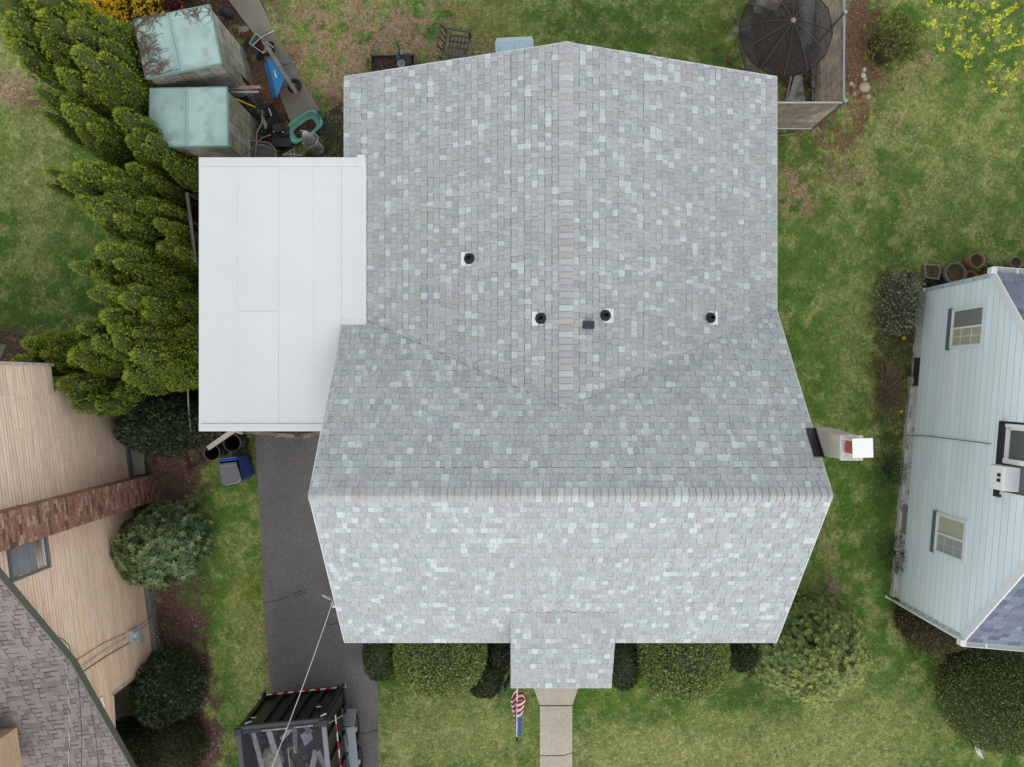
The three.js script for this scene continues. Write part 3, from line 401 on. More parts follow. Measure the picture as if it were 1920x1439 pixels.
// ---------------------------------------------------------------- tan house on the left
{
  const OX = -9.92, OZ = 1.735, TH = 0.1303, g = thing('house', 'tan clapboard house at the left edge with tall brick chimney and brown shingle roof', 'house', V3(OX, 0, OZ), { turn: TH, local: true });
  const hit = (px, py) => { const k = (py - CY) / (px - CX), t = (k * OX - OZ) / (1 - 0.131 * k), x = OX + 0.131 * t, D = x * FOCAL / (px - CX); return { s: 1.0085 * t, h: CAM_H - D }; };
  const on = (px, py, out = 0.03) => { const q = hit(px, py); return V3(out, q.h, q.s); };
  const rake = (s) => s < 0.2 ? 6.52 - (0.2 - s) * 0.76 : s < 4.13 ? 3.6 + (4.13 - s) * 0.743 : 3.6 - (s - 4.13) * 0.515;
  const inv = (h) => h > 3.6 ? Math.max(0.2, 4.13 - (h - 3.6) / 0.743) : 4.13 + (3.6 - h) / 0.515;
  // body behind the boards
  const w = new MB(), wc = C(190, 165, 142);
  w.box(-7, 0, -1.55, -0.012, 2.74, 5.42, wc); w.hex([V3(-7, 2.76, -2.12), V3(-0.012, 2.76, -2.12), V3(-0.012, 2.76, 5.4), V3(-7, 2.76, 5.4), V3(-7, 4.6, -2.12), V3(-0.012, 4.6, -2.12), V3(-0.012, 2.85, 5.4), V3(-7, 2.85, 5.4)], wc);
  w.face([V3(-0.014, 2.2, 5.4), V3(-0.014, 2.2, 6.8), V3(-0.014, 2.9, 5.4)], wc); w.face([V3(-0.016, 4.58, -2.1), V3(-0.016, 3.45, 4.2), V3(-0.016, 6.4, 0.2)], wc);
  w.build('wall', MAT.plain, g);
  const fo = new MB(); fo.box(-6.9, 0, -1.5, 0.0, 0.3, 5.36, C(176, 172, 166)); fo.build('foundation', MAT.concrete, g);
  const R = rng(700), EX = 0.18;
  for (let h = 0.3; h < 6.45; h += EX) {
    const h1 = Math.min(h + EX - 0.015, 6.5), s0 = h < 2.745 ? -1.57 : Math.max(-2.13, 0.2 - (6.5 - h) / 0.76), e = (y) => y < 2.21 ? 5.43 : Math.min(8.2, inv(Math.max(y, 1.95)) - 0.02), ea = e(h), eb = e(h1);
    if (eb - s0 < 0.1) break;
    const cuts = [s0]; let c = s0 + R.r(1.2, 4.2); while (c < Math.min(ea, eb) - 0.5) { cuts.push(c); c += R.r(2.6, 4.4); }
    for (let k = 0; k < cuts.length; k++) { const a = cuts[k] + (k ? 0.004 : 0), last = k === cuts.length - 1, b0 = last ? ea : cuts[k + 1], b1 = last ? eb : cuts[k + 1]; const m = new MB(), col = mul(mixc(C(250, 226, 209), C(252, 219, 190), clamp((a + 2) / 7 + R.r(-0.3, 0.3))), R.r(0.93, 1.05));
      const hm = (h + h1) / 2, bm = (b0 + b1) / 2, flat = (y0, y1, p, q) => m.hex([V3(-0.01, y0, a), V3(0.022, y0, a), V3(0.022, y0, p), V3(-0.01, y0, p), V3(-0.01, y1, a), V3(0.022, y1, a), V3(0.022, y1, q), V3(-0.01, y1, q)], col);
      flat(h, hm - 0.007, b0, bm); flat(hm, h1, bm, b1); m.build('siding_board', MAT.siding, g); }
  }
  const trim = (a, b, wd, th, name = 'corner_board') => { const m = new MB(); m.bar(a, b, wd, th, C(234, 220, 208)); m.build(name, MAT.plain, g); };
  trim(V3(0.012, 2.75, -2.16), V3(0.012, 4.75, -2.16), 0.06, 0.09); trim(V3(0.012, 0.3, -1.6), V3(0.012, 2.74, -1.6), 0.06, 0.09); trim(V3(0.016, 0.3, 5.45), V3(0.016, 2.2, 5.45), 0.05, 0.07); trim(V3(-0.06, 2.2, 5.42), V3(-0.06, 2.2, 6.9), 0.06, 0.12, 'porch_beam');
  { const m = new MB(); m.box(-0.05, 0.3, 5.455, 0.03, 2.14, 5.52, C(150, 96, 78)); m.build('brick_edge', MAT.plain, g); }
  // chimney: brick by brick
  const cx = 0.5, cs0 = 0.70, cs1 = 1.39, brickPal = () => { const r = R(); return mul(r < 0.10 ? C(128, 98, 90) : r < 0.32 ? C(196, 166, 148) : r < 0.6 ? C(184, 136, 116) : C(172, 122, 104), R.r(0.85, 1.15)); };
  const core = new MB(); core.box(-0.01, 0, cs0 + 0.01, cx - 0.012, 7.2, cs1 - 0.01, C(150, 128, 116)); const chim = core.build('chimney', MAT.plain, g);
  const side = new MB(); let count = 0; const more = new MB();
  for (let j = 0, h = 0.01; h < 7.15; j++, h += 0.075) {
    let s = cs0 - (j % 2 ? 0.1 : 0); const far = h > 5.75;
    while (s < cs1 - 0.01) { const a = Math.max(s, cs0) + 0.004, b = Math.min(s + 0.2, cs1) - 0.004; s += 0.2; if (b - a < 0.02) continue; const pr = R.r(-0.003, 0.006), m = far || count >= 300 ? more : new MB(); m.box(cx - 0.05, h, a, cx + pr, h + 0.066, b, brickPal()); if (m !== more) { m.build('brick', MAT.plain, chim); count++; } }
    for (const [z0, z1] of [[cs0 - 0.004, cs0 + 0.03], [cs1 - 0.03, cs1 + 0.004]]) { let x = 0.02 - (j % 2 ? 0.1 : 0); while (x < cx - 0.055) { const a = Math.max(0, x) + 0.004, b = Math.min(x + 0.2, cx - 0.054) - 0.004; x += 0.2; if (b > a + 0.01) side.box(a, h, z0 - R() * 0.004, b, h + 0.066, z1 + R() * 0.004, brickPal()); } }
  }
  stuff(side.build('side_bricks', MAT.plain, chim)); stuff(more.build('upper_bricks', MAT.plain, chim));
  // window
  { const P = hit(84, 1034), T = hit(14, 1055), a = hit(78, 1009).s, b = hit(90, 1060).s, y0 = P.h + 0.02, y1 = T.h - 0.02; const m = new MB(), fc = C(104, 110, 110);
    m.box(0.0, y0 - 0.06, a - 0.05, 0.07, y0 + 0.02, b + 0.05, C(118, 122, 124)); m.box(0.0, y1 - 0.02, a - 0.05, 0.06, y1 + 0.05, b + 0.05, fc); m.box(0.0, y0 + 0.02, a - 0.05, 0.06, y1 - 0.02, a, fc); m.box(0.0, y0 + 0.02, b, 0.06, y1 - 0.02, b + 0.05, fc); const wn = m.build('window', MAT.smoothp, g);
    const p = new MB(); p.box(0.0, y0 + 0.02, a, 0.022, y1 - 0.02, b, C(38, 44, 46)); p.build('pane', MAT.gloss, wn); const s = new MB(); s.box(0.022, y0 + 0.05, a + 0.01, 0.05, y0 + 0.085, b - 0.01, C(196, 204, 206)); s.build('sash', MAT.smoothp, wn);
    const bl = new MB(); for (let y = y0 + 0.30; y < y1 - 0.03; y += 0.05) bl.hex([V3(0.024, y, a + 0.02), V3(0.032, y, a + 0.02), V3(0.032, y, b - 0.03), V3(0.024, y, b - 0.03), V3(0.024, y + 0.034, a + 0.02), V3(0.026, y + 0.034, a + 0.02), V3(0.026, y + 0.034, b - 0.03), V3(0.024, y + 0.034, b - 0.03)], C(128, 138, 142)); bl.build('blind', MAT.smoothp, wn); }
  // roof: two pitches facing the street, one to the back
  const roofM = (name, s0, s1) => { const m = new MB(), y0 = rake(s0) + 0.1, y1 = rake(s1) + 0.1, q = [V3(-7.2, y0, s0), V3(0.17, y0, s0), V3(0.17, y1, s1), V3(-7.2, y1, s1)]; m.hex([...q.map((p) => p.clone().add(V3(0, -0.08, 0))), ...q], C(92, 84, 82)); return m.build(name, MAT.plain, g); };
  const rb = roofM('rear_roof', -2.5, 0.2), ru = roofM('upper_roof', 0.2, 4.13), rl = roofM('lower_roof', 4.13, 8.6);
  const pal = (Q) => { const r = Q(), k = Q.r(0.9, 1.1); return mul(r < 0.2 ? C(142, 130, 129) : r < 0.3 ? C(140, 136, 132) : C(160, 148, 146), k * 0.9); };
  const field = (s0, s1, seed) => { const y0 = rake(s0) + 0.1, y1 = rake(s1) + 0.1, Vv = V3(0, y0 - y1, s0 - s1), L = Vv.length(); Vv.normalize(); return shingleTabs({ O: V3(-4.6, y1, s1), U: V3(1, 0, 0), V: Vv, polys: [[[0, 0], [4.77, 0], [4.77, L], [0, L]]], exp: 0.143, wid: [0.09, 0.2], pal, thick: [0.004, 0.02], band: 0.27, bandC: C(92, 84, 84), seed }); };
  layShingles([[ru, field(0.9, 4.13, 711)], [rl, field(4.13, 8.6, 712)]], g, 0);
  { // the nearest tabs in view, one by one: pulled out of the same fields
    const worldSize = (t) => { const c = V3(); t.p.forEach((q) => c.add(tabPoint(t, q, 0))); c.multiplyScalar(1 / t.p.length).applyMatrix4(new THREE.Matrix4().compose(V3(OX, 0, OZ), new THREE.Quaternion().setFromEuler(new THREE.Euler(0, TH, 0)), V3(1, 1, 1))); const X = c.x * FOCAL / (CAM_H - c.y), Y = c.z * FOCAL / (CAM_H - c.y); return Math.abs(X) > 965 || Math.abs(Y) > 725 ? 0 : area2(t.p) / ((CAM_H - c.y) ** 2); };
    const all = [[ru, field(0.9, 4.13, 711)], [rl, field(4.13, 8.6, 712)]].flatMap(([d, l]) => l.map((t) => [worldSize(t), t, d])).sort((a, b) => b[0] - a[0]);
    const old = g.children.find((o) => o.name === 'shingles'); g.remove(old); const rest = new MB();
    all.forEach(([sz, t, d], i) => { if (i < 300 && sz > 0) { const m = new MB(); emitTab(m, t); m.build('shingle', MAT.shingle, d); } else emitTab(rest, t); }); stuff(rest.build('shingles', MAT.shingle, g));
  }
  const rk = (s0, s1) => { const m = new MB(), a = rake(s0) + 0.1, b = rake(s1) + 0.1; m.hex([V3(0.172, a - 0.17, s0), V3(0.21, a - 0.17, s0), V3(0.21, b - 0.17, s1), V3(0.172, b - 0.17, s1), V3(0.172, a + 0.015, s0), V3(0.21, a + 0.015, s0), V3(0.21, b + 0.015, s1), V3(0.172, b + 0.015, s1)], C(96, 99, 88)); m.build('rake_board', MAT.smoothp, g); };
  rk(-2.5, 0.2); rk(0.2, 4.13); rk(4.13, 8.6);
  { const m = new MB(); m.box(-2.6, 3.0, 5.6, -1.62, 4.15, 6.85, C(206, 178, 152)); m.build('dormer', MAT.siding, g); }
  { const p = hit(222, 1405), m = new MB(), a = W(277, 1357), b = W(221, 1406, 1.5); const toL = (v) => { v.sub(g.position); v.applyAxisAngle(V3(0, 1, 0), -TH); return v; }; m.bar(toL(a.clone()), toL(b.clone()), 0.09, 0.09, C(70, 54, 50)); m.build('porch_post', MAT.plain, g);
    const f = new MB(), q = [[200, 1300], [258, 1256], [262, 1336], [210, 1343]].map(([x, y]) => toL(W(x, y, 0.12))); f.face(q, C(120, 112, 100)); f.build('porch_floor', MAT.concrete, g);
    const st = new MB(), q2 = [[206, 1343], [262, 1337], [262, 1352], [206, 1361]].map(([x, y]) => toL(W(x, y, 0.1))); st.hex([...q2.map((v) => v.clone().setY(0)), ...q2], C(176, 174, 168)); st.build('porch_step', MAT.concrete, g); }
  { // meter, conduit and cables down the wall
    const P = [[143, 1252], [150, 1250], [158, 1246], [180, 1229], [205, 1214], [234, 1197]].map(([x, y]) => on(x, y, 0.05)), m = new MB(); m.tube(P, 0.016, 8, C(206, 202, 196)); m.tube([on(257, 1183, 0.05), on(273, 1171, 0.05)], 0.016, 8, C(206, 202, 196)); m.build('conduit', MAT.smoothp, g);
    const c = on(246, 1190, 0.07), k = new MB(); k.add(new RoundedBoxGeometry(0.12, 0.42, 0.27, 2, 0.02), M4(c), C(176, 184, 188)); k.add(new THREE.CylinderGeometry(0.075, 0.075, 0.06, 20), M4(c.clone().add(V3(0.085, 0.08, 0)), 0, 0, Math.PI / 2), C(200, 205, 206)); k.add(new RoundedBoxGeometry(0.09, 0.22, 0.18, 2, 0.015), M4(on(258, 1200, 0.06)), C(168, 176, 182)); k.build('meter_box', MAT.smoothp, g);
    const t = new MB(); t.tube([[133, 1243], [160, 1226], [190, 1207], [232, 1188]].map(([x, y]) => on(x, y, 0.035)), 0.006, 5, C(40, 36, 34)); t.tube([[150, 1262], [200, 1229], [247, 1202]].map(([x, y]) => on(x, y, 0.035)), 0.009, 5, C(26, 24, 24)); t.tube([[256, 1176], [276, 1160], [284, 1152]].map(([x, y]) => on(x, y, 0.035)), 0.006, 5, C(40, 36, 34));
    t.tube([[93, 1197], [104, 1199], [118, 1212], [124, 1226], [122, 1236]].map(([x, y], i) => on(x, y, 0.09 + 0.04 * Math.sin(i))), 0.008, 5, C(24, 24, 25)); t.tube([[150, 1263], [157, 1278], [166, 1300], [166, 1312]].map(([x, y]) => on(x, y, 0.05)), 0.008, 5, C(26, 24, 24)); t.build('cable', MAT.rubber, g);
    const a = new MB(), q = on(168, 1312, 0.26); a.add(new THREE.SphereGeometry(0.045, 12, 10), M4(q), C(198, 200, 198)); a.tube([q.clone(), q.clone().add(V3(0, -0.05, 0.22))], 0.018, 8, C(206, 208, 208)); a.build('wire_bracket', MAT.smoothp, g); }
}
// ---------------------------------------------------------------- blue house on the right
{
  const OX = 10.544, OZ = -2.36, TH = -0.0829, g = thing('house', 'pale blue clapboard house at the right edge with slate blue roof', 'house', V3(OX, 0, OZ), { turn: TH, local: true });
  const hit = (px, py) => { const k = (py - CY) / (px - CX), a = 0.0831, z = k * (OX + a * OZ) / (1 + a * k), x = OX - a * (z - OZ), D = x * FOCAL / (px - CX); return { s: (z - OZ) / 0.9966, h: CAM_H - D }; };
  const on = (px, py, out = 0.03) => { const q = hit(px, py); return V3(-out, q.h, q.s); };
  const LEN = 7.93, EH = 3.0, PK = 6.3, mid = LEN / 2, R = rng(800), rakeH = (s) => PK - Math.abs(s - mid) * (PK - EH) / mid;
  const w = new MB(), wc = C(176, 196, 206), f = (x) => [V3(x, 0.4, 0), V3(x, 0.4, LEN), V3(x, EH, LEN), V3(x, PK, mid), V3(x, EH, 0)], A = f(0.012), B = f(7); w.face(A, wc); w.face(B.slice().reverse(), wc); for (let k = 0; k < 5; k++) { const l = (k + 1) % 5; w.face([A[k], B[k], B[l], A[l]], wc); } w.build('wall', MAT.plain, g);
  const fnd = mat({ map: tex(512, (u, v) => { const n = fbm(u * 10, v * 10, 95, 4, 10), c = vn(u * 40, v * 40, 97, 40); const k = 0.95 + 0.16 * (n - 0.5) - (c > 0.78 ? 0.12 : 0) - (n < 0.36 ? 0.2 : 0); return [k, k, k * 0.99]; }, 1.6), roughness: 0.95 });
  { const m = new MB(); m.box(0.02, 0, 0.02, 6.9, 0.48, LEN - 0.02, C(240, 241, 240)); m.box(-0.06, 0, 2.2, 0.03, 0.16, LEN - 0.03, C(220, 220, 216)); const fo = m.build('foundation', fnd, g);
    for (const [p0, p1, c] of [[[1722, 671], [1717, 724], C(64, 62, 62)], [[1704, 949], [1698, 1003], C(150, 142, 138)]]) { const a = hit(...p0), b = hit(...p1), k = new MB(); k.box(0.006, 0.12, a.s, 0.016, 0.44, b.s, c); k.box(0.0, 0.10, a.s - 0.03, 0.018, 0.14, b.s + 0.03, C(150, 150, 148)); k.build('basement_window', MAT.smoothp, g); } }
  for (let h = 0.46, j = 0; h < PK - 0.05; h += 0.2, j++) {
    const h1 = h + 0.2 - 0.02, lim = (y) => y < EH ? [0, LEN] : [mid - (PK - y) * mid / (PK - EH), mid + (PK - y) * mid / (PK - EH)], [a0, b0] = lim(h), [a1, b1] = lim(Math.min(h1, PK - 0.01)); if (b1 - a1 < 0.15) break;
    const cuts = [null]; let c = Math.max(a0, a1) + R.r(0.8, 3.6); while (c < Math.min(b0, b1) - 0.4) { cuts.push(c); c += R.r(2.4, 3.7); }
    for (let k = 0; k < cuts.length; k++) { const last = k === cuts.length - 1, p0 = k ? cuts[k] + 0.003 : a0, p1 = k ? cuts[k] + 0.003 : a1, q0 = last ? b0 : cuts[k + 1], q1 = last ? b1 : cuts[k + 1], m = new MB(), col = mul(mixc(C(228, 242, 251), C(234, 245, 250), R()), R.r(0.965, 1.03));
      m.hex([V3(-0.030, h, p0), V3(0.011, h, p0), V3(0.011, h, q0), V3(-0.030, h, q0), V3(-0.026, h1, p1), V3(0.011, h1, p1), V3(0.011, h1, q1), V3(-0.026, h1, q1)], col); m.build('siding_board', MAT.painted, g); }
  }
  for (const s of [-0.012, LEN + 0.012]) { const m = new MB(); m.box(-0.042, 0.45, s - 0.05, 0.02, EH - 0.02, s + 0.05, C(216, 234, 242)); m.build('corner_board', MAT.plain, g); }
  // roof
  const oh = 0.05, slope = (PK - EH) / mid, top = (s) => rakeH(s) + 0.13, roofs = [];
  for (const [name, e] of [['rear_roof', -oh], ['front_roof', LEN + oh]]) { const ye = top(0) - oh * slope, yt = PK + 0.13, q = [V3(-0.045, ye, e), V3(7.4, ye, e), V3(7.4, yt, mid), V3(-0.045, yt, mid)], m = new MB(); m.hex([...q.map((p) => p.clone().add(V3(0, -0.1, 0))), ...q], C(96, 106, 126)); roofs.push([m.build(name, MAT.plain, g), e, ye, yt]); }
  const pal = (Q) => { const r = Q(), k = Q.r(0.9, 1.1); return mul(r < 0.25 ? C(140, 148, 172) : r < 0.45 ? C(158, 170, 190) : r < 0.6 ? C(120, 130, 152) : C(146, 158, 178), k * 0.78); }, lists = [];
  roofs.forEach(([d, e, ye, yt], i) => { const Vv = V3(0, yt - ye, mid - e), L = Vv.length(); Vv.normalize(); const U = V3(1, 0, 0), reach = 2.6; for (const t of shingleTabs({ O: V3(-0.045, ye, e), U, V: Vv, polys: [[[0, 0], [reach, 0], [reach, L], [0, L]]], exp: 0.143, wid: [0.12, 0.26], pal, thick: [0.004, 0.011], seed: 820 + i })) lists.push([t, d]); });
  const m4 = new THREE.Matrix4().compose(V3(OX, 0, OZ), new THREE.Quaternion().setFromEuler(new THREE.Euler(0, TH, 0)), V3(1, 1, 1)), sz = ([t]) => { const c = V3(); t.p.forEach((q) => c.add(tabPoint(t, q, 0))); c.multiplyScalar(1 / t.p.length).applyMatrix4(m4); return Math.abs(c.x * FOCAL / (CAM_H - c.y)) > 964 || Math.abs(c.z * FOCAL / (CAM_H - c.y)) > 724 ? 0 : area2(t.p) / ((CAM_H - c.y) ** 2); };
  const rest = new MB(); lists.map((l) => [sz(l), ...l]).sort((a, b) => b[0] - a[0]).forEach(([k, t, d], i) => { if (k > 0 && i < 300) { const m = new MB(); emitTab(m, t); m.build('shingle', MAT.shingle, d); } else emitTab(rest, t); }); stuff(rest.build('shingles', MAT.shingle, g));
  for (const [e, s] of [[-oh, 1], [LEN + oh, -1]]) { const ye = top(0) - oh * slope, m = new MB(), yt = PK + 0.13, q = (x) => [V3(x, ye - 0.19, e), V3(x, ye + 0.012, e), V3(x, yt + 0.012, mid), V3(x, yt - 0.24, mid)], a = q(-0.08), b = q(-0.048); m.face(a, WHITE); m.face(b.slice().reverse(), WHITE); for (let k = 0; k < 4; k++) { const l = (k + 1) % 4; m.face([a[k], b[k], b[l], a[l]], WHITE); } m.build('rake_board', MAT.smoothp, g);
    const u = new MB(); for (const [x0, x1, y0, y1, z0, z1] of [[-0.1, 7.4, -0.12, -0.105, 0.0, 0.12], [-0.1, 7.4, -0.12, 0.0, 0.11, 0.125], [-0.1, 7.4, -0.12, 0.0, -0.012, 0.0], [-0.11, -0.1, -0.12, 0.01, -0.012, 0.125]]) u.box(x0, ye + y0, e - s * z1, x1, ye + y1, e - s * z0, WHITE); for (let x = 0.4; x < 7; x += 0.85) u.box(x, ye - 0.004, e - s * 0.12, x + 0.03, ye + 0.006, e, WHITE); u.add(new RoundedBoxGeometry(0.13, 0.16, 0.14, 2, 0.02), M4(V3(-0.1, ye - 0.05, e - s * 0.04)), WHITE); u.build('gutter', MAT.smoothp, g);
    if (s < 0) { const d = new MB(); d.tube([V3(-0.05, ye - 0.1, e - 0.02), V3(-0.05, ye - 0.35, LEN + 0.07), V3(-0.05, 0.25, LEN + 0.06), V3(-0.2, 0.08, LEN - 0.01)], 0.035, 8, C(216, 220, 220)); d.build('downspout', MAT.smoothp, g); } }
  // windows
  function win(p, type) { // p: bottom-left, bottom-right as the house has them, in (s, h)
    const [s0, s1, y0, y1] = p, fr = C(228, 231, 234), m = new MB(), t = 0.07, d = -0.06;
    for (const [a, b, c, e] of [[s0, s0 + t, y0, y1], [s1 - t, s1, y0, y1], [s0 + t, s1 - t, y1 - t, y1], [s0 + t, s1 - t, y0, y0 + t * 0.6]]) m.box(d, c, a, 0.0, e, b, fr);
    const wn = m.build('window', MAT.smoothp, g), sl = new MB(); sl.box(-0.07, y0 - 0.13, s0 - 0.02, 0.0, y0 - 0.002, s1 + 0.02, C(104, 108, 116)); sl.build('sill', MAT.smoothp, wn);
    const mdl = (s0 + s1) / 2, pn = new MB(); pn.box(-0.032, y0 + 0.04, s0 + t, -0.024, y1 - t, mdl - 0.02, type === 1 ? C(128, 132, 132) : C(186, 184, 166)); pn.build('pane', MAT.gloss, wn); const pb = new MB(); pb.box(-0.034, y0 + 0.04, mdl + 0.02, -0.026, y1 - t, s1 - t, type === 1 ? C(176, 172, 150) : C(160, 166, 168)); pb.build('pane', MAT.gloss, wn);
    const sa = new MB(); sa.box(-0.055, y0 + 0.04, mdl - 0.022, -0.02, y1 - t, mdl + 0.022, fr); for (const y of [y0 + 0.03, y1 - t - 0.03]) sa.box(-0.045, y, s0 + t, -0.02, y + 0.035, s1 - t, fr); const gs = type === 1 ? [mdl, s1 - t] : [mdl, s1 - t]; for (let k = 1; k < 3; k++) { const y = y0 + (y1 - t - y0) * k / 3; sa.box(-0.040, y - 0.008, gs[0], -0.025, y + 0.008, gs[1], type === 1 ? fr : C(196, 200, 202)); } sa.box(-0.040, y0 + 0.04, (gs[0] + gs[1]) / 2 - 0.008, -0.025, y1 - t, (gs[0] + gs[1]) / 2 + 0.008, type === 1 ? fr : C(196, 200, 202)); sa.build('sash', MAT.smoothp, wn);
    return wn;
  }
  const box = (l, r, a, b) => { const q = hit(l[0], l[1]), p = hit(r[0], r[1]); return [hit(...a).s, hit(...b).s, q.h + 0.13, p.h]; };
  // windows run sideways in the photograph: left is down
  win(box([1781, 618], [1850, 611], [1786, 581], [1782, 655]), 1);
  win(box([1752, 996], [1815, 1016], [1758, 960], [1751, 1034]), 2);
  { const q = hit(1879, 862), s0 = hit(1888, 795).s, s1 = hit(1877, 927).s, y0 = q.h + 0.12, y1 = y0 + 1.15, m = new MB(), fr = C(230, 233, 235), dk = C(46, 46, 52), md = hit(1890, 865).s;
    for (const [a, b] of [[s0, s0 + 0.07], [md - 0.05, md + 0.05], [s1 - 0.07, s1]]) m.box(-0.07, y0, a, 0, y1, b, fr); m.box(-0.07, y1 - 0.08, s0 + 0.07, 0, y1, md - 0.05, fr); m.box(-0.07, y1 - 0.08, md + 0.05, 0, y1, s1 - 0.07, fr); m.box(-0.05, y0, s0 + 0.07, 0, y0 + 0.06, md - 0.05, fr);
    const wn = m.build('window', MAT.smoothp, g); const sl = new MB(); sl.box(-0.1, y0 - 0.16, s0 - 0.05, 0, y0 - 0.002, s1 + 0.06, dk); sl.box(-0.03, y0, s0 - 0.05, -0.002, y1, s0 - 0.002, dk); sl.build('sill', MAT.smoothp, wn);
    const p = new MB(); p.box(-0.034, y0 + 0.06, s0 + 0.07, -0.024, y1 - 0.08, md - 0.05, C(96, 98, 96)); p.build('pane', MAT.gloss, wn); const p2 = new MB(); p2.box(-0.034, y0, md + 0.05, -0.024, y1 - 0.08, s1 - 0.07, C(90, 92, 92)); p2.build('pane', MAT.gloss, wn);
    const sa = new MB(); sa.box(-0.05, y0 + 0.06, s0 + 0.07, -0.02, y0 + 0.12, md - 0.05, fr); sa.box(-0.05, y0 + 0.06, s0 + 0.07, -0.02, y1 - 0.08, s0 + 0.12, fr); sa.build('sash', MAT.smoothp, wn);
    const ac = thing('air_conditioner', 'white window air conditioner in the upper window of the pale blue house', 'air conditioner', V3(0, 0, 0).setFromMatrixPosition(m4), { turn: TH, local: true }), a0 = md + 0.1, a1 = s1 - 0.12;
    const b = new MB(); b.add(new RoundedBoxGeometry(0.34, 0.4, a1 - a0, 3, 0.02), M4(V3(-0.2, y0 + 0.30, (a0 + a1) / 2)), C(240, 241, 240)); b.build('case', MAT.smoothp, ac);
    const v = new MB(); for (const k of [0.3, 0.52]) v.box(-0.379, y0 + 0.32, a0 + (a1 - a0) * k, -0.368, y0 + 0.42, a0 + (a1 - a0) * (k + 0.14), C(66, 66, 68)); v.build('grille', MAT.plain, ac); const br = new MB(); for (const z of [a0 - 0.02, a1 - 0.02]) br.bar(V3(-0.36, y0 + 0.07, z + 0.02), V3(-0.04, y0 - 0.02, z + 0.02), 0.03, 0.03, C(222, 222, 220)); br.build('bracket', MAT.smoothp, ac); }
  { const m = new MB(), P = [[1700, 818], [1722, 817], [1750, 819], [1790, 824], [1840, 830], [1862, 833]].map(([x, y]) => on(x, y, 0.05)); m.tube(P, 0.009, 5, C(70, 74, 80)); m.build('cable', MAT.rubber, g); }
}
// ---------------------------------------------------------------- plants
function leafAxes(R, d) { const s = V3(R.r(-1, 1), R.r(-1, 1), R.r(-1, 1)).cross(d).normalize(), n = s.clone().cross(d).normalize(); if (n.y < 0) n.negate(); return [s, n]; }
// a plume of arborvitae, unit height and unit radius at its widest
function plumeGeom(seed, sprays, H, Rr) { // several round-topped fingers grown together
  const m = new MB(), R = rng(seed), F = [[0, 0, H, Rr * 0.7]], nf = 5;
  for (let k = 0; k < nf; k++) { const a = (k + R.r(-0.25, 0.25)) / nf * 6.2832, o = Rr * R.r(0.5, 0.72); F.push([Math.cos(a) * o, Math.sin(a) * o, H * R.r(0.62, 0.97), Rr * R.r(0.4, 0.56)]); }
  const prof = (t) => (t < 0.4 ? 0.72 + 0.28 * t / 0.4 : 1) * Math.pow(Math.max(0, 1 - Math.pow(t, 6)), 0.5), tot = F.reduce((a, f) => a + f[2] * f[3], 0);
  F.forEach(([fx, fz, h, fr], fi) => {
    const lump = (a, y) => 0.72 + 0.58 * fbm(Math.cos(a) * 1.8 + 5 + fi, Math.sin(a) * 1.8 + y * 3.2 + 5, seed, 2), at = (a, t, k) => { const r = fr * prof(t) * lump(a, t * h) * k; return V3(fx * (0.6 + 0.4 * t) + Math.cos(a) * r, 0.1 + t * (h - 0.1), fz * (0.6 + 0.4 * t) + Math.sin(a) * r); };
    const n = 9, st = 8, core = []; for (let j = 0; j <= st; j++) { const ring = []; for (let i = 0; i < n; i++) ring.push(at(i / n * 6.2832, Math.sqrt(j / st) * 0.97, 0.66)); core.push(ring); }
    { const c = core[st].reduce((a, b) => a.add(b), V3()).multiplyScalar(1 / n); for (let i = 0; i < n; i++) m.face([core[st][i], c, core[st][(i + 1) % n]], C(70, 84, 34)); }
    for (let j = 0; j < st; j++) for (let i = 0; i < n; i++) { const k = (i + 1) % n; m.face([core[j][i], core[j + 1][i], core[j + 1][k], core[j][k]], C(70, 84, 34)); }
    const cnt = Math.round(sprays * h * fr / tot), low = fi ? 0.25 : 0.1;
    for (let i = 0; i < cnt; i++) {
      const t = 1 - (1 - low) * Math.pow(R(), 1.25), a = R() * 6.2832, p = at(a, t, t > 0.965 ? Math.sqrt(R()) : R.r(0.84, 1.05)), rad = V3(Math.cos(a), 0, Math.sin(a)), tanv = V3(-rad.z, 0, rad.x);
      const d0 = V3(0, R.r(0.2, 1), 0).addScaledVector(rad, R.r(0.3, 1)).addScaledVector(tanv, R.r(-0.7, 0.7)).normalize(), sd = rad.clone().multiplyScalar(R.r(-0.4, 1)).addScaledVector(tanv, R.r(-1, 1)).add(V3(0, R.r(-0.5, 0.5), 0)); sd.addScaledVector(d0, -sd.dot(d0)).normalize(); const nn = sd.clone().cross(d0).normalize(); if (nn.y < 0) nn.negate();
      const tip = R(), c = mul(tip < 0.02 + 0.16 * Math.pow(t, 10) ? C(176, 162, 62) : tip < 0.5 ? C(156, 174, 60) : C(126, 156, 52), R.r(0.8, 1.2)), L = R.r(0.04, 0.072), w = R.r(0.014, 0.022);
      for (let k = -1; k <= 1; k++) { const d = d0.clone().addScaledVector(sd, k * 0.62).normalize(); m.leaf(p, d, sd, nn, L * (k ? 0.75 : 1), w, k ? mul(c, 0.92) : c); }
    }
  });
  return m.geom();
}
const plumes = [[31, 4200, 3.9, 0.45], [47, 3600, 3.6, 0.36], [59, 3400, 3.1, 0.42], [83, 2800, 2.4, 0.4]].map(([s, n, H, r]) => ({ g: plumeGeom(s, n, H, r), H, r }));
const leafMats = [[1, 1, 1], [1.1, 1.08, 0.95], [0.88, 0.92, 0.9], [1.25, 1.22, 1.05]].map((c) => { const m = mat({ roughness: 0.75 }); m.color.setRGB(...c); return m; });
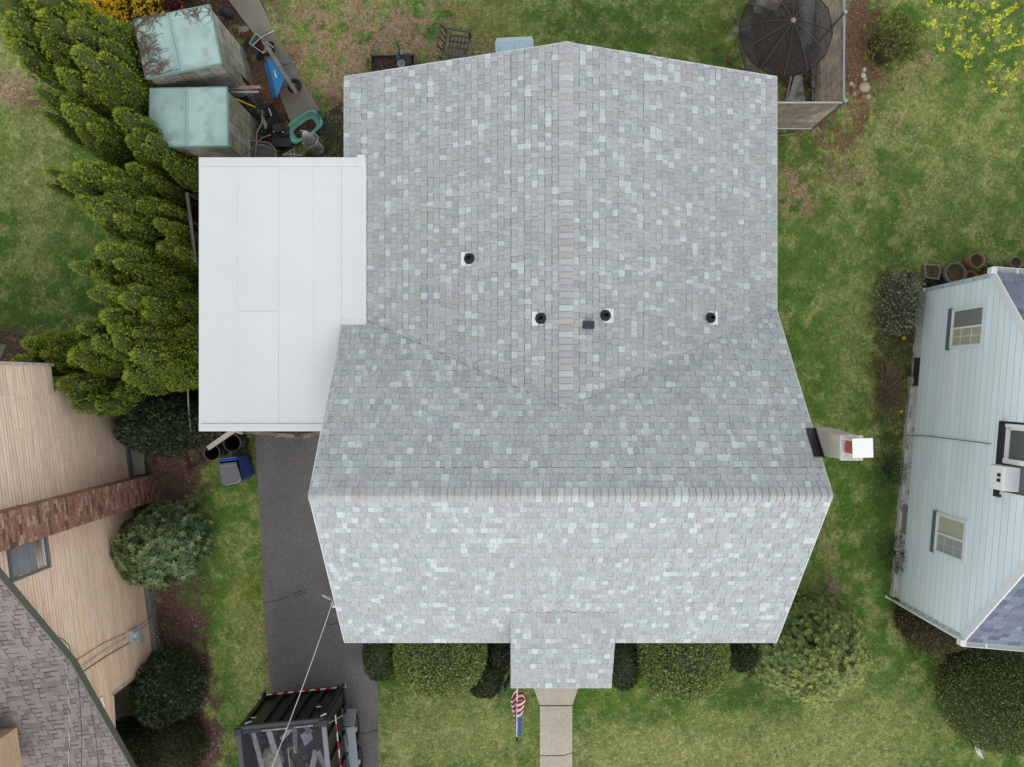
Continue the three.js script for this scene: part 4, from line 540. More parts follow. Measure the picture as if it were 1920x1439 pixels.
function arborvitae(label, tips, group = 'arborvitae screen along the left') {
  const R = rng(Math.round(Math.abs(tips[0][0] * 31 + tips[0][1] * 17)) + 5), bases = tips.map(([px, py, h]) => W(px, py, h).setY(0)), c = bases.reduce((a, b) => a.add(b), V3()).multiplyScalar(1 / bases.length);
  const g = thing('arborvitae', label, 'tree', c, { group });
  const tr = new MB(); bases.forEach((b, i) => { tr.tube([c.clone().lerp(b, 0.3), b.clone().lerp(c, 0.25).setY(tips[i][2] * 0.3), b.clone().setY(tips[i][2] * 0.8)], (t) => 0.06 - 0.045 * t, 6, C(92, 74, 58)); }); tr.build('trunk', MAT.bark, g);
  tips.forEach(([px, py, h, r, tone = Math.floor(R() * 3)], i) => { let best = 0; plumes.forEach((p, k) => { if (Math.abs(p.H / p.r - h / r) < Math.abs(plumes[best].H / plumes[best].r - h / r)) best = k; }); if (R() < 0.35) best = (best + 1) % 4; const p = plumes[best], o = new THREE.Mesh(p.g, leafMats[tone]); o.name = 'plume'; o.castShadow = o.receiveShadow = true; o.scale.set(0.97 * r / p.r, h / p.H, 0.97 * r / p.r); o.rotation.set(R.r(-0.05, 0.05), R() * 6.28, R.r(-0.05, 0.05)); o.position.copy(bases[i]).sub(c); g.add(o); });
  return g;
}
arborvitae('broad light green evergreen filling the top left corner', [[-20, -10, 4.8, 0.7, 1], [45, -25, 4.6, 0.6, 1], [70, 25, 4.2, 0.5, 1], [20, 40, 4.3, 0.55, 0], [10, 75, 4.0, 0.42, 2], [45, 85, 3.6, 0.4, 2], [110, 5, 3.6, 0.4, 2]]);
arborvitae('tall arborvitae with orange tip just left of the vine covered shed', [[136, 24, 3.9, 0.5], [122, 40, 3.6, 0.34], [175, 30, 3.2, 0.45], [150, 62, 3.1, 0.36], [205, 55, 2.6, 0.42]]);
arborvitae('slim dark arborvitae on the lawn side, second from the top left corner', [[68, 60, 4.1, 0.36], [82, 85, 3.8, 0.33], [100, 100, 3.4, 0.3]]);
arborvitae('big arborvitae whose lower plumes reach the gap between the two sheds', [[143, 108, 4.0, 0.46], [170, 150, 3.4, 0.42], [215, 130, 2.8, 0.42], [235, 160, 2.4, 0.36]]);
arborvitae('two-plumed arborvitae left of the gap between the two sheds', [[100, 136, 3.9, 0.36], [122, 180, 3.4, 0.36], [140, 165, 3.0, 0.3]]);
arborvitae('narrow dark arborvitae standing out onto the upper left lawn', [[70, 162, 3.9, 0.3, 2], [90, 222, 3.2, 0.26, 0], [84, 195, 3.5, 0.26, 2]]);
arborvitae('arborvitae with several thin plumes left of the lower shed roof', [[113, 218, 4.0, 0.36], [138, 245, 3.4, 0.28], [180, 220, 3.0, 0.26], [190, 248, 2.7, 0.24], [155, 268, 3.0, 0.28]]);
arborvitae('arborvitae tucked below the lower shed corner and beside the white roof', [[212, 226, 3.3, 0.42], [240, 262, 2.8, 0.34], [276, 256, 2.7, 0.38], [334, 306, 1.9, 0.36, 2], [310, 290, 2.1, 0.3]]);
arborvitae('arborvitae leaning out left level with the top edge of the white roof', [[92, 306, 4.0, 0.27], [112, 322, 4.1, 0.38], [98, 340, 3.8, 0.24], [135, 335, 3.5, 0.3]]);
arborvitae('long sharp arborvitae just below the dark gap level with the white roof top', [[153, 310, 4.0, 0.42], [190, 330, 3.4, 0.36], [178, 352, 3.5, 0.28]]);
arborvitae('arborvitae with two pale young plumes near the white roof corner', [[208, 370, 3.4, 0.46], [236, 305, 2.7, 0.28, 3], [270, 335, 2.3, 0.24, 3], [255, 375, 2.7, 0.36]]);
arborvitae('wide arborvitae with two blunt tips halfway down the upper left lawn', [[131, 372, 4.2, 0.34], [158, 388, 4.0, 0.42], [180, 400, 3.6, 0.38], [205, 420, 3.1, 0.34]]);
arborvitae('arborvitae with two plumes above the middle of the screen, pointing left', [[188, 474, 3.7, 0.44], [228, 478, 3.1, 0.4], [145, 488, 4.0, 0.33], [175, 505, 3.6, 0.3], [255, 505, 2.8, 0.42]]);
arborvitae('small round arborvitae touching the leaning fence rail by the white roof', [[305, 468, 2.1, 0.4], [290, 418, 2.4, 0.26, 3], [318, 495, 1.7, 0.34]]);
arborvitae('arborvitae in the middle of the screen level with the pipe vent', [[202, 532, 3.5, 0.35], [167, 545, 3.9, 0.3], [240, 520, 3.0, 0.4], [275, 535, 2.5, 0.4]]);
arborvitae('arborvitae with long yellowish plume level with the membrane roof joint', [[219, 566, 3.5, 0.4], [186, 568, 3.8, 0.28], [300, 560, 2.3, 0.4], [338, 575, 1.9, 0.3], [262, 572, 2.9, 0.34]]);
arborvitae('arborvitae with short plumes left of the inside corner of the white roof', [[207, 600, 3.5, 0.38], [188, 602, 3.6, 0.27], [200, 626, 3.3, 0.34], [268, 602, 2.7, 0.32], [245, 595, 3.0, 0.3]]);
arborvitae('largest rounded arborvitae cluster against the lower left of the white roof', [[253, 632, 3.0, 0.4], [248, 664, 3.1, 0.46], [226, 653, 3.2, 0.3], [234, 705, 2.9, 0.44], [275, 695, 2.5, 0.5], [320, 655, 2.0, 0.46], [300, 625, 2.3, 0.36], [310, 700, 1.9, 0.46], [285, 660, 2.4, 0.5], [345, 620, 1.7, 0.3]]);
arborvitae('thin arborvitae beside a bare brown gap above the tan house', [[172, 656, 3.4, 0.36], [146, 624, 3.4, 0.28], [152, 642, 3.2, 0.24], [165, 612, 3.1, 0.22]]);
arborvitae('loose dark arborvitae touching the rear corner of the tan house', [[135, 678, 3.1, 0.36, 3], [118, 715, 3.1, 0.38, 2], [142, 756, 2.8, 0.36], [185, 745, 2.4, 0.4], [165, 700, 2.6, 0.24, 3], [215, 730, 2.0, 0.34]]);
arborvitae('golden yellow feathery conifer behind the rear wall of the tan house', [[20, 672, 3.2, 0.4, 3], [40, 650, 3.1, 0.36, 3], [62, 640, 2.9, 0.4, 3], [95, 640, 2.6, 0.42, 1], [80, 668, 2.9, 0.42, 1], [110, 668, 2.5, 0.36, 0]]);

// shrubs: leaves over the skin of a lumpy dome, dark twigs and a core inside
function shrub(o) {
  const R = rng(o.seed), h = o.h, c0 = W(o.px, o.py, o.hm ?? h * 0.45).setY(0), rx = o.rx, rz = o.rz, g = thing(o.name, o.label, o.cat || 'shrub', c0, { group: o.group }), m = new MB(), sq = o.square || 0;
  const lump = (x, y, z) => 1 + (o.lump || 0) * (fbm(x * (o.lf || 2) + 9, z * (o.lf || 2) + y * 1.7 + 9, o.seed, 3) - 0.5) * 2;
  const skin = (a, e) => { const ce = Math.cos(e), se = Math.sin(e), k = sq ? Math.pow(Math.abs(Math.cos(a)), 4) + Math.pow(Math.abs(Math.sin(a)), 4) : 1, b = sq ? Math.pow(k, -0.25) * sq + (1 - sq) : 1, d = V3(Math.cos(a) * ce * b, se, Math.sin(a) * ce * b), f = lump(d.x, d.y, d.z), flat = o.flat ? Math.min(1, Math.pow(Math.max(0, ce), o.flat) + 0) : ce; const rr = o.flat ? Math.pow(Math.max(0, 1 - Math.pow(Math.max(0, se), 3)), 0.4) / Math.max(ce, 1e-3) : 1; return V3(d.x * rx * f * rr, Math.max(0.03, h * (0.12 + 0.88 * se) * (0.5 + 0.5 * f)), d.z * rz * f * rr); };
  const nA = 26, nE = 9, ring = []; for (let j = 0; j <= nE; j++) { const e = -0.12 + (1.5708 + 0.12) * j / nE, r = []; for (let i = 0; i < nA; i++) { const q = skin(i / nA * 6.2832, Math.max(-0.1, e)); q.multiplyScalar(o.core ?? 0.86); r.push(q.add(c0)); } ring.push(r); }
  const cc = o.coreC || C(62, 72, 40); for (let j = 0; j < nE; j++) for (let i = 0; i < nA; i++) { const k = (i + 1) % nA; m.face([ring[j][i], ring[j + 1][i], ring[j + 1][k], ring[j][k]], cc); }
  const tw = new MB(); for (let i = 0; i < (o.twigs ?? 24); i++) { const a = R() * 6.28, q = skin(a, R.r(0.2, 1.3)); tw.tube([c0.clone(), q.clone().multiplyScalar(0.5).add(c0).add(V3(R.r(-0.05, 0.05), 0, R.r(-0.05, 0.05))), q.clone().multiplyScalar(0.98).add(c0)], (t) => 0.014 * (1 - 0.75 * t), 4, o.twigC || C(86, 68, 52), false); } tw.build('stem', MAT.bark, g);
  for (let i = 0; i < o.n; i++) {
    const a = R() * 6.2832, e = Math.asin(Math.pow(R(), o.top ?? 0.8)), q = skin(a, e), dep = Math.pow(R(), 2) * (o.depth ?? 0.14); if (o.gap && fbm(Math.cos(a) * Math.cos(e) * 3.2 + 7, Math.sin(a) * Math.cos(e) * 3.2 + 7, o.seed + 3, 3) > 1 - o.gap) continue;
    const nor = V3(q.x / rx / rx, q.y / h / h * 1.3, q.z / rz / rz).normalize(), p = q.clone().multiplyScalar(1 - dep + R.r(0, o.shag ?? 0.02)).add(c0), col = mul(o.pal(R, nor), R.r(0.78, 1.22)), L = o.len * R.r(0.75, 1.25), wd = o.wid * R.r(0.8, 1.2);
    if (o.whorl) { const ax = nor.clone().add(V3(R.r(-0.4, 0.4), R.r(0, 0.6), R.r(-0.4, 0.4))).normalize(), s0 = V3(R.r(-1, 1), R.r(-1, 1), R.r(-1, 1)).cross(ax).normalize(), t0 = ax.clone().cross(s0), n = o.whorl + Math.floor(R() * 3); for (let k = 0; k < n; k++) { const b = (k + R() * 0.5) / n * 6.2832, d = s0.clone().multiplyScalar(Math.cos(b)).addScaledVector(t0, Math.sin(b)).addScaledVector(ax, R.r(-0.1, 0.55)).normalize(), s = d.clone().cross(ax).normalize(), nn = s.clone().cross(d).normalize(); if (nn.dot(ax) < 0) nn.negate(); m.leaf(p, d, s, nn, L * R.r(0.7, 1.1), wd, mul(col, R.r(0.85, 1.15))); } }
    else { const d = nor.clone().multiplyScalar(o.out ?? 0.7).add(V3(R.r(-1, 1), R.r(-0.6, 1), R.r(-1, 1)).multiplyScalar(o.wild ?? 0.8)).normalize(), [s, nn] = leafAxes(R, d); m.leaf(p, d, s, nn, L, wd, col); if (o.pair) for (const k of [-0.7, 0.7]) m.leaf(p, d.clone().addScaledVector(s, k).normalize(), s, nn, L * 0.8, wd, mul(col, 0.94)); }
  }
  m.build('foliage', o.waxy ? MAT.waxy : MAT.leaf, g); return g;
}
const box1 = (R) => R() < 0.45 ? C(164, 178, 100) : R() < 0.5 ? C(128, 148, 76) : C(98, 118, 62);
const darkYew = (R) => R() < 0.3 ? C(78, 100, 60) : R() < 0.6 ? C(56, 78, 48) : C(42, 60, 38);
shrub({ name: 'clipped_hedge', label: 'large clipped dome hedge under the front eave left of the porch roof', cat: 'hedge', seed: 1001, px: 825, py: 1216, h: 1.6, rx: 1.17, rz: 1.17, n: 15000, len: 0.05, wid: 0.02, pair: true, pal: box1, lump: 0.05, core: 0.93, depth: 0.06, square: 0.35, flat: 1, out: 0.3, wild: 1, top: 0.5 });
shrub({ name: 'clipped_hedge', label: 'large clipped dome hedge under the front eave right of the porch roof', cat: 'hedge', seed: 1002, px: 1280, py: 1222, h: 1.6, rx: 1.14, rz: 1.19, n: 15000, len: 0.05, wid: 0.02, pair: true, pal: box1, lump: 0.05, core: 0.93, depth: 0.06, square: 0.35, flat: 1, out: 0.3, wild: 1, top: 0.5 });
shrub({ name: 'hedge', label: 'dark low hedge between the driveway and the left dome hedge', cat: 'hedge', seed: 1003, px: 716, py: 1222, h: 1.0, rx: 0.46, rz: 0.68, n: 2600, len: 0.06, wid: 0.022, pair: true, pal: (R) => R() < 0.4 ? C(104, 118, 62) : C(70, 86, 46), lump: 0.12, core: 0.9, square: 0.4, flat: 1 });
shrub({ name: 'hedge', label: 'dark low bush right of the left dome hedge, reaching the small flag', cat: 'hedge', seed: 1004, px: 905, py: 1260, h: 0.85, rx: 0.56, rz: 0.72, n: 3000, len: 0.06, wid: 0.022, pair: true, pal: (R) => R() < 0.3 ? C(92, 108, 60) : C(58, 74, 42), lump: 0.15, core: 0.9 });
shrub({ name: 'hedge', label: 'deep shaded bush squeezed between the porch roof and the left dome hedge', cat: 'hedge', seed: 1005, px: 935, py: 1222, h: 0.9, rx: 0.34, rz: 0.5, n: 1500, len: 0.06, wid: 0.022, pair: true, pal: (R) => R() < 0.3 ? C(62, 76, 42) : C(40, 52, 32), lump: 0.15, core: 0.9 });
shrub({ name: 'hedge', label: 'dark low hedge right of the porch roof before the right dome hedge', cat: 'hedge', seed: 1006, px: 1168, py: 1238, h: 0.9, rx: 0.38, rz: 0.72, n: 2400, len: 0.06, wid: 0.022, pair: true, pal: (R) => R() < 0.3 ? C(92, 106, 58) : C(62, 78, 44), lump: 0.1, core: 0.9, square: 0.4, flat: 1 });
shrub({ name: 'hedge', label: 'dark low bush between the right dome hedge and the yellow green rhododendron', cat: 'hedge', seed: 1007, px: 1390, py: 1222, h: 0.9, rx: 0.42, rz: 0.52, n: 2000, len: 0.06, wid: 0.022, pair: true, pal: (R) => R() < 0.3 ? C(98, 110, 62) : C(66, 80, 46), lump: 0.15, core: 0.9 });
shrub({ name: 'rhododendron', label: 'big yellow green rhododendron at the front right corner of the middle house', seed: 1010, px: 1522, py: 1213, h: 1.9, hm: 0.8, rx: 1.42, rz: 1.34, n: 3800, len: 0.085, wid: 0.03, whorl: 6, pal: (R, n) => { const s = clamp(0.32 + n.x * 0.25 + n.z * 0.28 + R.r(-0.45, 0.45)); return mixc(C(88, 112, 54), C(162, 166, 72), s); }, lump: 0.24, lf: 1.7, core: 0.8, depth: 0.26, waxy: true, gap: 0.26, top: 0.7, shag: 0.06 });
shrub({ name: 'rhododendron', label: 'grey green rhododendron in front of the brick chimney of the tan house', seed: 1011, px: 300, py: 1026, h: 1.7, hm: 0.7, rx: 1.16, rz: 1.08, n: 1700, len: 0.115, wid: 0.034, whorl: 6, pal: (R) => R() < 0.3 ? C(126, 144, 94) : R() < 0.5 ? C(84, 108, 62) : C(60, 84, 46), lump: 0.2, lf: 1.8, core: 0.8, depth: 0.22, waxy: true, gap: 0.3, top: 0.7, shag: 0.05 });
shrub({ name: 'yew', label: 'dark spreading yew against the tan house below the arborvitae', seed: 1012, px: 297, py: 795, h: 1.5, hm: 0.75, rx: 1.02, rz: 0.76, n: 7000, len: 0.085, wid: 0.024, pair: true, pal: darkYew, lump: 0.2, core: 0.82, depth: 0.22, shag: 0.12, wild: 0.9, top: 0.75 });
shrub({ name: 'yew', label: 'dark rounded yew by the porch of the tan house', seed: 1013, px: 308, py: 1296, h: 1.5, hm: 0.75, rx: 0.84, rz: 0.88, n: 5600, len: 0.085, wid: 0.024, pair: true, pal: darkYew, lump: 0.22, core: 0.82, depth: 0.2, shag: 0.05, top: 0.75 });
shrub({ name: 'low_shrub', label: 'low wide olive shrub at the bottom left below the dark rounded yew', seed: 1014, px: 305, py: 1404, h: 0.9, rx: 1.1, rz: 0.86, n: 8000, len: 0.045, wid: 0.02, pair: true, pal: (R) => R() < 0.35 ? C(100, 104, 56) : R() < 0.6 ? C(66, 74, 40) : C(92, 76, 58), lump: 0.12, core: 0.88, depth: 0.14, top: 0.75 });
shrub({ name: 'low_shrub', label: 'small dark shrub under the roof edge beside the tan house porch post', seed: 1018, px: 235, py: 1372, h: 0.6, rx: 0.4, rz: 0.36, n: 1400, len: 0.05, wid: 0.022, pair: true, pal: darkYew, lump: 0.15, core: 0.88 });
shrub({ name: 'clipped_hedge', label: 'huge dark clipped dome hedge at the right edge below the blue house', cat: 'hedge', seed: 1015, px: 1884, py: 1316, h: 1.9, hm: 0.8, rx: 1.36, rz: 1.34, n: 17000, len: 0.05, wid: 0.018, pair: true, pal: (R) => R() < 0.35 ? C(150, 162, 92) : R() < 0.6 ? C(104, 124, 66) : C(92, 102, 60), lump: 0.06, core: 0.93, depth: 0.07, top: 0.75 });
shrub({ name: 'clipped_hedge', label: 'brownish clipped dome hedge below the front corner of the blue house', cat: 'hedge', seed: 1016, px: 1766, py: 1168, h: 1.25, rx: 0.98, rz: 0.8, n: 8000, len: 0.045, wid: 0.018, pair: true, pal: (R) => R() < 0.35 ? C(128, 112, 72) : R() < 0.6 ? C(98, 84, 58) : C(90, 98, 54), lump: 0.06, core: 0.93, depth: 0.07, coreC: C(44, 34, 24), top: 0.75 });
shrub({ name: 'shrub', label: 'loose yellow green shrub on the lawn right of the chain link fence', seed: 1017, px: 1674, py: 80, h: 1.0, rx: 0.72, rz: 0.66, n: 2600, len: 0.055, wid: 0.028, pair: true, pal: (R) => R() < 0.4 ? C(140, 146, 56) : C(98, 116, 44), lump: 0.3, lf: 2.6, core: 0.55, depth: 0.4, gap: 0.4, twigs: 70, twigC: C(120, 98, 76), shag: 0.08, coreC: C(70, 56, 40) });
shrub({ name: 'shrub', label: 'grey green sparse shrub at the rear corner of the blue house', seed: 1019, px: 1690, py: 568, h: 0.9, rx: 0.56, rz: 0.78, n: 1500, len: 0.06, wid: 0.022, pair: true, pal: (R) => R() < 0.5 ? C(150, 158, 134) : C(122, 132, 104), lump: 0.25, core: 0.5, depth: 0.4, gap: 0.3, twigs: 210, twigC: C(150, 134, 118), shag: 0.14, coreC: C(98, 88, 70) });
shrub({ name: 'shrub', label: 'bare twiggy bush against the middle of the blue house foundation', seed: 1020, px: 1672, py: 735, h: 0.55, rx: 0.46, rz: 0.9, n: 900, len: 0.06, wid: 0.016, pal: (R) => R() < 0.5 ? C(150, 144, 90) : C(116, 122, 72), lump: 0.3, core: 0.4, depth: 0.5, twigs: 260, twigC: C(168, 146, 122), shag: 0.16, coreC: C(112, 98, 72) });
shrub({ name: 'grass_clump', label: 'dark strappy leaf clump at the foundation near the blue house front corner', cat: 'plant', seed: 1021, px: 1680, py: 1040, h: 0.45, rx: 0.3, rz: 0.34, n: 260, len: 0.32, wid: 0.016, pal: (R) => R() < 0.4 ? C(64, 88, 46) : C(44, 66, 38), core: 0.3, depth: 0.7, twigs: 4, out: 0.9, wild: 0.5 });
shrub({ name: 'grass_clump', label: 'green strappy leaf clump beside the blue house opposite the chimney cap', cat: 'plant', seed: 1022, px: 1668, py: 880, h: 0.4, rx: 0.34, rz: 0.4, n: 240, len: 0.3, wid: 0.014, pal: (R) => R() < 0.4 ? C(78, 102, 50) : C(52, 78, 40), core: 0.3, depth: 0.7, twigs: 20, out: 0.8, wild: 0.6 });
for (const [px, py, l] of [[1699, 613, 'yellow daffodil in the bed by the sparse grey green shrub'], [1695, 634, 'yellow daffodil with green leaves below the upper daffodil'], [1690, 772, 'small single yellow daffodil against the middle foundation']]) { const p = W(px, py, 0.25), b = p.clone().setY(0), g = thing('daffodil', l, 'flower', b), R = rng(px), m = new MB(); m.tube([b, b.clone().lerp(p, 0.7).add(V3(0.01, 0, 0)), p], 0.005, 5, C(90, 120, 50)); m.build('stem', MAT.leaf, g); const f = new MB(); for (let k = 0; k < 6; k++) { const a = k / 6 * 6.28, d = V3(Math.cos(a), 0.3, Math.sin(a)).normalize(); f.leaf(p, d, V3(-d.z, 0, d.x).normalize(), V3(0, 1, 0), 0.055, 0.04, C(244, 216, 40)); } f.add(new THREE.CylinderGeometry(0.022, 0.014, 0.03, 8, 1, true), M4(p.clone().add(V3(0, 0.012, 0))), C(246, 206, 20)); f.build('blossom', MAT.leaf, g); const lv = new MB(); for (let k = 0; k < 9; k++) { const a = R() * 6.28, d = V3(Math.cos(a), 0.9, Math.sin(a)).normalize(), [s, n] = leafAxes(R, d); lv.leaf(b, d, s, n, R.r(0.2, 0.3), 0.02, C(104, 138, 60)); } lv.build('leaves', MAT.leaf, g); }

shrub({ name: 'shrub', label: 'dark reddish shrub under the right eave above the yellow green rhododendron', seed: 1023, px: 1425, py: 1140, h: 0.9, rx: 0.5, rz: 0.6, n: 1800, len: 0.055, wid: 0.026, pair: true, pal: (R) => R() < 0.4 ? C(104, 58, 54) : R() < 0.6 ? C(70, 50, 44) : C(66, 80, 44), lump: 0.25, core: 0.8, coreC: C(48, 36, 30) });
// forsythia and a red leaved shrub at the top
function cane(m, p, d, len, r, n, droop, R, c, wob = 0.25) { const path = [p.clone()], q = p.clone(), v = d.clone().normalize(); for (let i = 0; i < n; i++) { v.add(V3(R.r(-wob, wob), R.r(-wob, wob) - droop, R.r(-wob, wob))).normalize(); q.addScaledVector(v, len / n); if (q.y < 0.02) q.y = 0.02; path.push(q.clone()); } m.tube(path, (t) => r * (1 - 0.8 * t), 4, c, false); return path; }
{ const R = rng(1200), p0 = W(255, 10, 0), g = thing('forsythia', 'forsythia bush full of yellow flowers above the vine covered shed', 'shrub', p0), m = new MB(), f = new MB();
  for (let i = 0; i < 240; i++) { const a = R() * 6.28, b = p0.clone().add(V3(R.r(-0.9, 1.0), 0, R.r(-0.5, 0.15))), P = cane(m, b, V3(Math.cos(a) * 0.6, 1, Math.sin(a) * 0.6), R.r(0.8, 1.5), 0.008, 6, 0.06, R, C(110, 92, 66));
    for (let k = 2; k < P.length; k++) for (let j = 0; j < 4; j++) if (R() < 0.55) { const q = P[k].clone().add(V3(R.r(-0.05, 0.05), R.r(-0.05, 0.05), R.r(-0.05, 0.05))); for (let l = 0; l < 4; l++) { const d = V3(R.r(-1, 1), R.r(-0.2, 1), R.r(-1, 1)).normalize(), [s, n] = leafAxes(R, d); f.leaf(q, d, s, n, 0.052, 0.038, mul(C(246, 212, 30), R.r(0.85, 1.1))); } } }
  m.build('stem', MAT.bark, g); f.build('blossom', MAT.leaf, g);
  shrub({ name: 'shrub', label: 'small deep red shrub beside the yellow forsythia behind the shed', seed: 1205, px: 326, py: 10, h: 1.4, rx: 0.3, rz: 0.26, n: 900, len: 0.05, wid: 0.026, pair: true, pal: (r) => r() < 0.5 ? C(120, 32, 34) : C(86, 26, 28), lump: 0.2, core: 0.7, coreC: C(50, 20, 20) });
  const w = thing('board_fence', 'weathered brown board fence piece behind the shed at the top', 'fence', W(352, 2)), w0 = W(336, -8, 0), w1 = W(368, -10, 0); for (let i = 0; i < 4; i++) { const a = w0.clone().lerp(w1, i / 4), b = w0.clone().lerp(w1, (i + 0.94) / 4), k = new MB(), z = V3(0, 0, 0.03); k.hex([a, b, b.clone().add(z), a.clone().add(z), a.clone().setY(1.2), b.clone().setY(1.2), b.clone().setY(1.2).add(z), a.clone().setY(1.2).add(z)], mul(C(134, 108, 98), R.r(0.9, 1.1))); k.build('plank', MAT.weathered, w); }
}
{ // maple reaching in from the top right, in yellow green flower
  const R = rng(1300), root = V3(14.6, 0, -10.4), g = thing('maple_tree', 'maple with bare twigs and yellow green blossom in the top right corner', 'tree', root), tr = new MB(), hub = V3(14.5, 4.2, -10.3);
  tr.tube([root, V3(14.55, 2, -10.4), hub, V3(14.4, 6.5, -10.2), V3(14.2, 8.2, -10)], (t) => 0.16 * (1 - 0.75 * t), 9, C(118, 108, 98)); tr.build('trunk', MAT.bark, g);
  const tips = [[1762, 14, 4.6], [1778, 50, 4.4], [1752, 48, 3.6], [1792, 80, 4.2], [1805, 36, 4.7], [1798, 95, 4.0], [1815, 128, 3.7], [1838, 95, 4.4], [1830, 70, 4.8], [1860, 152, 4.0], [1882, 175, 3.8], [1868, 118, 4.4], [1900, 150, 4.3], [1880, 90, 4.9], [1910, 120, 4.6], [1850, 40, 5.1], [1925, 165, 4.2], [1890, 55, 5.3], [1820, 10, 5.1], [1915, 80, 5.2], [1865, 10, 5.5], [1940, 120, 4.6], [1925, 40, 5.6]];
  const lm = new MB(), f = new MB();
  const puff = (q, s) => { for (let l = 0; l < 16; l++) { const d = V3(R.r(-1, 1), R.r(-0.7, 1), R.r(-1, 1)).normalize(), [sd, n] = leafAxes(R, d); f.leaf(q.clone().addScaledVector(d, s * R.r(0, 0.5)), d, sd, n, s * R.r(0.55, 0.95), s * 0.5, mul(R() < 0.7 ? C(214, 216, 62) : C(178, 190, 50), R.r(0.85, 1.12))); } };
  for (const [x, y, h] of tips) { const tip = W(x, y, h), st = hub.clone().add(V3(-0.15, R.r(0.2, 2.6), 0.1)), path = []; for (let k = 0; k <= 9; k++) { const t = k / 9; path.push(st.clone().lerp(tip, t).add(V3(R.r(-0.05, 0.05), Math.sin(t * 3.1) * 0.3 + R.r(-0.04, 0.04), R.r(-0.05, 0.05)))); } path[9].copy(tip); lm.tube(path, (t) => 0.026 * (1 - 0.84 * t), 5, C(134, 122, 108), false);
    for (let k = 4; k <= 9; k++) for (let j = 0; j < 2; j++) { const a = R() * 6.28, tw = [path[k].clone(), path[k].clone().add(V3(Math.cos(a) * 0.12 - 0.05, R.r(0, 0.1), Math.sin(a) * 0.12 + 0.04)), path[k].clone().add(V3(Math.cos(a) * R.r(0.16, 0.34) - 0.1, R.r(0, 0.2), Math.sin(a) * R.r(0.16, 0.34) + 0.08))]; lm.tube(tw, (t) => 0.007 * (1 - 0.6 * t), 4, C(134, 122, 108), false); if (R() < 0.72) puff(tw[2], R.r(0.045, 0.085)); if (R() < 0.25) puff(tw[1], R.r(0.04, 0.07)); }
    puff(tip, 0.08); }
  lm.build('limb', MAT.bark, g); f.build('blossom', MAT.leaf, g);
}
{ // brambles along the chain link fence
  const R = rng(1400), p0 = W(1540, 130), g = thing('bramble', 'tangle of bare pinkish brown brambles inside the chain link fence', 'shrub', p0), m = new MB();
  for (let i = 0; i < 150; i++) { const b = W(R.r(1480, 1580), R.r(-10, 215), 0), t = W(R.r(1500, 1590), R.r(0, 190), 1.2); cane(m, b, t.sub(b).setY(R.r(0.6, 1.6)), R.r(0.7, 2.0), R.r(0.005, 0.012), 8, 0.09, R, mul(mixc(C(150, 124, 112), C(112, 86, 76), R()), R.r(0.8, 1.1)), 0.3); }
  m.build('stem', MAT.bark, g);
}
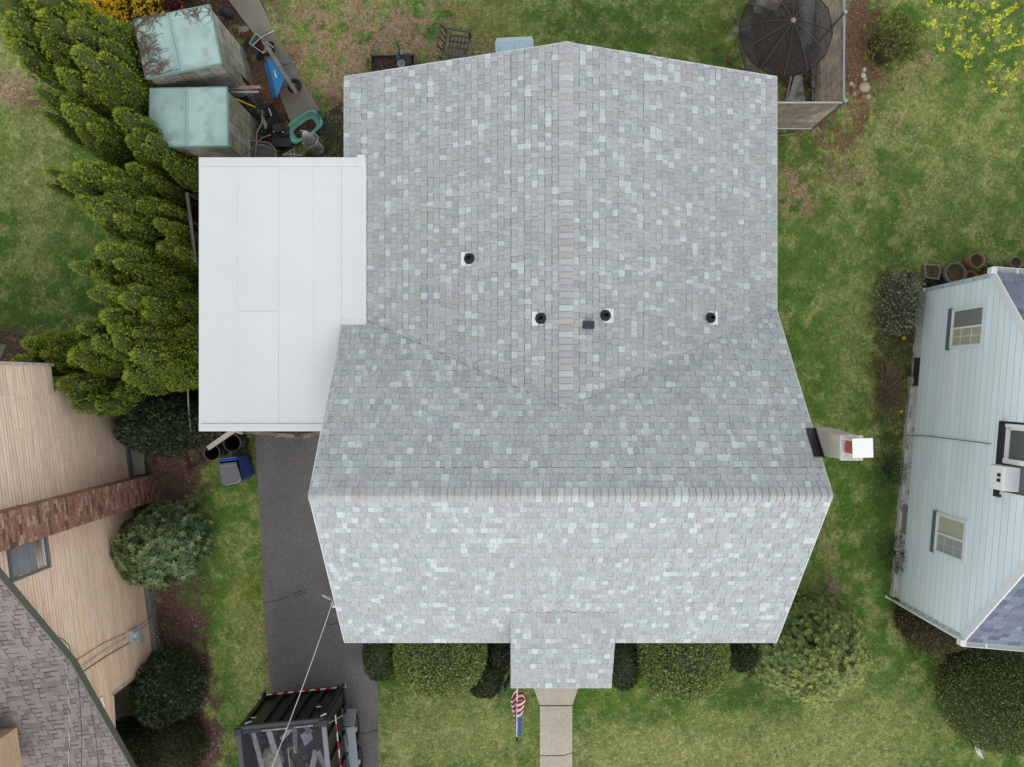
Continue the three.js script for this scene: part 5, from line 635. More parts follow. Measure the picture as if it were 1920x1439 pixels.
// ---------------------------------------------------------------- sheds
function shed(label, roofPx, ridgePx, h, base, vines) {
  const R = rng(Math.round(roofPx[0][0])), top = roofPx.map(([x, y]) => W(x, y, h)), c = top.reduce((a, b) => a.add(b), V3()).multiplyScalar(0.25).setY(0), g = thing('shed', label, 'shed', c);
  const [TL, TR, BR, BL] = top, r0 = W(...ridgePx[0], h + 0.1), r1 = W(...ridgePx[1], h + 0.1), foot = top.map((p, i) => p.clone().lerp(c.clone().setY(h), 0.05).setY(0)), eave = foot.map((p) => p.clone().setY(h - 0.05));
  const wc = C(176, 174, 164), walls = [[0, 1], [1, 2], [2, 3], [3, 0]];
  const w = new MB(); walls.forEach(([a, b]) => w.face([foot[a], foot[b], eave[b], eave[a]], C(90, 86, 78))); w.build('wall', MAT.weathered, g);
  for (const [a, b] of walls) { const A = foot[a], B = foot[b], d = B.clone().sub(A), L = d.length(), n = Math.max(3, Math.round(L / 0.36)), out = V3(d.z, 0, -d.x).normalize(); if (out.dot(A.clone().sub(c)) < 0) out.negate(); out.multiplyScalar(0.022);
    for (let k = 0; k < n; k++) { const p = A.clone().addScaledVector(d, (k + 0.02) / n), q = A.clone().addScaledVector(d, (k + 0.98) / n), m = new MB(), col = mul(R() < 0.4 ? C(160, 158, 138) : wc, R.r(0.85, 1.15)); m.hex([p, q, q.clone().add(out), p.clone().add(out), p.clone().setY(h - 0.05), q.clone().setY(h - 0.05), q.clone().setY(h - 0.05).add(out), p.clone().setY(h - 0.05).add(out)], col); m.build('wall_panel', MAT.weathered, g); } }
  const half = (q) => { const m = new MB(), hi = q, lo = q.map((p) => p.clone().add(V3(0, -0.05, 0))); m.hex([...lo, ...hi], C(124, 150, 148)); return m; };
  const teal = mat({ map: tex(512, (u, v) => { const n = fbm(u * 4, v * 4, base, 5, 4), s = fbm(u * 9 + 3, v * 9, base + 7, 4, 9), dirt = smooth(0.48, 0.8, s) * 0.55, k = 0.98 + 0.2 * (n - 0.5); return mixc([0.71 * k, 0.825 * k, 0.815 * k], [0.60, 0.65, 0.63], dirt); }, 1.9), roughness: 0.5 });
  for (const q of [[TL, r0, r1, BL], [r0, TR, BR, r1]]) { const m = new MB(), lo = q.map((p) => p.clone().add(V3(0, -0.05, 0))); m.hex([...lo, ...q], [1, 1, 1]); m.build('roof_panel', teal, g); }
  const s = new MB(); for (const o of [0, 0.06]) s.bar(r0.clone().add(V3(o - 0.02, 0.012, 0)), r1.clone().add(V3(o - 0.02, 0.012, 0)), 0.022, 0.024, C(160, 196, 192)); s.build('ridge_seam', MAT.smoothp, g);
  const tr = new MB(); for (const [a, b] of [[TL, r0], [r0, TR], [TR, BR], [BR, r1], [r1, BL], [BL, TL]]) tr.bar(a.clone().add(V3(0, -0.02, 0)), b.clone().add(V3(0, -0.02, 0)), 0.022, 0.07, C(132, 168, 164)); tr.build('edge_trim', MAT.smoothp, g);
  return { g, c, top, foot, h };
}
{
  const a = shed('upper grey shed with teal metal roof overgrown by bare vines', [[250, 38], [393, 9], [415, 119], [273, 147]], [[315, 25], [339, 134]], 2.3, 301);
  const b = shed('lower grey shed with clean teal metal roof beside the white roof', [[281, 166], [425, 163.5], [427.5, 274], [279, 275]], [[348, 165], [349.5, 274.5]], 2.05, 331);
  const R = rng(1500), m = new MB(), g = thing('vine', 'bare reddish vine creeping over the upper teal shed roof', 'vine', W(262, 100, 0));
  const [TL, TR, BR, BL] = a.top, at = (u, v) => { const p = TL.clone().lerp(TR, u).lerp(BL.clone().lerp(BR, u), v); const r = 0.1 * (1 - Math.abs(u - 0.45) / 0.55); p.y = a.h + Math.max(0, r) + 0.012; return p; };
  const run = (u, v, du, dv, n, w, dep) => { const P = [at(u, v)]; for (let k = 0; k < n; k++) { const t = R.r(-0.7, 0.7); const cu = du * Math.cos(t * 0.7) - dv * Math.sin(t * 0.7), cv = du * Math.sin(t * 0.7) + dv * Math.cos(t * 0.7); du = cu; dv = cv; u = clamp(u + du, 0.0, 1); v = clamp(v + dv, 0.0, 1); P.push(at(u, v)); if (dep < 2 && R() < 0.42) run(u, v, du * 0.8 + R.r(-0.02, 0.02), dv * 0.8 + R.r(-0.02, 0.02), n - 2, w * 0.7, dep + 1); } m.tube(P, w, 4, mul(mixc(C(150, 118, 104), C(122, 92, 78), R()), R.r(0.85, 1.1)), false); };
  for (let i = 0; i < 34; i++) run(0, R.r(0.1, 1), R.r(0.012, 0.04), R.r(-0.03, 0.01), 7, R.r(0.004, 0.008), 0);
  for (let i = 0; i < 26; i++) run(R.r(0, 1), 0, R.r(-0.02, 0.02), R.r(0.015, 0.035), 6, R.r(0.004, 0.007), 0);
  m.tube([a.foot[3].clone(), a.foot[3].clone().add(V3(0.02, 1, 0)), at(0, 1)], 0.014, 5, C(128, 100, 84), false); m.build('stem', MAT.bark, g);
  // hole and leaning door of the upper shed
  const k = new MB(), f1 = a.foot[1], f2 = a.foot[2], p = f1.clone().lerp(f2, 0.72), q = f1.clone().lerp(f2, 0.84), o = V3(0.03, 0, 0); k.hex([p, q, q.clone().add(o), p.clone().add(o), p.clone().setY(0.8), q.clone().setY(0.7), q.clone().setY(0.7).add(o), p.clone().setY(0.8).add(o)].map((v, i) => v.clone().setY(v.y + (i < 4 ? 0.35 : 0.1))), C(16, 15, 14)); k.build('hole', MAT.plain, a.g).position.y -= 0;
}
// ---------------------------------------------------------------- yard clutter between the sheds and the house
const tubeBox = (pts, h, wall, c, inside) => { const m = new MB(), n = pts.length, cen = pts.reduce((a, b) => a.add(b), V3()).multiplyScalar(1 / n), inn = pts.map((p) => p.clone().lerp(cen, wall)); for (let k = 0; k < n; k++) { const l = (k + 1) % n, up = (p, s = 1) => p.clone().lerp(cen.clone().setY(p.y), 1 - s).setY(p.y + h); m.face([pts[k].clone().lerp(cen, 0.15), pts[l].clone().lerp(cen, 0.15), up(pts[l]), up(pts[k])], c); m.face([up(pts[k]), up(pts[l]), up(inn[l]), up(inn[k])], c); m.face([up(inn[k]), up(inn[l]), inn[l].clone().lerp(cen, 0.1).setY(pts[l].y + h * 0.4), inn[k].clone().lerp(cen, 0.1).setY(pts[k].y + h * 0.4)], inside || c); } m.face(pts.map((p) => p.clone().lerp(cen, 0.15)), c); return m; };
{ // blue wheelbarrow tipped on its side
  const g = thing('wheelbarrow', 'blue wheelbarrow lying on its side on the concrete path', 'wheelbarrow', W(522, 145)), bl = C(52, 128, 190), h = 0.5;
  const t0 = [[501, 110], [512, 110.5], [534, 146], [519, 183]].map(([x, y]) => W(x, y, h)), b0 = [[495, 118], [522, 116], [537, 146], [512, 186]].map(([x, y]) => W(x, y, 0.08)), m = new MB();
  m.face(t0, bl); m.face([t0[1], t0[2], b0[2], b0[1]], mul(bl, 0.9)); m.face([t0[2], t0[3], b0[3], b0[2]], mul(bl, 0.9)); m.face([b0[0], b0[1], b0[2], b0[3]], mul(bl, 0.9)); const tub = m.build('tub', MAT.smoothp, g);
  const rim = new MB(); rim.tube([t0[1], t0[0], t0[3], b0[3], b0[0], t0[0]].map((p) => p.clone()), 0.014, 6, C(60, 120, 168)); rim.build('rim', MAT.smoothp, tub);
  const dec = new MB(); for (const [x0, y0, x1, y1, w] of [[513.5, 132, 516, 134, 0.03], [515, 136, 517.5, 144, 0.03], [516, 144, 519.5, 146, 0.02]]) dec.bar(W(x0, y0, h + 0.006), W(x1, y1, h + 0.006), w, 0.004, C(232, 238, 240)); dec.build('decal', MAT.smoothp, tub);
  const wc = W(552, 161, 0.22), ty = new MB(); ty.add(new THREE.TorusGeometry(0.145, 0.05, 10, 28), M4(wc, Math.PI / 2 - 0.12, 0.12, 0), C(34, 34, 36)); const wh = ty.build('wheel', MAT.rubber, g); const hb = new MB(); hb.add(new THREE.CylinderGeometry(0.11, 0.11, 0.03, 20), M4(wc, -0.12, 0, 0.12), C(60, 62, 64)); hb.add(new THREE.CylinderGeometry(0.02, 0.02, 0.14, 10), M4(wc.clone().add(V3(0, 0.02, 0))), C(190, 190, 188)); hb.build('rim', MAT.smoothp, wh);
  const fr = new MB(); fr.tube([[523, 118], [540, 116], [547, 115], [549, 126], [537, 139], [535, 146]].map(([x, y], i) => W(x, y, [0.3, 0.3, 0.26, 0.26, 0.32, 0.4][i])), 0.014, 6, C(70, 116, 156)); fr.tube([[528, 123], [545, 119]].map(([x, y]) => W(x, y, 0.18)), 0.012, 6, C(58, 84, 108)); fr.tube([[547, 115], [543, 110], [540, 116]].map(([x, y]) => W(x, y, 0.28)), 0.012, 6, C(120, 130, 138)); fr.tube([[527, 166], [543, 161], [552, 161]].map(([x, y]) => W(x, y, 0.3)), 0.012, 6, C(52, 82, 88)); fr.build('frame', MAT.smoothp, g);
  const hd = new MB(); hd.bar(W(512, 112, 0.42), W(548, 168, 0.3), 0.035, 0.035, C(120, 112, 104)); hd.build('handle', MAT.weathered, g);
}
{ const g = thing('plank', 'long grey weathered plank lying across the blue wheelbarrow', 'plank', W(520, 120)), m = new MB(); m.bar(W(492, 74, 0.55), W(556, 175, 0.57), 0.1, 0.04, C(150, 142, 134)); m.build('board', MAT.weathered, g); }
{ // green garden cart with dirt
  const g = thing('garden_cart', 'dark green garden cart full of dirt beside the blue wheelbarrow', 'cart', W(498, 92)), gr = C(26, 70, 52), q = [[487.5, 74], [476, 92], [501, 110], [520, 99]].map(([x, y]) => W(x, y, 0.2)); tubeBox(q, 0.3, 0.06, gr).build('tub', MAT.smoothp, g);
  const c = q.reduce((a, b) => a.clone().add(b), V3()).multiplyScalar(0.25), d = new MB(), R = rng(1601); d.face(q.map((p) => p.clone().lerp(c, 0.14).setY(0.38)), C(92, 66, 54)); for (let i = 0; i < 120; i++) { const u = R(), v = R(), p = q[0].clone().lerp(q[1], u).lerp(q[3].clone().lerp(q[2], u), v).lerp(c, 0.2).setY(0.39); d.bar(p, p.clone().add(V3(R.r(-0.05, 0.05), R.r(0, 0.02), R.r(-0.05, 0.05))), 0.012, 0.008, mul(C(110, 78, 64), R.r(0.6, 1.4))); } d.build('dirt', MAT.plain, g);
  const rim = new MB(), t = q.map((p) => p.clone().setY(0.51)); rim.tube([t[0], t[1], t[2], t[3], t[0]], 0.014, 6, C(170, 178, 168)); rim.tube([t[1].clone().lerp(t[2], 0.22), t[0].clone().lerp(t[3], 0.3)], 0.012, 6, C(178, 178, 170)); rim.tube([t[1].clone().lerp(t[2], 0.95), t[0].clone().lerp(t[3], 0.8)], 0.012, 6, C(178, 178, 170)); rim.build('rim', MAT.smoothp, g);
  const b = new MB(); b.face([t[0].clone().lerp(t[3], 0.68), t[3], t[3].clone().lerp(t[2], 0.35), t[2].clone().lerp(c.clone().setY(0.51), 0.5)], gr); b.face([t[0], t[1], t[1].clone().lerp(t[2], 0.2), t[0].clone().lerp(t[3], 0.28)], gr); b.build('side_panel', MAT.smoothp, g);
  const wl = new MB(); for (const p of [q[1].clone().lerp(q[2], 0.5), q[0].clone().lerp(q[3], 0.5)]) wl.add(new THREE.TorusGeometry(0.12, 0.04, 8, 20), M4(p.setY(0.16), 0, 0.9, 0), C(30, 30, 32)); wl.build('wheel', MAT.rubber, g);
}
{ // turquoise tub with soil, and the statue in front of it
  const c = W(569, 238, 0.24), ang = -0.61, g = thing('tub', 'turquoise plastic tub half full of dirt on the concrete path', 'tub', c.clone().setY(0)), L = 0.5, Wd = 0.285, ring = (l, w, y, rr) => { const o = []; for (let k = 0; k < 40; k++) { const a = k / 40 * 6.2832, x = Math.sign(Math.cos(a)) * Math.pow(Math.abs(Math.cos(a)), 0.5) * l, z = Math.sign(Math.sin(a)) * Math.pow(Math.abs(Math.sin(a)), 0.5) * w; o.push(V3(c.x + x * Math.cos(ang) - z * Math.sin(ang), y, c.z + x * Math.sin(ang) + z * Math.cos(ang))); } return o; };
  const rs = [[0.36, 0.17, 0.0], [0.45, 0.25, 0.24], [L, Wd, 0.25], [L, Wd, 0.235], [L - 0.012, Wd - 0.012, 0.268], [0.455, 0.245, 0.268], [0.40, 0.2, 0.15], [0.31, 0.145, 0.11]].map((r) => ring(...r)), m = new MB(), tc = C(118, 208, 192); for (let j = 0; j < rs.length - 1; j++) for (let k = 0; k < 40; k++) { const l = (k + 1) % 40; m.face([rs[j][k], rs[j][l], rs[j + 1][l], rs[j + 1][k]], j > 4 ? C(146, 210, 194) : tc); } m.face(rs[7], C(130, 160, 140)); m.build('shell', MAT.mottled, g);
  const sl = new MB(); for (const s of [-1, 1]) { const p = ring(0.475, 0.1, 0.271)[s < 0 ? 20 : 0], w = V3(-Math.sin(ang), 0, Math.cos(ang)); sl.bar(p.clone().addScaledVector(w, -0.1), p.clone().addScaledVector(w, 0.1), 0.02, 0.006, C(40, 60, 58)); } sl.build('grip_slot', MAT.plain, g);
  const d = new MB(), R = rng(1611), s = ring(0.30, 0.135, 0.14); d.face(s.slice().reverse(), C(92, 68, 56)); for (let i = 0; i < 170; i++) { const r = Math.sqrt(R()), a = R() * 6.28, k = Math.floor(a / 6.2832 * 40) % 40, p = s[k].clone().lerp(c.clone().setY(0.14), 1 - r * 0.95).setY(0.145 + 0.03 * (1 - r)); d.add(new THREE.TetrahedronGeometry(R.r(0.008, 0.022)), M4(p, R() * 6, R() * 6, 0), mul(R() < 0.15 ? C(176, 150, 130) : C(104, 74, 62), R.r(0.6, 1.3))); } d.build('dirt', MAT.plain, g);
  const b = W(596, 281, 0), st = thing('statue', 'small grey stone garden statue of a robed figure by the turquoise tub', 'statue', b), sg = C(190, 188, 182), lat = new THREE.LatheGeometry([[0.001, 0], [0.17, 0], [0.17, 0.08], [0.15, 0.1], [0.145, 0.2], [0.15, 0.4], [0.125, 0.62], [0.12, 0.74], [0.135, 0.86], [0.125, 0.95], [0.06, 1.01], [0.045, 1.05]].map(([x, y]) => new THREE.Vector2(x, y)), 40), ps = lat.attributes.position;
  for (let i = 0; i < ps.count; i++) { const x = ps.getX(i), y = ps.getY(i), z = ps.getZ(i), a = Math.atan2(z, x), f = 1 + (y > 0.1 && y < 0.86 ? 0.1 * Math.sin(a * 9 + y * 5) + 0.07 * Math.sin(a * 4 - y * 9) : 0); ps.setXYZ(i, x * f * (y > 0.8 ? 1.25 : 1), y, z * f); } lat.computeVertexNormals();
  const bm = new MB(); bm.add(lat, M4(b, 0, -0.7, 0), sg); bm.build('robe', MAT.weathered, st); const hm = new MB(), hp = b.clone().add(V3(0, 1.13, 0)); hm.add(new THREE.SphereGeometry(0.095, 20, 16), M4(hp, 0, 0, 0, V3(0.9, 1.15, 1)), C(240, 239, 235)); hm.add(new THREE.ConeGeometry(0.02, 0.05, 6), M4(hp.clone().add(V3(0.06, 0, 0.07)), 1.2, 0.7, 0), C(214, 212, 206)); hm.add(new THREE.TorusGeometry(0.1, 0.035, 8, 20, 4.4), M4(hp.clone().add(V3(-0.01, 0.01, -0.01)), 0.4, -0.7, 2.5), C(226, 224, 218)); hm.build('head', MAT.plain, st);
  const am = new MB(); for (const s of [-1, 1]) { const sh = b.clone().add(V3(s * 0.11, 0.9, -s * 0.11)), el = sh.clone().add(V3(s * 0.03 + 0.05, -0.2, -s * 0.03 + 0.05)), hd = b.clone().add(V3(0.13, 0.76, 0.13)); am.tube([sh, el, hd], (t) => 0.05 - 0.02 * t, 8, C(190, 188, 182)); } am.build('arm', MAT.weathered, st);
}
{ // boards, tools and boxes behind the lower shed
  const board = (label, a, b, h, w, c) => { const g = thing('board', label, 'board', W((a[0] + b[0]) / 2, (a[1] + b[1]) / 2)), m = new MB(); m.bar(W(...a, h), W(...b, h), w, 0.04, c); m.build('plank', MAT.weathered, g); };
  board('pinkish painted board poking out between the two sheds', [424, 165], [488, 163.5], 1.0, 0.075, C(204, 168, 166)); board('white painted board just below the pinkish board between the sheds', [432, 173], [484, 172.5], 0.9, 0.042, C(214, 216, 214));
  { const g = thing('pole', 'white pole lying across the concrete path joint', 'pole', W(498, 64)), m = new MB(); m.tube([W(482.5, 73, 0.09), W(514, 57, 0.09)], 0.014, 8, C(232, 228, 222)); m.build('tube', MAT.smoothp, g); }
  { const g = thing('shovel', 'shovel with a yellow handle leaning on the lower shed', 'shovel', W(458, 193)), m = new MB(); m.tube([W(440, 185, 1.25), W(459, 193, 0.9), W(478, 201, 0.5)], 0.02, 8, C(226, 170, 40)); m.build('handle', MAT.smoothp, g); const s = new MB(); s.tube([W(478, 201, 0.5), W(492, 206, 0.25)], 0.014, 8, C(96, 92, 84)); s.add(new THREE.SphereGeometry(0.12, 12, 8, 0, Math.PI), M4(W(500, 209, 0.1), -1.2, 0.6, 0, V3(1, 1.3, 0.3)), C(80, 76, 70)); s.build('blade', MAT.metal, g); }
  { const g = thing('rake', 'black grid rake head leaning beside the concrete path', 'rake', W(508, 212)), m = new MB(), P = [[495, 204], [512, 193], [523, 222], [516, 228], [500, 212]].map(([x, y]) => W(x, y, 0.3)); m.face(P, C(30, 29, 29)); m.build('plate', MAT.rubber, g); const t = new MB(); for (let k = 0; k < 8; k++) { const a = P[1].clone().lerp(P[2], k / 8), b = P[0].clone().lerp(P[4], k / 8); t.bar(a.add(V3(0, 0.02, 0)), b.add(V3(0, 0.02, 0)), 0.014, 0.014, C(46, 42, 40)); } t.build('tine', MAT.rubber, g); const w = new MB(); w.bar(W(504, 203, 0.34), W(509, 218, 0.34), 0.03, 0.012, C(190, 188, 184)); w.build('bracket', MAT.smoothp, g); }
  { const g = thing('tarp', 'crumpled dark tarpaulin stuffed beside the lower shed', 'tarpaulin', W(460, 190)), m = new MB(), R = rng(1621), nx = 16, nz = 10, P = (i, j) => W(437 + i / nx * 52 + j * 0.8, 175 + j / nz * 34 + i * 0.7, 0.35 + 0.25 * fbm(i * 0.5, j * 0.5, 45, 3)); for (let i = 0; i < nx; i++) for (let j = 0; j < nz; j++) m.face([P(i, j), P(i, j + 1), P(i + 1, j + 1), P(i + 1, j)], mul(C(48, 58, 62), R.r(0.8, 1.2))); m.build('sheet', MAT.rubber, g); }
  { const g = thing('lawn_mower', 'black lawn mower beside the turquoise tub', 'mower', W(526, 246)), m = new MB(); m.add(new RoundedBoxGeometry(0.44, 0.16, 0.38, 3, 0.05), M4(W(526, 246, 0.24), 0, 0.1, 0), C(34, 34, 36)); const dk = m.build('deck', MAT.smoothp, g); const e = new MB(); e.add(new THREE.CylinderGeometry(0.1, 0.12, 0.14, 16), M4(W(523, 242, 0.38)), C(52, 50, 50)); e.tube([W(513, 238, 0.36), W(520, 236, 0.44), W(530, 239, 0.4), W(521, 245, 0.38)], 0.012, 6, C(170, 168, 164)); for (const [x, y] of [[513, 247], [530, 248]]) e.add(new THREE.SphereGeometry(0.022, 8, 8), M4(W(x, y, 0.36)), C(240, 240, 240)); e.build('engine', MAT.smoothp, g); const h = new MB(); h.bar(W(511, 255, 0.3), W(541, 253, 0.34), 0.02, 0.02, C(40, 40, 42)); h.bar(W(511, 236, 0.3), W(511, 255, 0.3), 0.02, 0.02, C(30, 30, 32)); h.build('handle', MAT.smoothp, g); const w = new MB(); for (const [x, y] of [[510, 238], [543, 240], [510, 258], [543, 258]]) w.add(new THREE.TorusGeometry(0.07, 0.03, 8, 16), M4(W(x, y, 0.1), 0, Math.PI / 2, 0), C(24, 24, 24)); w.build('wheel', MAT.rubber, g); }
  { const g = thing('storage_box', 'long black plastic storage box below the lawn mower', 'box', W(528, 270)), m = new MB(); m.add(new RoundedBoxGeometry(0.48, 0.26, 0.22, 3, 0.03), M4(W(527, 268, 0.15), 0, 0.05, 0), C(26, 26, 28)); m.build('body', MAT.smoothp, g); const l = new MB(); l.add(new RoundedBoxGeometry(0.5, 0.04, 0.25, 2, 0.015), M4(W(527, 267, 0.3), 0, 0.05, 0), C(44, 44, 47)); l.build('lid', MAT.smoothp, g); }
  { const g = thing('bin', 'grey covered bin partly under the rear edge of the white roof', 'bin', W(487, 283)), q = [[462, 270], [468, 264], [505, 268], [517, 282], [517, 305], [456, 305]].map(([x, y]) => W(x, y, 0.55)), m = new MB(); m.face(q, C(108, 108, 106)); for (let k = 0; k < 6; k++) { const l = (k + 1) % 6; m.face([q[k], q[l], q[l].clone().setY(0), q[k].clone().setY(0)], C(92, 92, 90)); } m.build('cover', MAT.weathered, g); const r = new MB(); r.tube([q[0], q[1], q[2], q[3], q[4]].map((p) => p.clone().add(V3(0, 0.01, 0))), 0.014, 6, C(140, 140, 136)); r.build('rim', MAT.smoothp, g); }
  { const g = thing('bag', 'crumpled white plastic bag beside the lower shed', 'bag', W(495, 232)), m = new MB(), s = new THREE.SphereGeometry(1, 16, 12), p = s.attributes.position; for (let i = 0; i < p.count; i++) { const k = 0.75 + 0.5 * fbm(p.getX(i) * 2 + 4, p.getY(i) * 2 + p.getZ(i) * 3 + 4, 55, 3); p.setXYZ(i, p.getX(i) * k, p.getY(i) * k, p.getZ(i) * k); } s.computeVertexNormals(); m.add(s, M4(W(495, 230, 0.14), 0, 0.3, 0, V3(0.05, 0.06, 0.17)), C(206, 206, 206)); m.build('sheet', MAT.plain, g); }
  { const g = thing('plastic_sheet', 'torn blue green plastic sheet on the ground behind the lower shed', 'sheet', W(485, 244)), m = new MB(), R = rng(1633); for (let i = 0; i < 60; i++) { const p = W(R.r(473, 500), R.r(235, 258), R.r(0.05, 0.3)), d = V3(R.r(-1, 1), R.r(-0.4, 0.6), R.r(-1, 1)).normalize(), [s, n] = leafAxes(R, d); m.leaf(p, d, s, n, R.r(0.06, 0.15), R.r(0.03, 0.08), mul(C(52, 96, 100), R.r(0.5, 1.3))); } m.build('sheet', MAT.smoothp, g); }
  { const g = thing('branch', 'dead pale branches propped behind the lower shed', 'branch', W(480, 260)), m = new MB(), c = C(168, 150, 138); for (const P of [[[491, 207, 0.9], [491, 230, 1], [481, 250, 1.1], [481, 268, 1.2], [477, 295, 1.1]], [[453, 295, 0.9], [478, 273, 1.15], [490, 259, 1.1], [507, 253, 0.9]], [[478, 273, 1.15], [492, 272, 1.1], [507, 278, 0.9]], [[472, 259, 0.8], [484, 257, 0.9]]]) m.tube(P.map((q) => W(...q)), (t) => 0.02 * (1 - 0.5 * t), 6, c, false); m.build('limb', MAT.bark, g); }
  { const g = thing('chair_frame', 'bare metal folding frame at the rear edge of the white roof', 'frame', W(545, 288)), m = new MB(), c = C(176, 170, 162); for (const P of [[[530, 291], [551, 280], [551.5, 300]], [[545, 285], [545, 300]], [[531, 291], [545, 289], [566, 292]]]) m.tube(P.map(([x, y]) => W(x, y, 0.5)), 0.017, 6, c); m.build('tube', MAT.smoothp, g); }
  { const g = thing('box', 'small box with a red side at the edge of the concrete path', 'box', W(462, 60)), m = new MB(); m.bar(W(449, 57, 0.15), W(464, 56, 0.2), 0.15, 0.1, C(150, 150, 142)); m.build('lid', MAT.plain, g); const k = new MB(); k.hex([...[[456, 62], [464, 57], [469, 64], [461, 69]].map(([x, y]) => W(x, y, 0)), ...[[456, 62], [464, 57], [469, 64], [461, 69]].map(([x, y]) => W(x, y, 0.22))], C(132, 44, 42)); k.build('side', MAT.plain, g); }
  { const g = thing('bag', 'dark blue grey bag dropped in the leaves by the path top', 'bag', W(424, 24)), m = new MB(), s = new THREE.SphereGeometry(1, 16, 12), p = s.attributes.position; for (let i = 0; i < p.count; i++) { const k = 0.75 + 0.5 * fbm(p.getX(i) * 2 + 4, p.getY(i) * 2 + p.getZ(i) * 3 + 4, 58, 3); p.setXYZ(i, p.getX(i) * k, p.getY(i) * k, p.getZ(i) * k); } s.computeVertexNormals(); m.add(s, M4(W(424, 24, 0.08), 0, -0.5, 0, V3(0.19, 0.09, 0.1)), C(52, 56, 70)); m.build('sheet', MAT.plain, g); }
  { const g = thing('scrap_pile', 'grey rotting scrap boards between the upper shed and the path', 'scrap', W(475, 60)), m = new MB(), R = rng(1644); for (let i = 0; i < 9; i++) { const p = W(R.r(462, 482), R.r(66, 90), R.r(0.03, 0.2)), d = V3(R.r(-0.6, 0.6), R.r(-0.02, 0.1), R.r(0.3, 1)).normalize(); m.bar(p, p.clone().addScaledVector(d, R.r(0.2, 0.45)), R.r(0.03, 0.08), 0.02, mul(C(76, 66, 56), R.r(0.5, 1.3))); } m.build('plank', MAT.weathered, g); }
}
// ---------------------------------------------------------------- back yard things above the house
{ const g = thing('raised_bed', 'wooden raised garden bed full of dead stalks behind the house', 'planter', W(737, 125)), c = C(132, 118, 104), P = [[696, 106], [779, 106], [779, 160], [696, 160]];
  for (let k = 0; k < 4; k++) { const m = new MB(); m.bar(W(...P[k], 0.13), W(...P[(k + 1) % 4], 0.13), 0.05, 0.26, c); m.build('board', MAT.weathered, g); }
  const d = new MB(), R = rng(1701); d.face([[697, 107], [778, 107], [778, 160], [697, 160]].map(([x, y]) => W(x, y, 0.16)).reverse(), C(84, 60, 48)); d.build('soil', MAT.plain, g); const s = new MB(); for (let i = 0; i < 140; i++) { const p = W(R.r(699, 776), R.r(109, 155), 0.17); cane(s, p, V3(R.r(-1, 1), R.r(0.1, 0.7), R.r(-1, 1)), R.r(0.1, 0.35), 0.006, 4, 0.1, R, mul(C(158, 130, 106), R.r(0.6, 1.2))); } s.build('stalk', MAT.bark, g); }
{ const g = thing('power_tool', 'black machine with a round grey cap beside the raised garden bed', 'machine', W(757, 118)), m = new MB(); m.add(new RoundedBoxGeometry(0.36, 0.34, 0.3, 3, 0.04), M4(W(758, 117, 0.4), 0, 0.15, 0), C(44, 44, 46)); m.build('body', MAT.smoothp, g); const l = new MB(); l.add(new THREE.TorusGeometry(0.082, 0.018, 8, 24), M4(W(752, 119.5, 0.6), Math.PI / 2, 0, 0), C(150, 148, 144)); l.add(new THREE.CylinderGeometry(0.075, 0.075, 0.03, 24), M4(W(752, 119.5, 0.59)), C(116, 114, 112)); l.build('cap', MAT.smoothp, g);
  const h = new MB(); h.tube([W(750, 108, 0.5), W(748, 95, 0.7), W(745, 80, 0.85)], 0.016, 8, C(24, 24, 26)); h.tube([W(765, 100, 0.55), W(769, 110, 0.6), W(773, 124, 0.55)], 0.014, 8, C(34, 32, 32)); h.build('handle', MAT.smoothp, g); const b = new MB(); b.add(new RoundedBoxGeometry(0.09, 0.05, 0.06, 2, 0.02), M4(W(747, 108, 0.58), 0, 0.3, 0), C(56, 96, 140)); b.add(new RoundedBoxGeometry(0.07, 0.05, 0.09, 2, 0.02), M4(W(752, 100, 0.6), 0, 0.2, 0), C(140, 140, 142)); b.build('cover', MAT.smoothp, g); }
{ // metal patio chairs, frames only
  const patioChair = (label, off) => { const g = thing('patio_chair', label, 'chair', W(848 + off[0], 80 + off[1]), { group: 'patio chairs behind the house' }), c = C(104, 100, 94), S = (x, y, h) => W(x + off[0], y + off[1], h), bar = (m, a, b, w = 0.045) => m.bar(a, b, w, 0.03, c);
    const q = [S(846, 66, 0.4), S(880, 70, 0.4), S(875, 104, 0.4), S(839, 99, 0.4)], st = new MB(); for (let k = 0; k <= 5; k++) bar(st, q[0].clone().lerp(q[1], k / 5), q[3].clone().lerp(q[2], k / 5), k % 5 ? 0.035 : 0.05); for (let k = 0; k <= 3; k++) bar(st, q[0].clone().lerp(q[3], k / 3), q[1].clone().lerp(q[2], k / 3), 0.035); st.build('seat', MAT.metal, g);
    const bk = new MB(), a0 = S(826, 45, 0.85), a1 = S(819, 84, 0.85), b0 = S(838, 62, 0.4), b1 = S(832, 96, 0.4); bar(bk, a0, a1); bar(bk, a0, b0); bar(bk, a1, b1); bar(bk, b0, b1, 0.03); for (const t of [0.3, 0.6]) bar(bk, a0.clone().lerp(a1, t), b0.clone().lerp(b1, t), 0.02); bk.build('backrest', MAT.metal, g);
    for (const [p, r, s] of [[S(833, 52, 0.62), S(881, 60, 0.62), S(883, 72, 0)], [S(828, 99, 0.62), S(878, 108, 0.62), S(880, 112, 0)]]) { const m = new MB(); bar(m, p, r, 0.06); bar(m, r, r.clone().lerp(s, 0.95)); m.build('armrest', MAT.metal, g); }
    for (const p of [S(838, 64, 0), S(833, 96, 0), S(880, 72, 0), S(874, 103, 0)]) { const m = new MB(); m.tube([p, p.clone().setY(0.4)], 0.018, 6, c); m.build('leg', MAT.metal, g); } };
  patioChair('dark metal chair frame in full view on the brown lawn', [0, 0]); patioChair('dark metal chair frame mostly hidden under the rear eave', [-4, 58]);
}
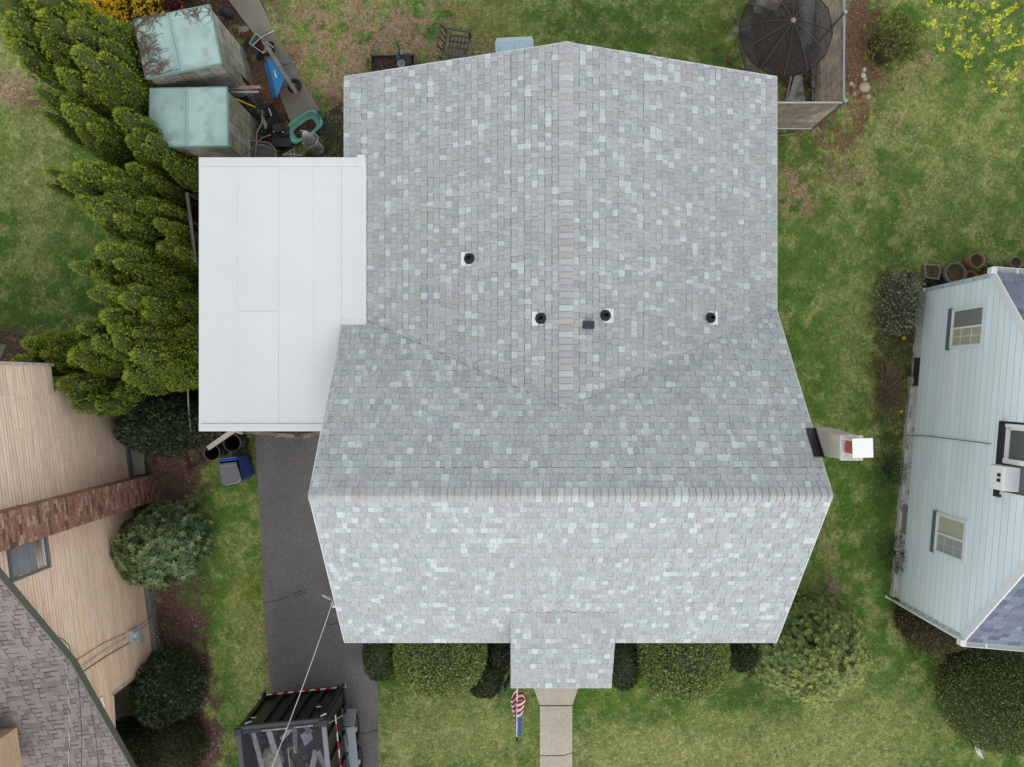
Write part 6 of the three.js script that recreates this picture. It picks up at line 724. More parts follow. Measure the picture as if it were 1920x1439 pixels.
{ const g = thing('cooler', 'pale blue box top showing past the rear roof edge', 'box', W(965, 92)), m = new MB(), p = W(965, 92, 0.62); m.add(new RoundedBoxGeometry(0.92, 0.6, 0.5, 3, 0.03), M4(W(965, 98, 0.32), 0, 0.05, 0), C(198, 216, 226)); m.build('body', MAT.smoothp, g); const l = new MB(); l.add(new RoundedBoxGeometry(0.96, 0.05, 0.54, 2, 0.02), M4(W(965, 95, 0.64), 0, 0.05, 0), C(186, 214, 230)); for (const k of [-0.3, 0, 0.3]) l.bar(W(965 + k * 100, 84, 0.67), W(966 + k * 100, 112, 0.67), 0.012, 0.01, C(150, 186, 206)); l.build('lid', MAT.smoothp, g); }
// ---------------------------------------------------------------- chain link fence, umbrella and what lies under it
{ const FH = 1.76, cx = 7.81, cz = -6.62, g = thing('chain_link_fence', 'chain link fence with brown privacy slats and galvanised rails at the back corner', 'fence', V3(cx, 0, cz)), gal = C(170, 180, 184);
  const rails = [[V3(4.6, FH, cz), V3(cx, FH, cz)], [V3(cx, FH, cz), V3(cx + 0.03, FH, -10.8)], [V3(4.6, 0.06, cz), V3(cx, 0.06, cz)], [V3(cx, 0.06, cz), V3(cx, 0.06, -10.8)]]; for (const [a, b] of rails) { const m = new MB(); m.tube([a, b], 0.028, 8, gal); m.build('rail', MAT.metal, g); }
  for (const [x, z] of [[cx, cz], [cx, -8.7], [cx, -10.7], [5.4, cz]]) { const m = new MB(); m.tube([V3(x, 0, z), V3(x, FH + 0.1, z)], 0.036, 10, C(142, 150, 150)); m.add(new THREE.SphereGeometry(0.045, 10, 8), M4(V3(x, FH + 0.11, z), 0, 0, 0, V3(1, 0.6, 1)), gal); m.build('post', MAT.metal, g); }
  const R = rng(1801), s = new MB(); for (let x = 4.6; x < cx - 0.05; x += 0.055) s.box(x, 0.05, cz - 0.004, x + 0.038, FH - 0.03, cz + 0.004, mul(C(236, 216, 198), R.r(0.85, 1.08))); for (let z = cz - 0.05; z > -10.8; z -= 0.055) s.box(cx - 0.004, 0.05, z - 0.038, cx + 0.004, FH - 0.03, z, mul(C(220, 200, 184), R.r(0.85, 1.08))); stuff(s.build('slat', MAT.weathered, g));
  const w = new MB(); for (let x = 4.6; x < cx; x += 0.05) for (const k of [-1, 1]) { const x1 = x + k * FH * 0.6; w.bar(V3(x, FH - 0.02, cz + 0.01), V3(clamp(x1, 4.6, cx), FH - 0.02 - Math.abs(clamp(x1, 4.6, cx) - x) / 0.6, cz + 0.01), 0.003, 0.003, C(140, 140, 138)); } w.build('mesh_wire', MAT.metal, g);
  const lip = new MB(); for (let x = 4.6; x < cx; x += 0.05) lip.bar(V3(x, FH - 0.01, cz), V3(x + 0.03, FH + 0.03, cz), 0.006, 0.006, gal); for (let z = cz; z > -10.8; z -= 0.05) lip.bar(V3(cx, FH - 0.01, z), V3(cx, FH + 0.03, z - 0.03), 0.006, 0.006, gal); lip.build('mesh_edge', MAT.metal, g);
}
{ const ap = W(1487, 39, 2.6), R = 1.08, cen = V3(6.32, 2.12, -8.16), g = thing('patio_umbrella', 'black mesh patio umbrella with twelve ribs beside the fence', 'umbrella', V3(6.3, 0, -8.15));
  const meshTex = (() => { const n = 64, d = new Uint8Array(n * n * 4); for (let y = 0; y < n; y++) for (let x = 0; x < n; x++) { const v = (x % 4 === 0) || (y % 4 === 0) ? 255 : 170, o = (y * n + x) * 4; d[o] = d[o + 1] = d[o + 2] = v; d[o + 3] = 255; } const t = new THREE.DataTexture(d, n, n); t.wrapS = t.wrapT = THREE.RepeatWrapping; t.magFilter = THREE.LinearFilter; t.repeat.set(14, 14); t.needsUpdate = true; return t; })();
  const N = 12, rim = []; for (let k = 0; k < N; k++) { const a = k / N * 6.2832 + 0.06; rim.push(V3(cen.x + Math.cos(a) * R, cen.y, cen.z + Math.sin(a) * R)); }
  const m = new MB(), seg = 6; for (let k = 0; k < N; k++) { const A = rim[k], B = rim[(k + 1) % N], P = (t, u) => { const e = A.clone().lerp(B, u), q = ap.clone().lerp(e, t); q.y -= 0.04 * Math.sin(u * Math.PI) * t * t - 0.10 * Math.sin(t * Math.PI); q.x += (q.x - cen.x) * 0.03 * Math.sin(u * Math.PI) * t; q.z += (q.z - cen.z) * 0.03 * Math.sin(u * Math.PI) * t; const d = V3(q.x - cen.x, 0, q.z - cen.z); q.addScaledVector(d, -0.005 * Math.sin(u * Math.PI) * t); return q; }; for (let i = 0; i < seg; i++) for (let j = 0; j < 4; j++) { const t0 = i / seg, t1 = (i + 1) / seg, u0 = j / 4, u1 = (j + 1) / 4; m.face([P(t0, u0), P(t0, u1), P(t1, u1), P(t1, u0)], C(40, 40, 40)); } }
  m.build('canopy', mat({ transparent: true, opacity: 0.86, roughness: 0.9, alphaMap: meshTex }), g);
  for (let k = 0; k < N; k++) { const rb = new MB(), p1 = ap.clone().lerp(rim[k], 0.5).add(V3(0, 0.115, 0)); rb.tube([ap.clone().add(V3(0, 0.015, 0)), ap.clone().lerp(rim[k], 0.25).add(V3(0, 0.085, 0)), p1, ap.clone().lerp(rim[k], 0.75).add(V3(0, 0.085, 0)), rim[k].clone().add(V3(0, 0.015, 0))], 0.014, 6, k % 3 ? C(58, 56, 54) : C(42, 41, 42)); rb.build('rib', MAT.smoothp, g); }
  const ed = new MB(), loop = []; for (let k = 0; k <= N; k++) { loop.push(rim[k % N].clone()); if (k < N) { const q = rim[k].clone().lerp(rim[(k + 1) % N], 0.5); q.y -= 0.04; q.lerp(cen.clone().setY(q.y), -0.025); loop.push(q); } } ed.tube(loop, 0.012, 5, C(46, 45, 45)); ed.build('hem', MAT.plain, g);
  const po = new MB(); po.tube([V3(cen.x - 0.04, 0, cen.z + 0.02), ap], 0.024, 8, C(48, 47, 46)); po.build('pole', MAT.smoothp, g); const f = new MB(); f.add(new THREE.SphereGeometry(0.055, 14, 10), M4(ap.clone().add(V3(0, 0.03, 0)), 0, 0, 0, V3(1, 0.7, 1)), C(206, 160, 134)); f.build('finial', MAT.plain, g);
}
{ const beam = (label, a, b, w, h, y, c) => { const g = thing('timber', label, 'timber', W((a[0] + b[0]) / 2, (a[1] + b[1]) / 2)), m = new MB(); m.bar(W(...a, y), W(...b, y), w, h, c); m.build('beam', MAT.weathered, g); };
  beam('thick grey timber post running down from under the umbrella edge', [1392, 66], [1413, 138], 0.26, 0.2, 0.5, C(120, 114, 100)); beam('short grey timber crosspiece at the left edge of the umbrella', [1375, 59], [1406, 51], 0.16, 0.16, 0.66, C(150, 142, 132)); beam('thin pale pole leaning below the umbrella near the rear eave', [1484, 142], [1474, 192], 0.035, 0.03, 0.4, C(176, 168, 158));
  const slab = (label, P, h, c) => { const g = thing('stone_slab', label, 'stone', W(P[0][0], P[0][1])), m = new MB(), q = P.map(([x, y]) => W(x, y, h)); m.hex([...q.map((p) => p.clone().setY(0)), ...q], c); m.build('slab', MAT.concrete, g); };
  slab('cracked pale concrete slab between the umbrella and the slatted fence', [[1492, 140], [1504, 138], [1511, 192], [1477, 192]], 0.06, C(186, 182, 176)); slab('long grey stone slab seen through the mesh umbrella', [[1506, -10], [1530, -10], [1522, 82], [1512, 82]], 0.3, C(196, 194, 188)); slab('pale stone block under the top of the mesh umbrella', [[1424, -6], [1441, -4], [1436, 11], [1424, 9]], 0.4, C(220, 210, 196)); slab('second pale stone block under the umbrella top, nearer its pole', [[1448, -8], [1471, -8], [1466, 5], [1447, 4]], 0.4, C(226, 214, 204));
  const R = rng(1820); const stone = (px, py, r, label, c, s = 0.6) => { const p = W(px, py, r * s * 0.5), o = new MB(), sp = new THREE.IcosahedronGeometry(1, 3), q = sp.attributes.position, k0 = R() * 9; for (let i = 0; i < q.count; i++) { const k = 0.82 + 0.36 * fbm(q.getX(i) * 1.3 + k0, q.getY(i) * 1.3 + q.getZ(i) * 1.7 + k0, 66, 3); q.setXYZ(i, q.getX(i) * k, q.getY(i) * k, q.getZ(i) * k); } sp.computeVertexNormals(); o.add(sp, M4(p, 0, R() * 6, 0, V3(r, r * s, r * 0.85)), c); const g = o.build('stone', MAT.concrete, null); tag(g, label, 'stone'); };
  stone(1621, 163, 0.155, 'largest pale round stone by the chain link fence', C(214, 188, 168), 0.4); stone(1622, 148, 0.065, 'small pale stone just above the largest round stone', C(206, 190, 184)); stone(1619, 141, 0.08, 'whitish chipped stone above the small pale stone', C(222, 224, 226)); stone(1621, 130, 0.06, 'topmost white stone of the fence stones', C(226, 226, 226)); stone(1596, 157, 0.07, 'pale tan stone left of the largest round stone', C(206, 184, 160)); stone(1601, 162, 0.06, 'tan pebble between the pale tan stone and the largest', C(186, 152, 126)); stone(1598, 171, 0.075, 'brown stone below left of the largest round stone', C(142, 106, 86)); stone(1602, 176, 0.06, 'tan stone under the brown stone', C(190, 170, 150)); stone(1619, 181, 0.075, 'reddish stone under the largest round stone', C(178, 120, 104)); stone(1628, 181, 0.08, 'pale stone at the lower right of the fence stones', C(200, 178, 160)); stone(1604, 149, 0.05, 'smallest grey brown stone above the pale tan stone', C(150, 120, 104)); stone(1545, 236, 0.13, 'dark flat stone at the foot of the fence corner post', C(112, 100, 88), 0.35);
  const g = thing('edging_board', 'thin weathered board lying below the slatted fence', 'board', W(1470, 254)), m = new MB(); m.bar(W(1440, 256, 0.05), W(1491, 251, 0.05), 0.035, 0.05, C(150, 138, 124)); m.build('plank', MAT.weathered, g);
}
// ---------------------------------------------------------------- pots behind the blue house
{ const pot = (label, px, py, r, h, c, fill, taper = 0.78) => { const p = W(px, py, h).setY(0), g = thing('flower_pot', label, 'pot', p), m = new MB(); m.add(new THREE.LatheGeometry([[0.001, 0.01], [r * taper, 0.01], [r * 0.96, h - 0.05], [r, h - 0.05], [r, h], [r * 0.86, h], [r * 0.84, h - 0.09], [0.001, h - 0.1]].map(([x, y]) => new THREE.Vector2(x, y)), 28), M4(p), c); m.build('rim', MAT.plain, g); const s = new MB(), R = rng(Math.round(px)); s.add(new THREE.CircleGeometry(r * 0.85, 20), M4(p.clone().setY(h - 0.08), -Math.PI / 2), fill); for (let i = 0; i < 40; i++) { const a = R() * 6.28, q = r * 0.75 * Math.sqrt(R()); cane(s, V3(p.x + Math.cos(a) * q, h - 0.08, p.z + Math.sin(a) * q), V3(R.r(-1, 1), R.r(0.2, 0.6), R.r(-1, 1)), R.r(0.06, 0.16), 0.004, 3, 0.1, R, mul(C(128, 116, 84), R.r(0.6, 1.3))); } s.build('soil', MAT.plain, g); };
  pot('tall terracotta pot farthest from the blue house wall', 1833, 489, 0.19, 0.42, C(178, 134, 116), C(104, 88, 62)); pot('open terracotta pot tucked against the rear wall of the blue house', 1822, 521, 0.17, 0.34, C(190, 120, 92), C(90, 60, 46)); pot('large grey round planter between the oblong planter and terracotta pots', 1793, 513, 0.28, 0.3, C(140, 146, 134), C(112, 98, 70), 0.9); pot('terracotta pot ring half hidden by the sparse grey shrub', 1708, 519, 0.13, 0.22, C(186, 146, 130), C(84, 74, 54)); pot('pale stone pot at the right edge behind the white gutter', 1907, 493, 0.16, 0.36, C(166, 150, 136), C(120, 110, 82)); pot('small dark green pot partly under the gutter end', 1858, 505, 0.12, 0.2, C(104, 108, 92), C(80, 74, 56)); pot('black plastic pot at the rear corner of the blue house', 1758, 536, 0.16, 0.26, C(34, 34, 38), C(30, 30, 32));
  const p = W(1742, 511, 0.2).setY(0), g = thing('planter', 'oblong grey stone planter with grass behind the blue house', 'planter', p), q = [[1725, 497], [1753, 499], [1757, 512], [1752, 527], [1727, 523]].map(([x, y]) => W(x, y, 0)); tubeBox(q, 0.2, 0.16, C(158, 150, 138)).build('rim', MAT.concrete, g); const s = new MB(), R = rng(1902), c = q.reduce((a, b) => a.clone().add(b), V3()).multiplyScalar(0.2); s.face(q.map((v) => v.clone().lerp(c, 0.18).setY(0.14)), C(96, 88, 58)); for (let i = 0; i < 160; i++) { const k = Math.floor(R() * 5), v = q[k].clone().lerp(q[(k + 1) % 5], R()).lerp(c, R.r(0.25, 1)).setY(0.14), d = V3(R.r(-1, 1), R.r(0.4, 1), R.r(-1, 1)).normalize(), [sd, n] = leafAxes(R, d); s.leaf(v, d, sd, n, R.r(0.05, 0.1), 0.01, mul(R() < 0.5 ? C(120, 124, 62) : C(150, 136, 92), R.r(0.7, 1.2))); } s.build('grass', MAT.leaf, g);
  const b = thing('trough', 'brick red trough against the rear wall of the blue house', 'planter', W(1848, 516)), m = tubeBox([[1832, 512], [1864, 508], [1866, 518], [1834, 523]].map(([x, y]) => W(x, y, 0)), 0.3, 0.12, C(178, 96, 74)); m.build('body', MAT.plain, b);
  const cap = thing('vent_cap', 'small white round cap beside the rear corner of the blue house', 'cap', W(1735, 545)), k = new MB(); k.add(new THREE.CylinderGeometry(0.055, 0.055, 0.14, 14), M4(W(1735, 545, 0.3), 0.3, 0, 0.3), C(236, 236, 234)); k.tube([W(1737, 547, 0), W(1736, 546, 0.25)], 0.04, 10, C(210, 210, 208)); k.build('cap', MAT.smoothp, cap);
  const st = thing('stake', 'thin grey stake leaning behind the white gutter end', 'stake', W(1858, 488)), sm = new MB(); sm.bar(W(1852, 481, 0.02), W(1867, 500, 0.4), 0.03, 0.02, C(150, 148, 138)); sm.build('stick', MAT.weathered, st);
}
// ---------------------------------------------------------------- bins by the garage
{ const can = (label, px, py, h, r) => { const p = W(px, py, h).setY(0), g = thing('trash_can', label, 'trash can', p, { group: 'black trash cans by the driveway' }), c = C(40, 41, 43), m = new MB(); m.add(new THREE.LatheGeometry([[0.001, 0.02], [r * 0.8, 0.02], [r * 0.95, h - 0.06], [r, h - 0.06], [r * 1.02, h - 0.03], [r, h], [r * 0.93, h], [r * 0.92, h - 0.05], [r * 0.76, 0.05], [0.001, 0.045]].map(([x, y]) => new THREE.Vector2(x, y)), 36), M4(p), c); m.build('barrel', MAT.smoothp, g); const t = new MB(); t.add(new THREE.TorusGeometry(r * 0.985, 0.014, 8, 40), M4(p.clone().setY(h), Math.PI / 2), C(92, 93, 95)); t.build('rim', MAT.smoothp, g); for (const a of [0.1, 3.3]) { const k = new MB(), d = V3(Math.cos(a), 0, Math.sin(a)), s = V3(-d.z, 0, d.x), q = p.clone().addScaledVector(d, r).setY(h - 0.06); k.tube([q.clone().addScaledVector(s, -0.06), q.clone().addScaledVector(s, -0.06).addScaledVector(d, 0.06), q.clone().addScaledVector(s, 0.06).addScaledVector(d, 0.06), q.clone().addScaledVector(s, 0.06)], 0.012, 6, C(70, 70, 72)); k.build('handle', MAT.smoothp, g); } };
  can('open black trash can with the downspout end hanging over it', 397, 849, 0.72, 0.2); can('open black trash can nearer the driveway', 435, 831, 0.72, 0.215);
  const g = thing('recycling_bin', 'blue wheeled recycling bin with a grey lid on the grass', 'bin', W(450, 880)), P = [[409, 861], [443, 857], [454, 900], [448, 906], [424, 911], [417, 906]], hi = P.map(([x, y]) => W(x, y, 1.05)), cx = hi.reduce((a, b) => a.clone().add(b), V3()).multiplyScalar(1 / 6), lo = hi.map((p) => p.clone().lerp(cx, 0.16).setY(0.05)), b = new MB(), bc = C(30, 62, 132);
  for (let k = 0; k < 6; k++) { const l = (k + 1) % 6; b.face([lo[k], lo[l], hi[l].clone().add(V3(0, -0.03, 0)), hi[k].clone().add(V3(0, -0.03, 0))], bc); } b.face(lo, bc); b.build('body', MAT.smoothp, g);
  const l = new MB(), ring = (s, y) => P.map(([x, y0]) => W(x, y0 + (y0 < 865 ? 9 : 0), 1.05)).map((p) => p.lerp(cx, s).setY(y)); const r0 = ring(0, 1.06), r1 = ring(0.02, 1.09), r2 = ring(0.16, 1.105), r3 = ring(0.3, 1.095), lc = C(112, 115, 124); for (const [A, B] of [[r0, r1], [r1, r2], [r2, r3]]) for (let k = 0; k < 6; k++) { const j = (k + 1) % 6; l.face([A[k], A[j], B[j], B[k]], lc); } l.face(r3.slice().reverse(), mul(lc, 0.94)); l.build('lid', MAT.smoothp, g);
  const hd = new MB(); hd.tube([W(411, 862, 1.07), W(443, 857.5, 1.07)], 0.02, 8, C(58, 92, 190)); hd.bar(W(410, 866, 1.05), W(444, 861.5, 1.05), 0.03, 0.02, C(48, 84, 180)); hd.build('handle', MAT.smoothp, g); const w = new MB(); for (const [x, y] of [[463, 862], [442, 866]]) w.add(new THREE.TorusGeometry(0.09, 0.035, 8, 18), M4(W(x, y, 0.13), 0, 0.1, 0), C(20, 20, 22)); w.build('wheel', MAT.rubber, g);
}
{ // whitish stone edging along the garage front
  const R = rng(2001), g = thing('stone_edging', 'row of broken whitish stones along the front of the white roofed extension', 'stones', W(450, 815)); for (let i = 0; i < 90; i++) { const t = i / 90, x = 348 + t * 236 + R.r(-3, 3), y = (t < 0.2 ? 811 : 814) + t * 5 + R.r(-5, 4), m = new MB(), r = R.r(0.022, 0.055) * (t > 0.5 ? 0.75 : 1.1), s = new THREE.DodecahedronGeometry(r, 0); m.add(s, M4(W(x, y, r * 0.5 + 0.05), R() * 6, R() * 6, R() * 6, V3(1, 0.7, 1)), mul(mixc(C(214, 210, 202), C(150, 144, 132), R()), R.r(0.85, 1.1))); m.build('stone', MAT.plain, g); } }
{ const gal = C(186, 190, 190), g = thing('fence', 'pale fence rail on posts between the arborvitae and the white roof', 'fence', W(358, 420)), pts = [W(350, 362, 1.1), W(357, 415, 1.1), W(366, 492, 1.1)]; const m = new MB(); m.tube(pts, 0.045, 8, C(150, 148, 142)); m.build('rail', MAT.weathered, g); for (const p of pts) { const k = new MB(); k.tube([p.clone().setY(0), p.clone()], 0.03, 8, C(120, 118, 112)); k.build('post', MAT.weathered, g); }
  const f = thing('fence', 'galvanised fence rail beside the lower left corner of the white roof', 'fence', W(355, 770)), q = [W(351.5, 726, 1.0), W(354, 778, 1.0), W(357, 808, 1.0)], k = new MB(); k.tube(q, 0.022, 8, gal); k.build('rail', MAT.metal, f); for (const p of [q[0], q[2]]) { const n = new MB(); n.tube([p.clone().setY(0), p.clone()], 0.02, 8, gal); n.build('post', MAT.metal, f); } const cl = new MB(); cl.add(new THREE.CylinderGeometry(0.035, 0.035, 0.06, 10), M4(W(354.5, 782, 1.0), Math.PI / 2), C(60, 84, 60)); cl.build('clamp', MAT.smoothp, f);
  const b = thing('concrete_block', 'grey concrete slab at the foot of the tan house above the chimney', 'concrete', W(258, 868)), bm = new MB(), P = [[244, 842], [268, 842], [272, 889], [250, 893]]; bm.hex([...P.map(([x, y]) => W(x, y, 0)), ...P.map(([x, y]) => W(x, y, 0.2))], C(158, 158, 154)); bm.build('slab', MAT.concrete, b);
  const gv = thing('gravel_strip', 'narrow strip of pale gravel along the tan house wall', 'gravel', W(290, 1170)), R = rng(2030), gm = new MB(); for (let i = 0; i < 420; i++) { const t = R(), x = 280 + t * 12 + R.r(-1, 8), y = 1108 + t * 118; gm.add(new THREE.TetrahedronGeometry(R.r(0.012, 0.034)), M4(W(x, y, 0.02), R() * 6, R() * 6, 0), mul(C(186, 180, 170), R.r(0.7, 1.15))); } tag(gv, gv.userData.label, 'gravel', null, 'stuff'); gm.build('pebbles', MAT.plain, gv);
}
// ---------------------------------------------------------------- dump trailer
{ const TH = 0.1018, O = V3(-5.23, 0, 7.765), g = thing('dump_trailer', 'black dump trailer loaded with debris under mesh on the driveway', 'trailer', O, { turn: TH, local: true }), bk = C(30, 31, 33), dk = C(44, 46, 50), LEN = 4.2, B0 = 0.7, T = 2.42, hw = 0.97;
  const cyc = (n, a, b, y, z, along, len, th, parent) => { for (let k = 0; k < n; k++) { const m = new MB(), s0 = a + (b - a) * k / n, s1 = a + (b - a) * (k + 1) / n, c = k % 2 ? C(186, 24, 34) : C(232, 232, 232); if (along === 'x') m.box(s0, y, z - 0.012, s1, y + th, z, c); else m.box(z, y, s0, z + 0.012, y + th, s1, c); m.build('reflective_strip', MAT.smoothp, parent); } };
  const fl = new MB(); fl.box(-hw, B0 - 0.1, 0.03, hw, B0, LEN, bk); for (const x of [-0.5, 0.5]) fl.box(x - 0.06, 0.42, 0.1, x + 0.06, B0 - 0.1, LEN + 1.2, bk); fl.build('bed', MAT.smoothp, g);
  const gt = new MB(); gt.box(-hw, B0, 0.0, hw, T, 0.03, C(26, 27, 28)); gt.box(-hw - 0.02, B0 - 0.08, -0.07, hw + 0.02, B0 + 0.09, 0.0, C(24, 25, 27)); const gate = gt.build('tailgate', MAT.gloss, g);
  for (const x of [-0.94, -0.5, -0.16, 0.2, 0.53, 0.92]) { const m = new MB(); m.hex([V3(x - 0.05, B0 + 0.09, -0.065), V3(x + 0.05, B0 + 0.09, -0.065), V3(x + 0.06, B0 + 0.09, 0), V3(x - 0.06, B0 + 0.09, 0), V3(x - 0.05, T - 0.05, -0.065), V3(x + 0.05, T - 0.05, -0.065), V3(x + 0.06, T - 0.05, 0), V3(x - 0.06, T - 0.05, 0)], C(18, 18, 20)); m.build('rib', MAT.gloss, gate); }
  cyc(13, -0.9, 0.86, B0 + 0.0, -0.071, 'x', 0, 0.06, gate);
  for (const [x, y] of [[-0.78, 1.95], [0.68, 1.72]]) { const m = new MB(); m.box(x - 0.06, y, -0.075, x + 0.06, y + 0.035, -0.066, C(226, 226, 226)); m.build('sticker', MAT.smoothp, gate); }
  const rail = new MB(); rail.box(-1.02, T - 0.05, -0.1, 1.0, T + 0.03, -0.02, C(58, 60, 66)); rail.box(-1.04, T - 0.04, -0.005, 0.99, T + 0.025, 0.07, C(40, 41, 45)); rail.build('top_rail', MAT.smoothp, g);
  const let_ = new MB(); { const R = rng(2101); for (const [a, b] of [[-0.42, -0.24], [-0.22, 0.12], [0.3, 0.72]]) for (let x = a; x < b; x += 0.024) { const w = R.r(0.01, 0.019); let_.box(x, T + 0.025, 0.03, x + w, T + 0.029, 0.052, C(226, 226, 226)); } } let_.build('lettering', MAT.plain, g);
  for (const x of [-0.8, 0.92]) { const m = new MB(); m.bar(V3(x - 0.02, T - 0.06, -0.12), V3(x + 0.06, T - 0.2, -0.1), 0.03, 0.02, C(226, 228, 228)); m.build('latch', MAT.smoothp, g); }
  for (const s of [-1, 1]) { const m = new MB(); m.box(s * hw - 0.015, B0, 0.03, s * hw + 0.015, T, LEN, C(34, 36, 38)); m.box(s * hw - 0.05, T - 0.03, 0.08, s * hw + 0.05, T + 0.02, LEN, s > 0 ? C(126, 130, 138) : C(72, 75, 84)); m.box(s * (hw + 0.02) - 0.03, B0 - 0.1, 0.0, s * (hw + 0.02) + 0.03, B0 + 0.02, LEN, bk); for (let z = 0.35; z < LEN; z += 0.55) m.box(s * (hw + 0.045) - 0.03, B0, z, s * (hw + 0.045) + 0.03, T - 0.03, z + 0.07, bk); m.box(s * hw - 0.09, T - 0.08, -0.06, s * hw + 0.09, T + 0.06, 0.08, dk); const sd = m.build('side_wall', MAT.smoothp, g);
    if (s > 0) { cyc(20, 0.16, LEN, 1.72, hw + 0.078, 'z', 0, 0.06, sd); const d = new MB(); d.bar(V3(1.06, 1.7, 0.2), V3(1.06, 0.8, 2.4), 0.02, 0.03, C(24, 24, 26)); d.bar(V3(1.06, 1.2, 0.25), V3(1.06, 0.8, 1.9), 0.02, 0.03, C(60, 62, 64)); d.tube([V3(1.0, 2.3, 0.1), V3(1.28, 1.9, 0.12)], 0.01, 5, C(150, 152, 154)); d.build('brace', MAT.smoothp, sd); }
    const f = new MB(), fc = C(142, 150, 158), x0 = s > 0 ? 0.98 : -1.26, x1 = x0 + 0.28; f.hex([V3(x0, 0.6, 0.55), V3(x1, 0.6, 0.58), V3(x1, 0.93, 0.86), V3(x0, 0.93, 0.8), V3(x0, 0.63, 0.52), V3(x1, 0.63, 0.55), V3(x1, 0.96, 0.84), V3(x0, 0.96, 0.78)], fc); f.box(x0, 0.93, 0.84, x1, 0.96, 2.35, mul(fc, 1.15)); f.hex([V3(x0, 0.93, 2.35), V3(x1, 0.93, 2.35), V3(x1, 0.6, 2.65), V3(x0, 0.6, 2.65), V3(x0, 0.96, 2.37), V3(x1, 0.96, 2.37), V3(x1, 0.63, 2.68), V3(x0, 0.63, 2.68)], fc); f.build('fender', MAT.smoothp, g);
    for (const z of [1.16, 2.0]) { const w = new MB(), x = s * 1.07; w.add(new THREE.TorusGeometry(0.29, 0.1, 12, 32), M4(V3(x, 0.4, z), 0, Math.PI / 2, 0), C(28, 28, 29)); const wh = w.build('wheel', MAT.rubber, g); const r = new MB(); r.add(new THREE.CylinderGeometry(0.21, 0.21, 0.1, 24), M4(V3(x, 0.4, z), 0, 0, Math.PI / 2), C(44, 45, 47)); r.add(new THREE.CylinderGeometry(0.05, 0.06, 0.17, 16), M4(V3(x, 0.4, z), 0, 0, Math.PI / 2), C(214, 212, 206)); r.build('rim', MAT.smoothp, wh); } }
  const la = new MB(); for (const s of [-1, 1]) { la.tube([V3(s * 0.99, 0.62, -0.09), V3(s * 0.99, 0.8, -0.09)], 0.035, 8, dk); for (let k = 0; k < 4; k++) la.add(new THREE.SphereGeometry(0.025, 8, 6), M4(V3(s * (1.03 + 0.02 * k), 0.55 + 0.07 * k, -0.08)), C(150, 152, 154)); } la.build('hinge', MAT.smoothp, g);
  const tp = new MB(), P = (i, j) => { const x = -0.94 + 1.88 * i / 10, z = 0.07 + (LEN - 0.1) * j / 16; return V3(x, T + 0.0 - 0.10 * Math.sin(i / 10 * Math.PI) + 0.02 * vn(i * 0.9, j * 0.9, 9), z); }; for (let i = 0; i < 10; i++) for (let j = 0; j < 16; j++) tp.face([P(i, j), P(i, j + 1), P(i + 1, j + 1), P(i + 1, j)], C(84, 83, 88)); tp.build('mesh_tarp', mat({ transparent: true, opacity: 0.26, roughness: 0.9 }), g);
  // the load
  const load = (name, label, cat, fn) => { const o = thing(name, label, cat, O.clone(), { turn: TH, local: true }); fn(o); return o; };
  const pl = (label, a, b, w, c) => load('plank', label, 'plank', (o) => { const m = new MB(); m.bar(V3(...a), V3(...b), w, 0.04, c); m.build('board', MAT.plain, o); }), pc = C(206, 208, 216);
  load('debris', 'grey heap of torn roofing under the trailer mesh', 'debris', (o) => { const m = new MB(), R = rng(2120), H = (x, z) => 1.5 + 0.35 * fbm(x * 2 + 9, z * 2 + 9, 71, 4); const n = 16, k = 30; for (let i = 0; i < n; i++) for (let j = 0; j < k; j++) { const p = (a, b) => { const x = -0.94 + 1.88 * a / n, z = 0.05 + 4.1 * b / k; return V3(x, H(x, z), z); }; m.face([p(i, j), p(i, j + 1), p(i + 1, j + 1), p(i + 1, j)], mul(C(98, 92, 92), R.r(0.7, 1.25))); } for (let i = 0; i < 90; i++) { const x = R.r(-0.85, 0.85), z = R.r(0.1, 1.6), y = H(x, z) + R.r(0, 0.08), d = V3(R.r(-1, 1), R.r(-0.2, 0.2), R.r(-1, 1)).normalize(); m.bar(V3(x, y, z), V3(x, y, z).addScaledVector(d, R.r(0.1, 0.3)), R.r(0.04, 0.12), 0.012, mul(R.pick([C(130, 126, 128), C(80, 76, 76), C(112, 98, 88), C(160, 160, 166)]), R.r(0.8, 1.15))); } m.build('rubble', MAT.plain, o); });
  pl('pale plank along the left side of the trailer load', [-0.8, 2.08, 0.1], [-0.62, 1.98, 1.5], 0.1, pc); pl('pale plank slanting from the trailer tailgate beside the crumpled sheet', [-0.42, 2.1, 0.12], [-0.18, 2.0, 1.6], 0.13, pc); pl('short pale plank crossing near the trailer tailgate', [-0.12, 2.14, 0.42], [0.22, 2.12, 0.1], 0.1, pc); pl('thin pale plank in the middle of the trailer load', [0.2, 2.1, 0.16], [0.1, 1.95, 0.85], 0.1, C(150, 150, 156)); pl('left leg of the A shaped pair of planks in the trailer', [0.62, 2.05, 0.78], [0.34, 1.98, 1.6], 0.13, C(186, 188, 194)); pl('right leg of the A shaped pair of planks in the trailer', [0.66, 2.07, 0.8], [0.92, 1.98, 1.6], 0.12, C(172, 174, 180)); pl('short pale board near the right end of the trailer tailgate', [0.4, 2.12, 0.12], [0.58, 2.1, 0.35], 0.1, C(140, 140, 146));
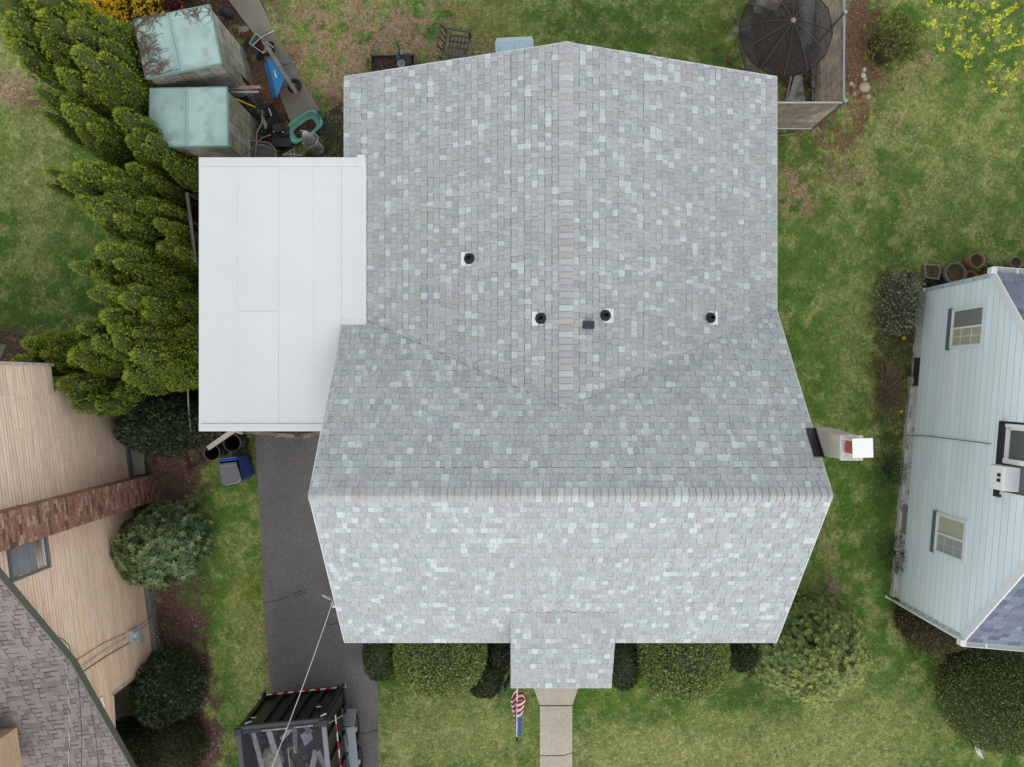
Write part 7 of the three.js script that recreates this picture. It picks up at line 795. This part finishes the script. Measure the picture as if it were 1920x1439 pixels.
  load('carton', 'lavender grey printed carton in the trailer load', 'box', (o) => { const m = new MB(), h = [V3(0.27, 2.0, 0.42), V3(0.5, 2.03, 0.3), V3(0.56, 1.98, 0.55), V3(0.33, 1.95, 0.72)]; m.hex([...h.map((p) => p.clone().add(V3(0, -0.15, 0))), ...h], C(178, 180, 206)); m.build('case', MAT.plain, o); const k = new MB(); k.bar(V3(0.42, 2.016, 0.4), V3(0.47, 2.022, 0.38), 0.04, 0.008, C(110, 112, 140)); k.build('print', MAT.plain, o); });
  load('sheet', 'crumpled cream sheet at the left of the trailer load', 'sheet', (o) => { const m = new MB(), s = new THREE.SphereGeometry(1, 30, 20), p = s.attributes.position; for (let i = 0; i < p.count; i++) { const k = 0.7 + 0.6 * fbm(p.getX(i) * 2.2 + 4, p.getY(i) * 2.2 + p.getZ(i) * 3 + 4, 75, 4); p.setXYZ(i, p.getX(i) * k, p.getY(i) * k, p.getZ(i) * k); } s.computeVertexNormals(); m.add(s, M4(V3(-0.42, 1.98, 0.92), 0, 0.3, 0, V3(0.24, 0.13, 0.26)), C(196, 192, 178)); m.build('cloth', MAT.plain, o); });
  load('pipe', 'bent white thin pipe lying on the trailer load', 'pipe', (o) => { const m = new MB(); m.tube([V3(0.0, 2.12, 1.5), V3(-0.0, 2.12, 0.66), V3(0.14, 2.12, 0.64), V3(0.15, 2.1, 0.78)], 0.01, 6, C(206, 206, 210)); m.build('tube', MAT.smoothp, o); });
}
// ---------------------------------------------------------------- flags, sign, wires
{ const b = V3(0.12, 1.95, 6.3), tip = V3(0.11, 2.9, 7.82), g = thing('flag', 'striped flag with starred blue canton on a white pole at the porch', 'flag', b.clone().setY(0));
  const ax = tip.clone().sub(b), P = (t) => b.clone().addScaledVector(ax, t), m = new MB(); m.tube([P(0), P(0.97)], 0.017, 8, C(240, 240, 240)); m.build('pole', MAT.smoothp, g); const f = new MB(); f.tube([P(0.97), P(1.02)], 0.024, 8, C(40, 42, 46)); f.build('finial', MAT.smoothp, g);
  const ft = canvasTex(512, 340, (c, w, h) => { for (let i = 0; i < 13; i++) { c.fillStyle = i % 2 ? '#e9e6e2' : '#a3202f'; c.fillRect(0, i * h / 13, w, h / 13 + 1); } c.fillStyle = '#2d4a8c'; c.fillRect(0, 0, w * 0.42, h * 7 / 13); c.fillStyle = '#e8e8ea'; for (let r = 0; r < 9; r++) for (let k = 0; k < (r % 2 ? 5 : 6); k++) { const x = w * 0.42 * ((k + (r % 2 ? 1 : 0.5)) / 6), y = h * 7 / 13 * (r + 0.7) / 9.4; c.beginPath(); for (let s = 0; s < 10; s++) { const a = s * Math.PI / 5 - Math.PI / 2, q = s % 2 ? 3.4 : 8; c.lineTo(x + Math.cos(a) * q, y + Math.sin(a) * q); } c.fill(); } });
  const cl = new THREE.BufferGeometry(), pos = [], uv = [], idx = [], nu = 16, nv = 40; // u along the hoist (tip = canton), v along the fly
  const path = [[0, 0], [0.11, -0.02], [0.19, -0.14], [0.13, -0.36], [0.0, -0.44], [-0.10, -0.30], [-0.13, -0.36], [-0.08, -0.62], [0.02, -0.82]];
  for (let i = 0; i <= nu; i++) for (let j = 0; j <= nv; j++) { const u = i / nu, v = j / nv, k = v * (path.length - 1), a = Math.floor(Math.min(k, path.length - 1.001)), t = k - a, lat = path[a][0] + (path[a + 1][0] - path[a][0]) * t, dn = path[a][1] + (path[a + 1][1] - path[a][1]) * t, p = P(0.95 - 0.38 * u), w = 0.55 + 0.45 * u; p.x += lat * w + 0.02 * Math.sin(v * 9 + u * 5); p.y += dn + 0.02; p.z += -0.06 * Math.sin(lat * 8) * u + 0.02 * Math.sin(v * 12); pos.push(p.x, p.y, p.z); uv.push(v, 1 - u); }
  for (let i = 0; i < nu; i++) for (let j = 0; j < nv; j++) { const q = i * (nv + 1) + j; idx.push(q, q + 1, q + nv + 2, q, q + nv + 2, q + nv + 1); }
  cl.setAttribute('position', new THREE.Float32BufferAttribute(pos, 3)); cl.setAttribute('uv', new THREE.Float32BufferAttribute(uv, 2)); cl.setIndex(idx); cl.computeVertexNormals(); mesh('cloth', cl, new THREE.MeshStandardMaterial({ map: ft, roughness: 0.8, side: THREE.DoubleSide }), g);
  const s = W(951, 1290, 0.4).setY(0), g2 = thing('garden_flag', 'small black and white garden flag with a blue stripe left of the porch', 'flag', s), st = new MB(), q0 = W(957, 1276, 0.75), q1 = W(946, 1300, 0.75); st.tube([W(937, 1318, 0), W(938, 1296, 0.5)], 0.006, 5, C(24, 24, 26)); st.tube([q1.clone().setY(0), q1.clone()], 0.008, 6, C(26, 26, 28)); st.tube([q1, q0], 0.008, 6, C(26, 26, 28)); st.build('stand', MAT.smoothp, g2);
  const k = new MB(); for (let i = 0; i < 7; i++) { const a = i / 7, e = (i + 1) / 7, d = V3(0.05 * Math.sin(i), 0, 0), A = q1.clone().lerp(q0, 0.05).add(V3(0.0, -0.02, 0)), B = q1.clone().lerp(q0, 0.95).add(V3(0, -0.02, 0)); k.face([A.clone().add(V3(-0.03 * a, -0.42 * a, 0)), B.clone().add(V3(-0.03 * a, -0.42 * a, 0)), B.clone().add(V3(-0.03 * e, -0.42 * e, 0)), A.clone().add(V3(-0.03 * e, -0.42 * e, 0))], i === 3 ? C(40, 64, 150) : i % 2 ? C(210, 210, 214) : C(28, 28, 34)); } k.build('cloth', MAT.plain, g2); }
{ const a = W(1827, 1381, 0.6), b = W(1846, 1424, 0.5), g = thing('yard_sign', 'thin white yard sign seen edge-on beside the huge dark hedge', 'sign', W(1836, 1402)), m = new MB(), A = W(1827, 1381, 0.62), B = W(1844, 1424, 0.62), dn = V3(0, -0.22, 0); m.hex([A.clone().add(dn), B.clone().add(dn), B.clone().add(dn).add(V3(0.012, 0, 0)), A.clone().add(dn).add(V3(0.012, 0, 0)), A, B, B.clone().add(V3(0.012, 0, 0)), A.clone().add(V3(0.012, 0, 0))], C(232, 236, 240)); m.build('panel', MAT.smoothp, g); const p = new MB(), c = A.clone().lerp(B, 0.3).lerp(A.clone().lerp(B, 0.3).add(dn), 0.5).add(V3(-0.003, 0, 0)), e = A.clone().lerp(B, 0.75).lerp(A.clone().lerp(B, 0.75).add(dn), 0.5).add(V3(-0.003, 0, 0)); p.bar(c, e, 0.006, 0.05, C(120, 140, 170)); p.build('print', MAT.plain, g); const s = new MB(); for (const t of [0.2, 0.8]) { const q = A.clone().lerp(B, t).add(V3(0.006, 0, 0)); s.tube([q.clone().setY(0), q.clone().setY(0.45)], 0.006, 5, C(150, 150, 150)); } s.build('stake', MAT.metal, g); }
{ const wire = (label, P, r, c, sag = 0) => { const g = thing('power_line', label, 'cable', P[0].clone().setY(0)), path = []; for (let k = 0; k <= 24; k++) { const t = k / 24; path.push(P[0].clone().lerp(P[1], t).add(V3(0, -sag * Math.sin(t * Math.PI), 0))); } const m = new MB(); m.tube(path, r, 6, c); m.build('wire', MAT.smoothp, g); return [g, path]; };
  const [g, path] = wire('pale service wire running from the middle house across the dump trailer', [W(624, 1128, 3.62), W(470, 1540, 5.2)], 0.0095, C(190, 188, 184), 0.25); const m = new MB(), a = path[0]; const end = W(604, 1117, 3.2); m.tube([a.clone(), a.clone().lerp(end, 0.4).add(V3(0, -0.1, 0)), end], 0.012, 6, C(196, 192, 186)); for (let k = 0; k < 7; k++) m.add(new THREE.SphereGeometry(0.022, 8, 6), M4(a.clone().lerp(end, 0.3 + k * 0.1).add(V3(0.015 * (k % 2 ? 1 : -1), -0.03, 0))), C(206, 202, 194)); m.tube([a.clone(), W(620, 1140, 3.2), W(621, 1150, 3.0)], 0.009, 5, C(30, 30, 32)); m.build('splice', MAT.smoothp, g);
  const [g2, p2] = wire('twisted pale service wire over the brown roof of the tan house', [W(122, 1237, 3.75), W(119, 1540, 5.6)], 0.012, C(196, 194, 190), 0.15); const tw = new MB(), q = p2.map((p, i) => p.clone().add(V3(0.014 * Math.sin(i * 2.2), 0.014 * Math.cos(i * 2.2), 0))); tw.tube(q, 0.01, 5, C(96, 96, 94)); tw.build('strand', MAT.smoothp, g2);
  wire('thin dark cable over the brown roof just right of the twisted wire', [W(145, 1268, 3.5), W(147, 1540, 5.2)], 0.006, C(40, 38, 38), 0.12); wire('thin dark cable over the brown roof nearest its edge board', [W(170, 1330, 3.0), W(184, 1540, 5.0)], 0.006, C(40, 38, 38), 0.12);
}
{ for (const [px, py, r, l, h] of [[1297, 1218, 0.6, 'dark shingle scrap on the right dome hedge near the eave', 1.52], [1278, 1238, -0.3, 'round dark shingle scrap in the middle of the right dome hedge', 1.63], [1327, 1233, 0.9, 'dark shingle scrap on the right side of the right dome hedge', 1.58], [780, 1230, 0.2, 'grey shingle scrap on top of the left dome hedge', 1.64]]) { const m = new MB(); m.add(new RoundedBoxGeometry(0.15, 0.012, 0.09, 1, 0.004), M4(W(px, py, h), 0.25, r, 0.1), C(86, 86, 92)); tag(m.build('shingle_scrap', MAT.shingle), l, 'shingle scrap'); }
  const m = new MB(); m.bar(W(1551, 1106, 0.35), W(1574, 1132, 0.25), 0.07, 0.03, C(170, 160, 140)); tag(m.build('board', MAT.weathered), 'weathered board poking out above the yellow green rhododendron', 'board'); }

renderer.render(scene, camera);
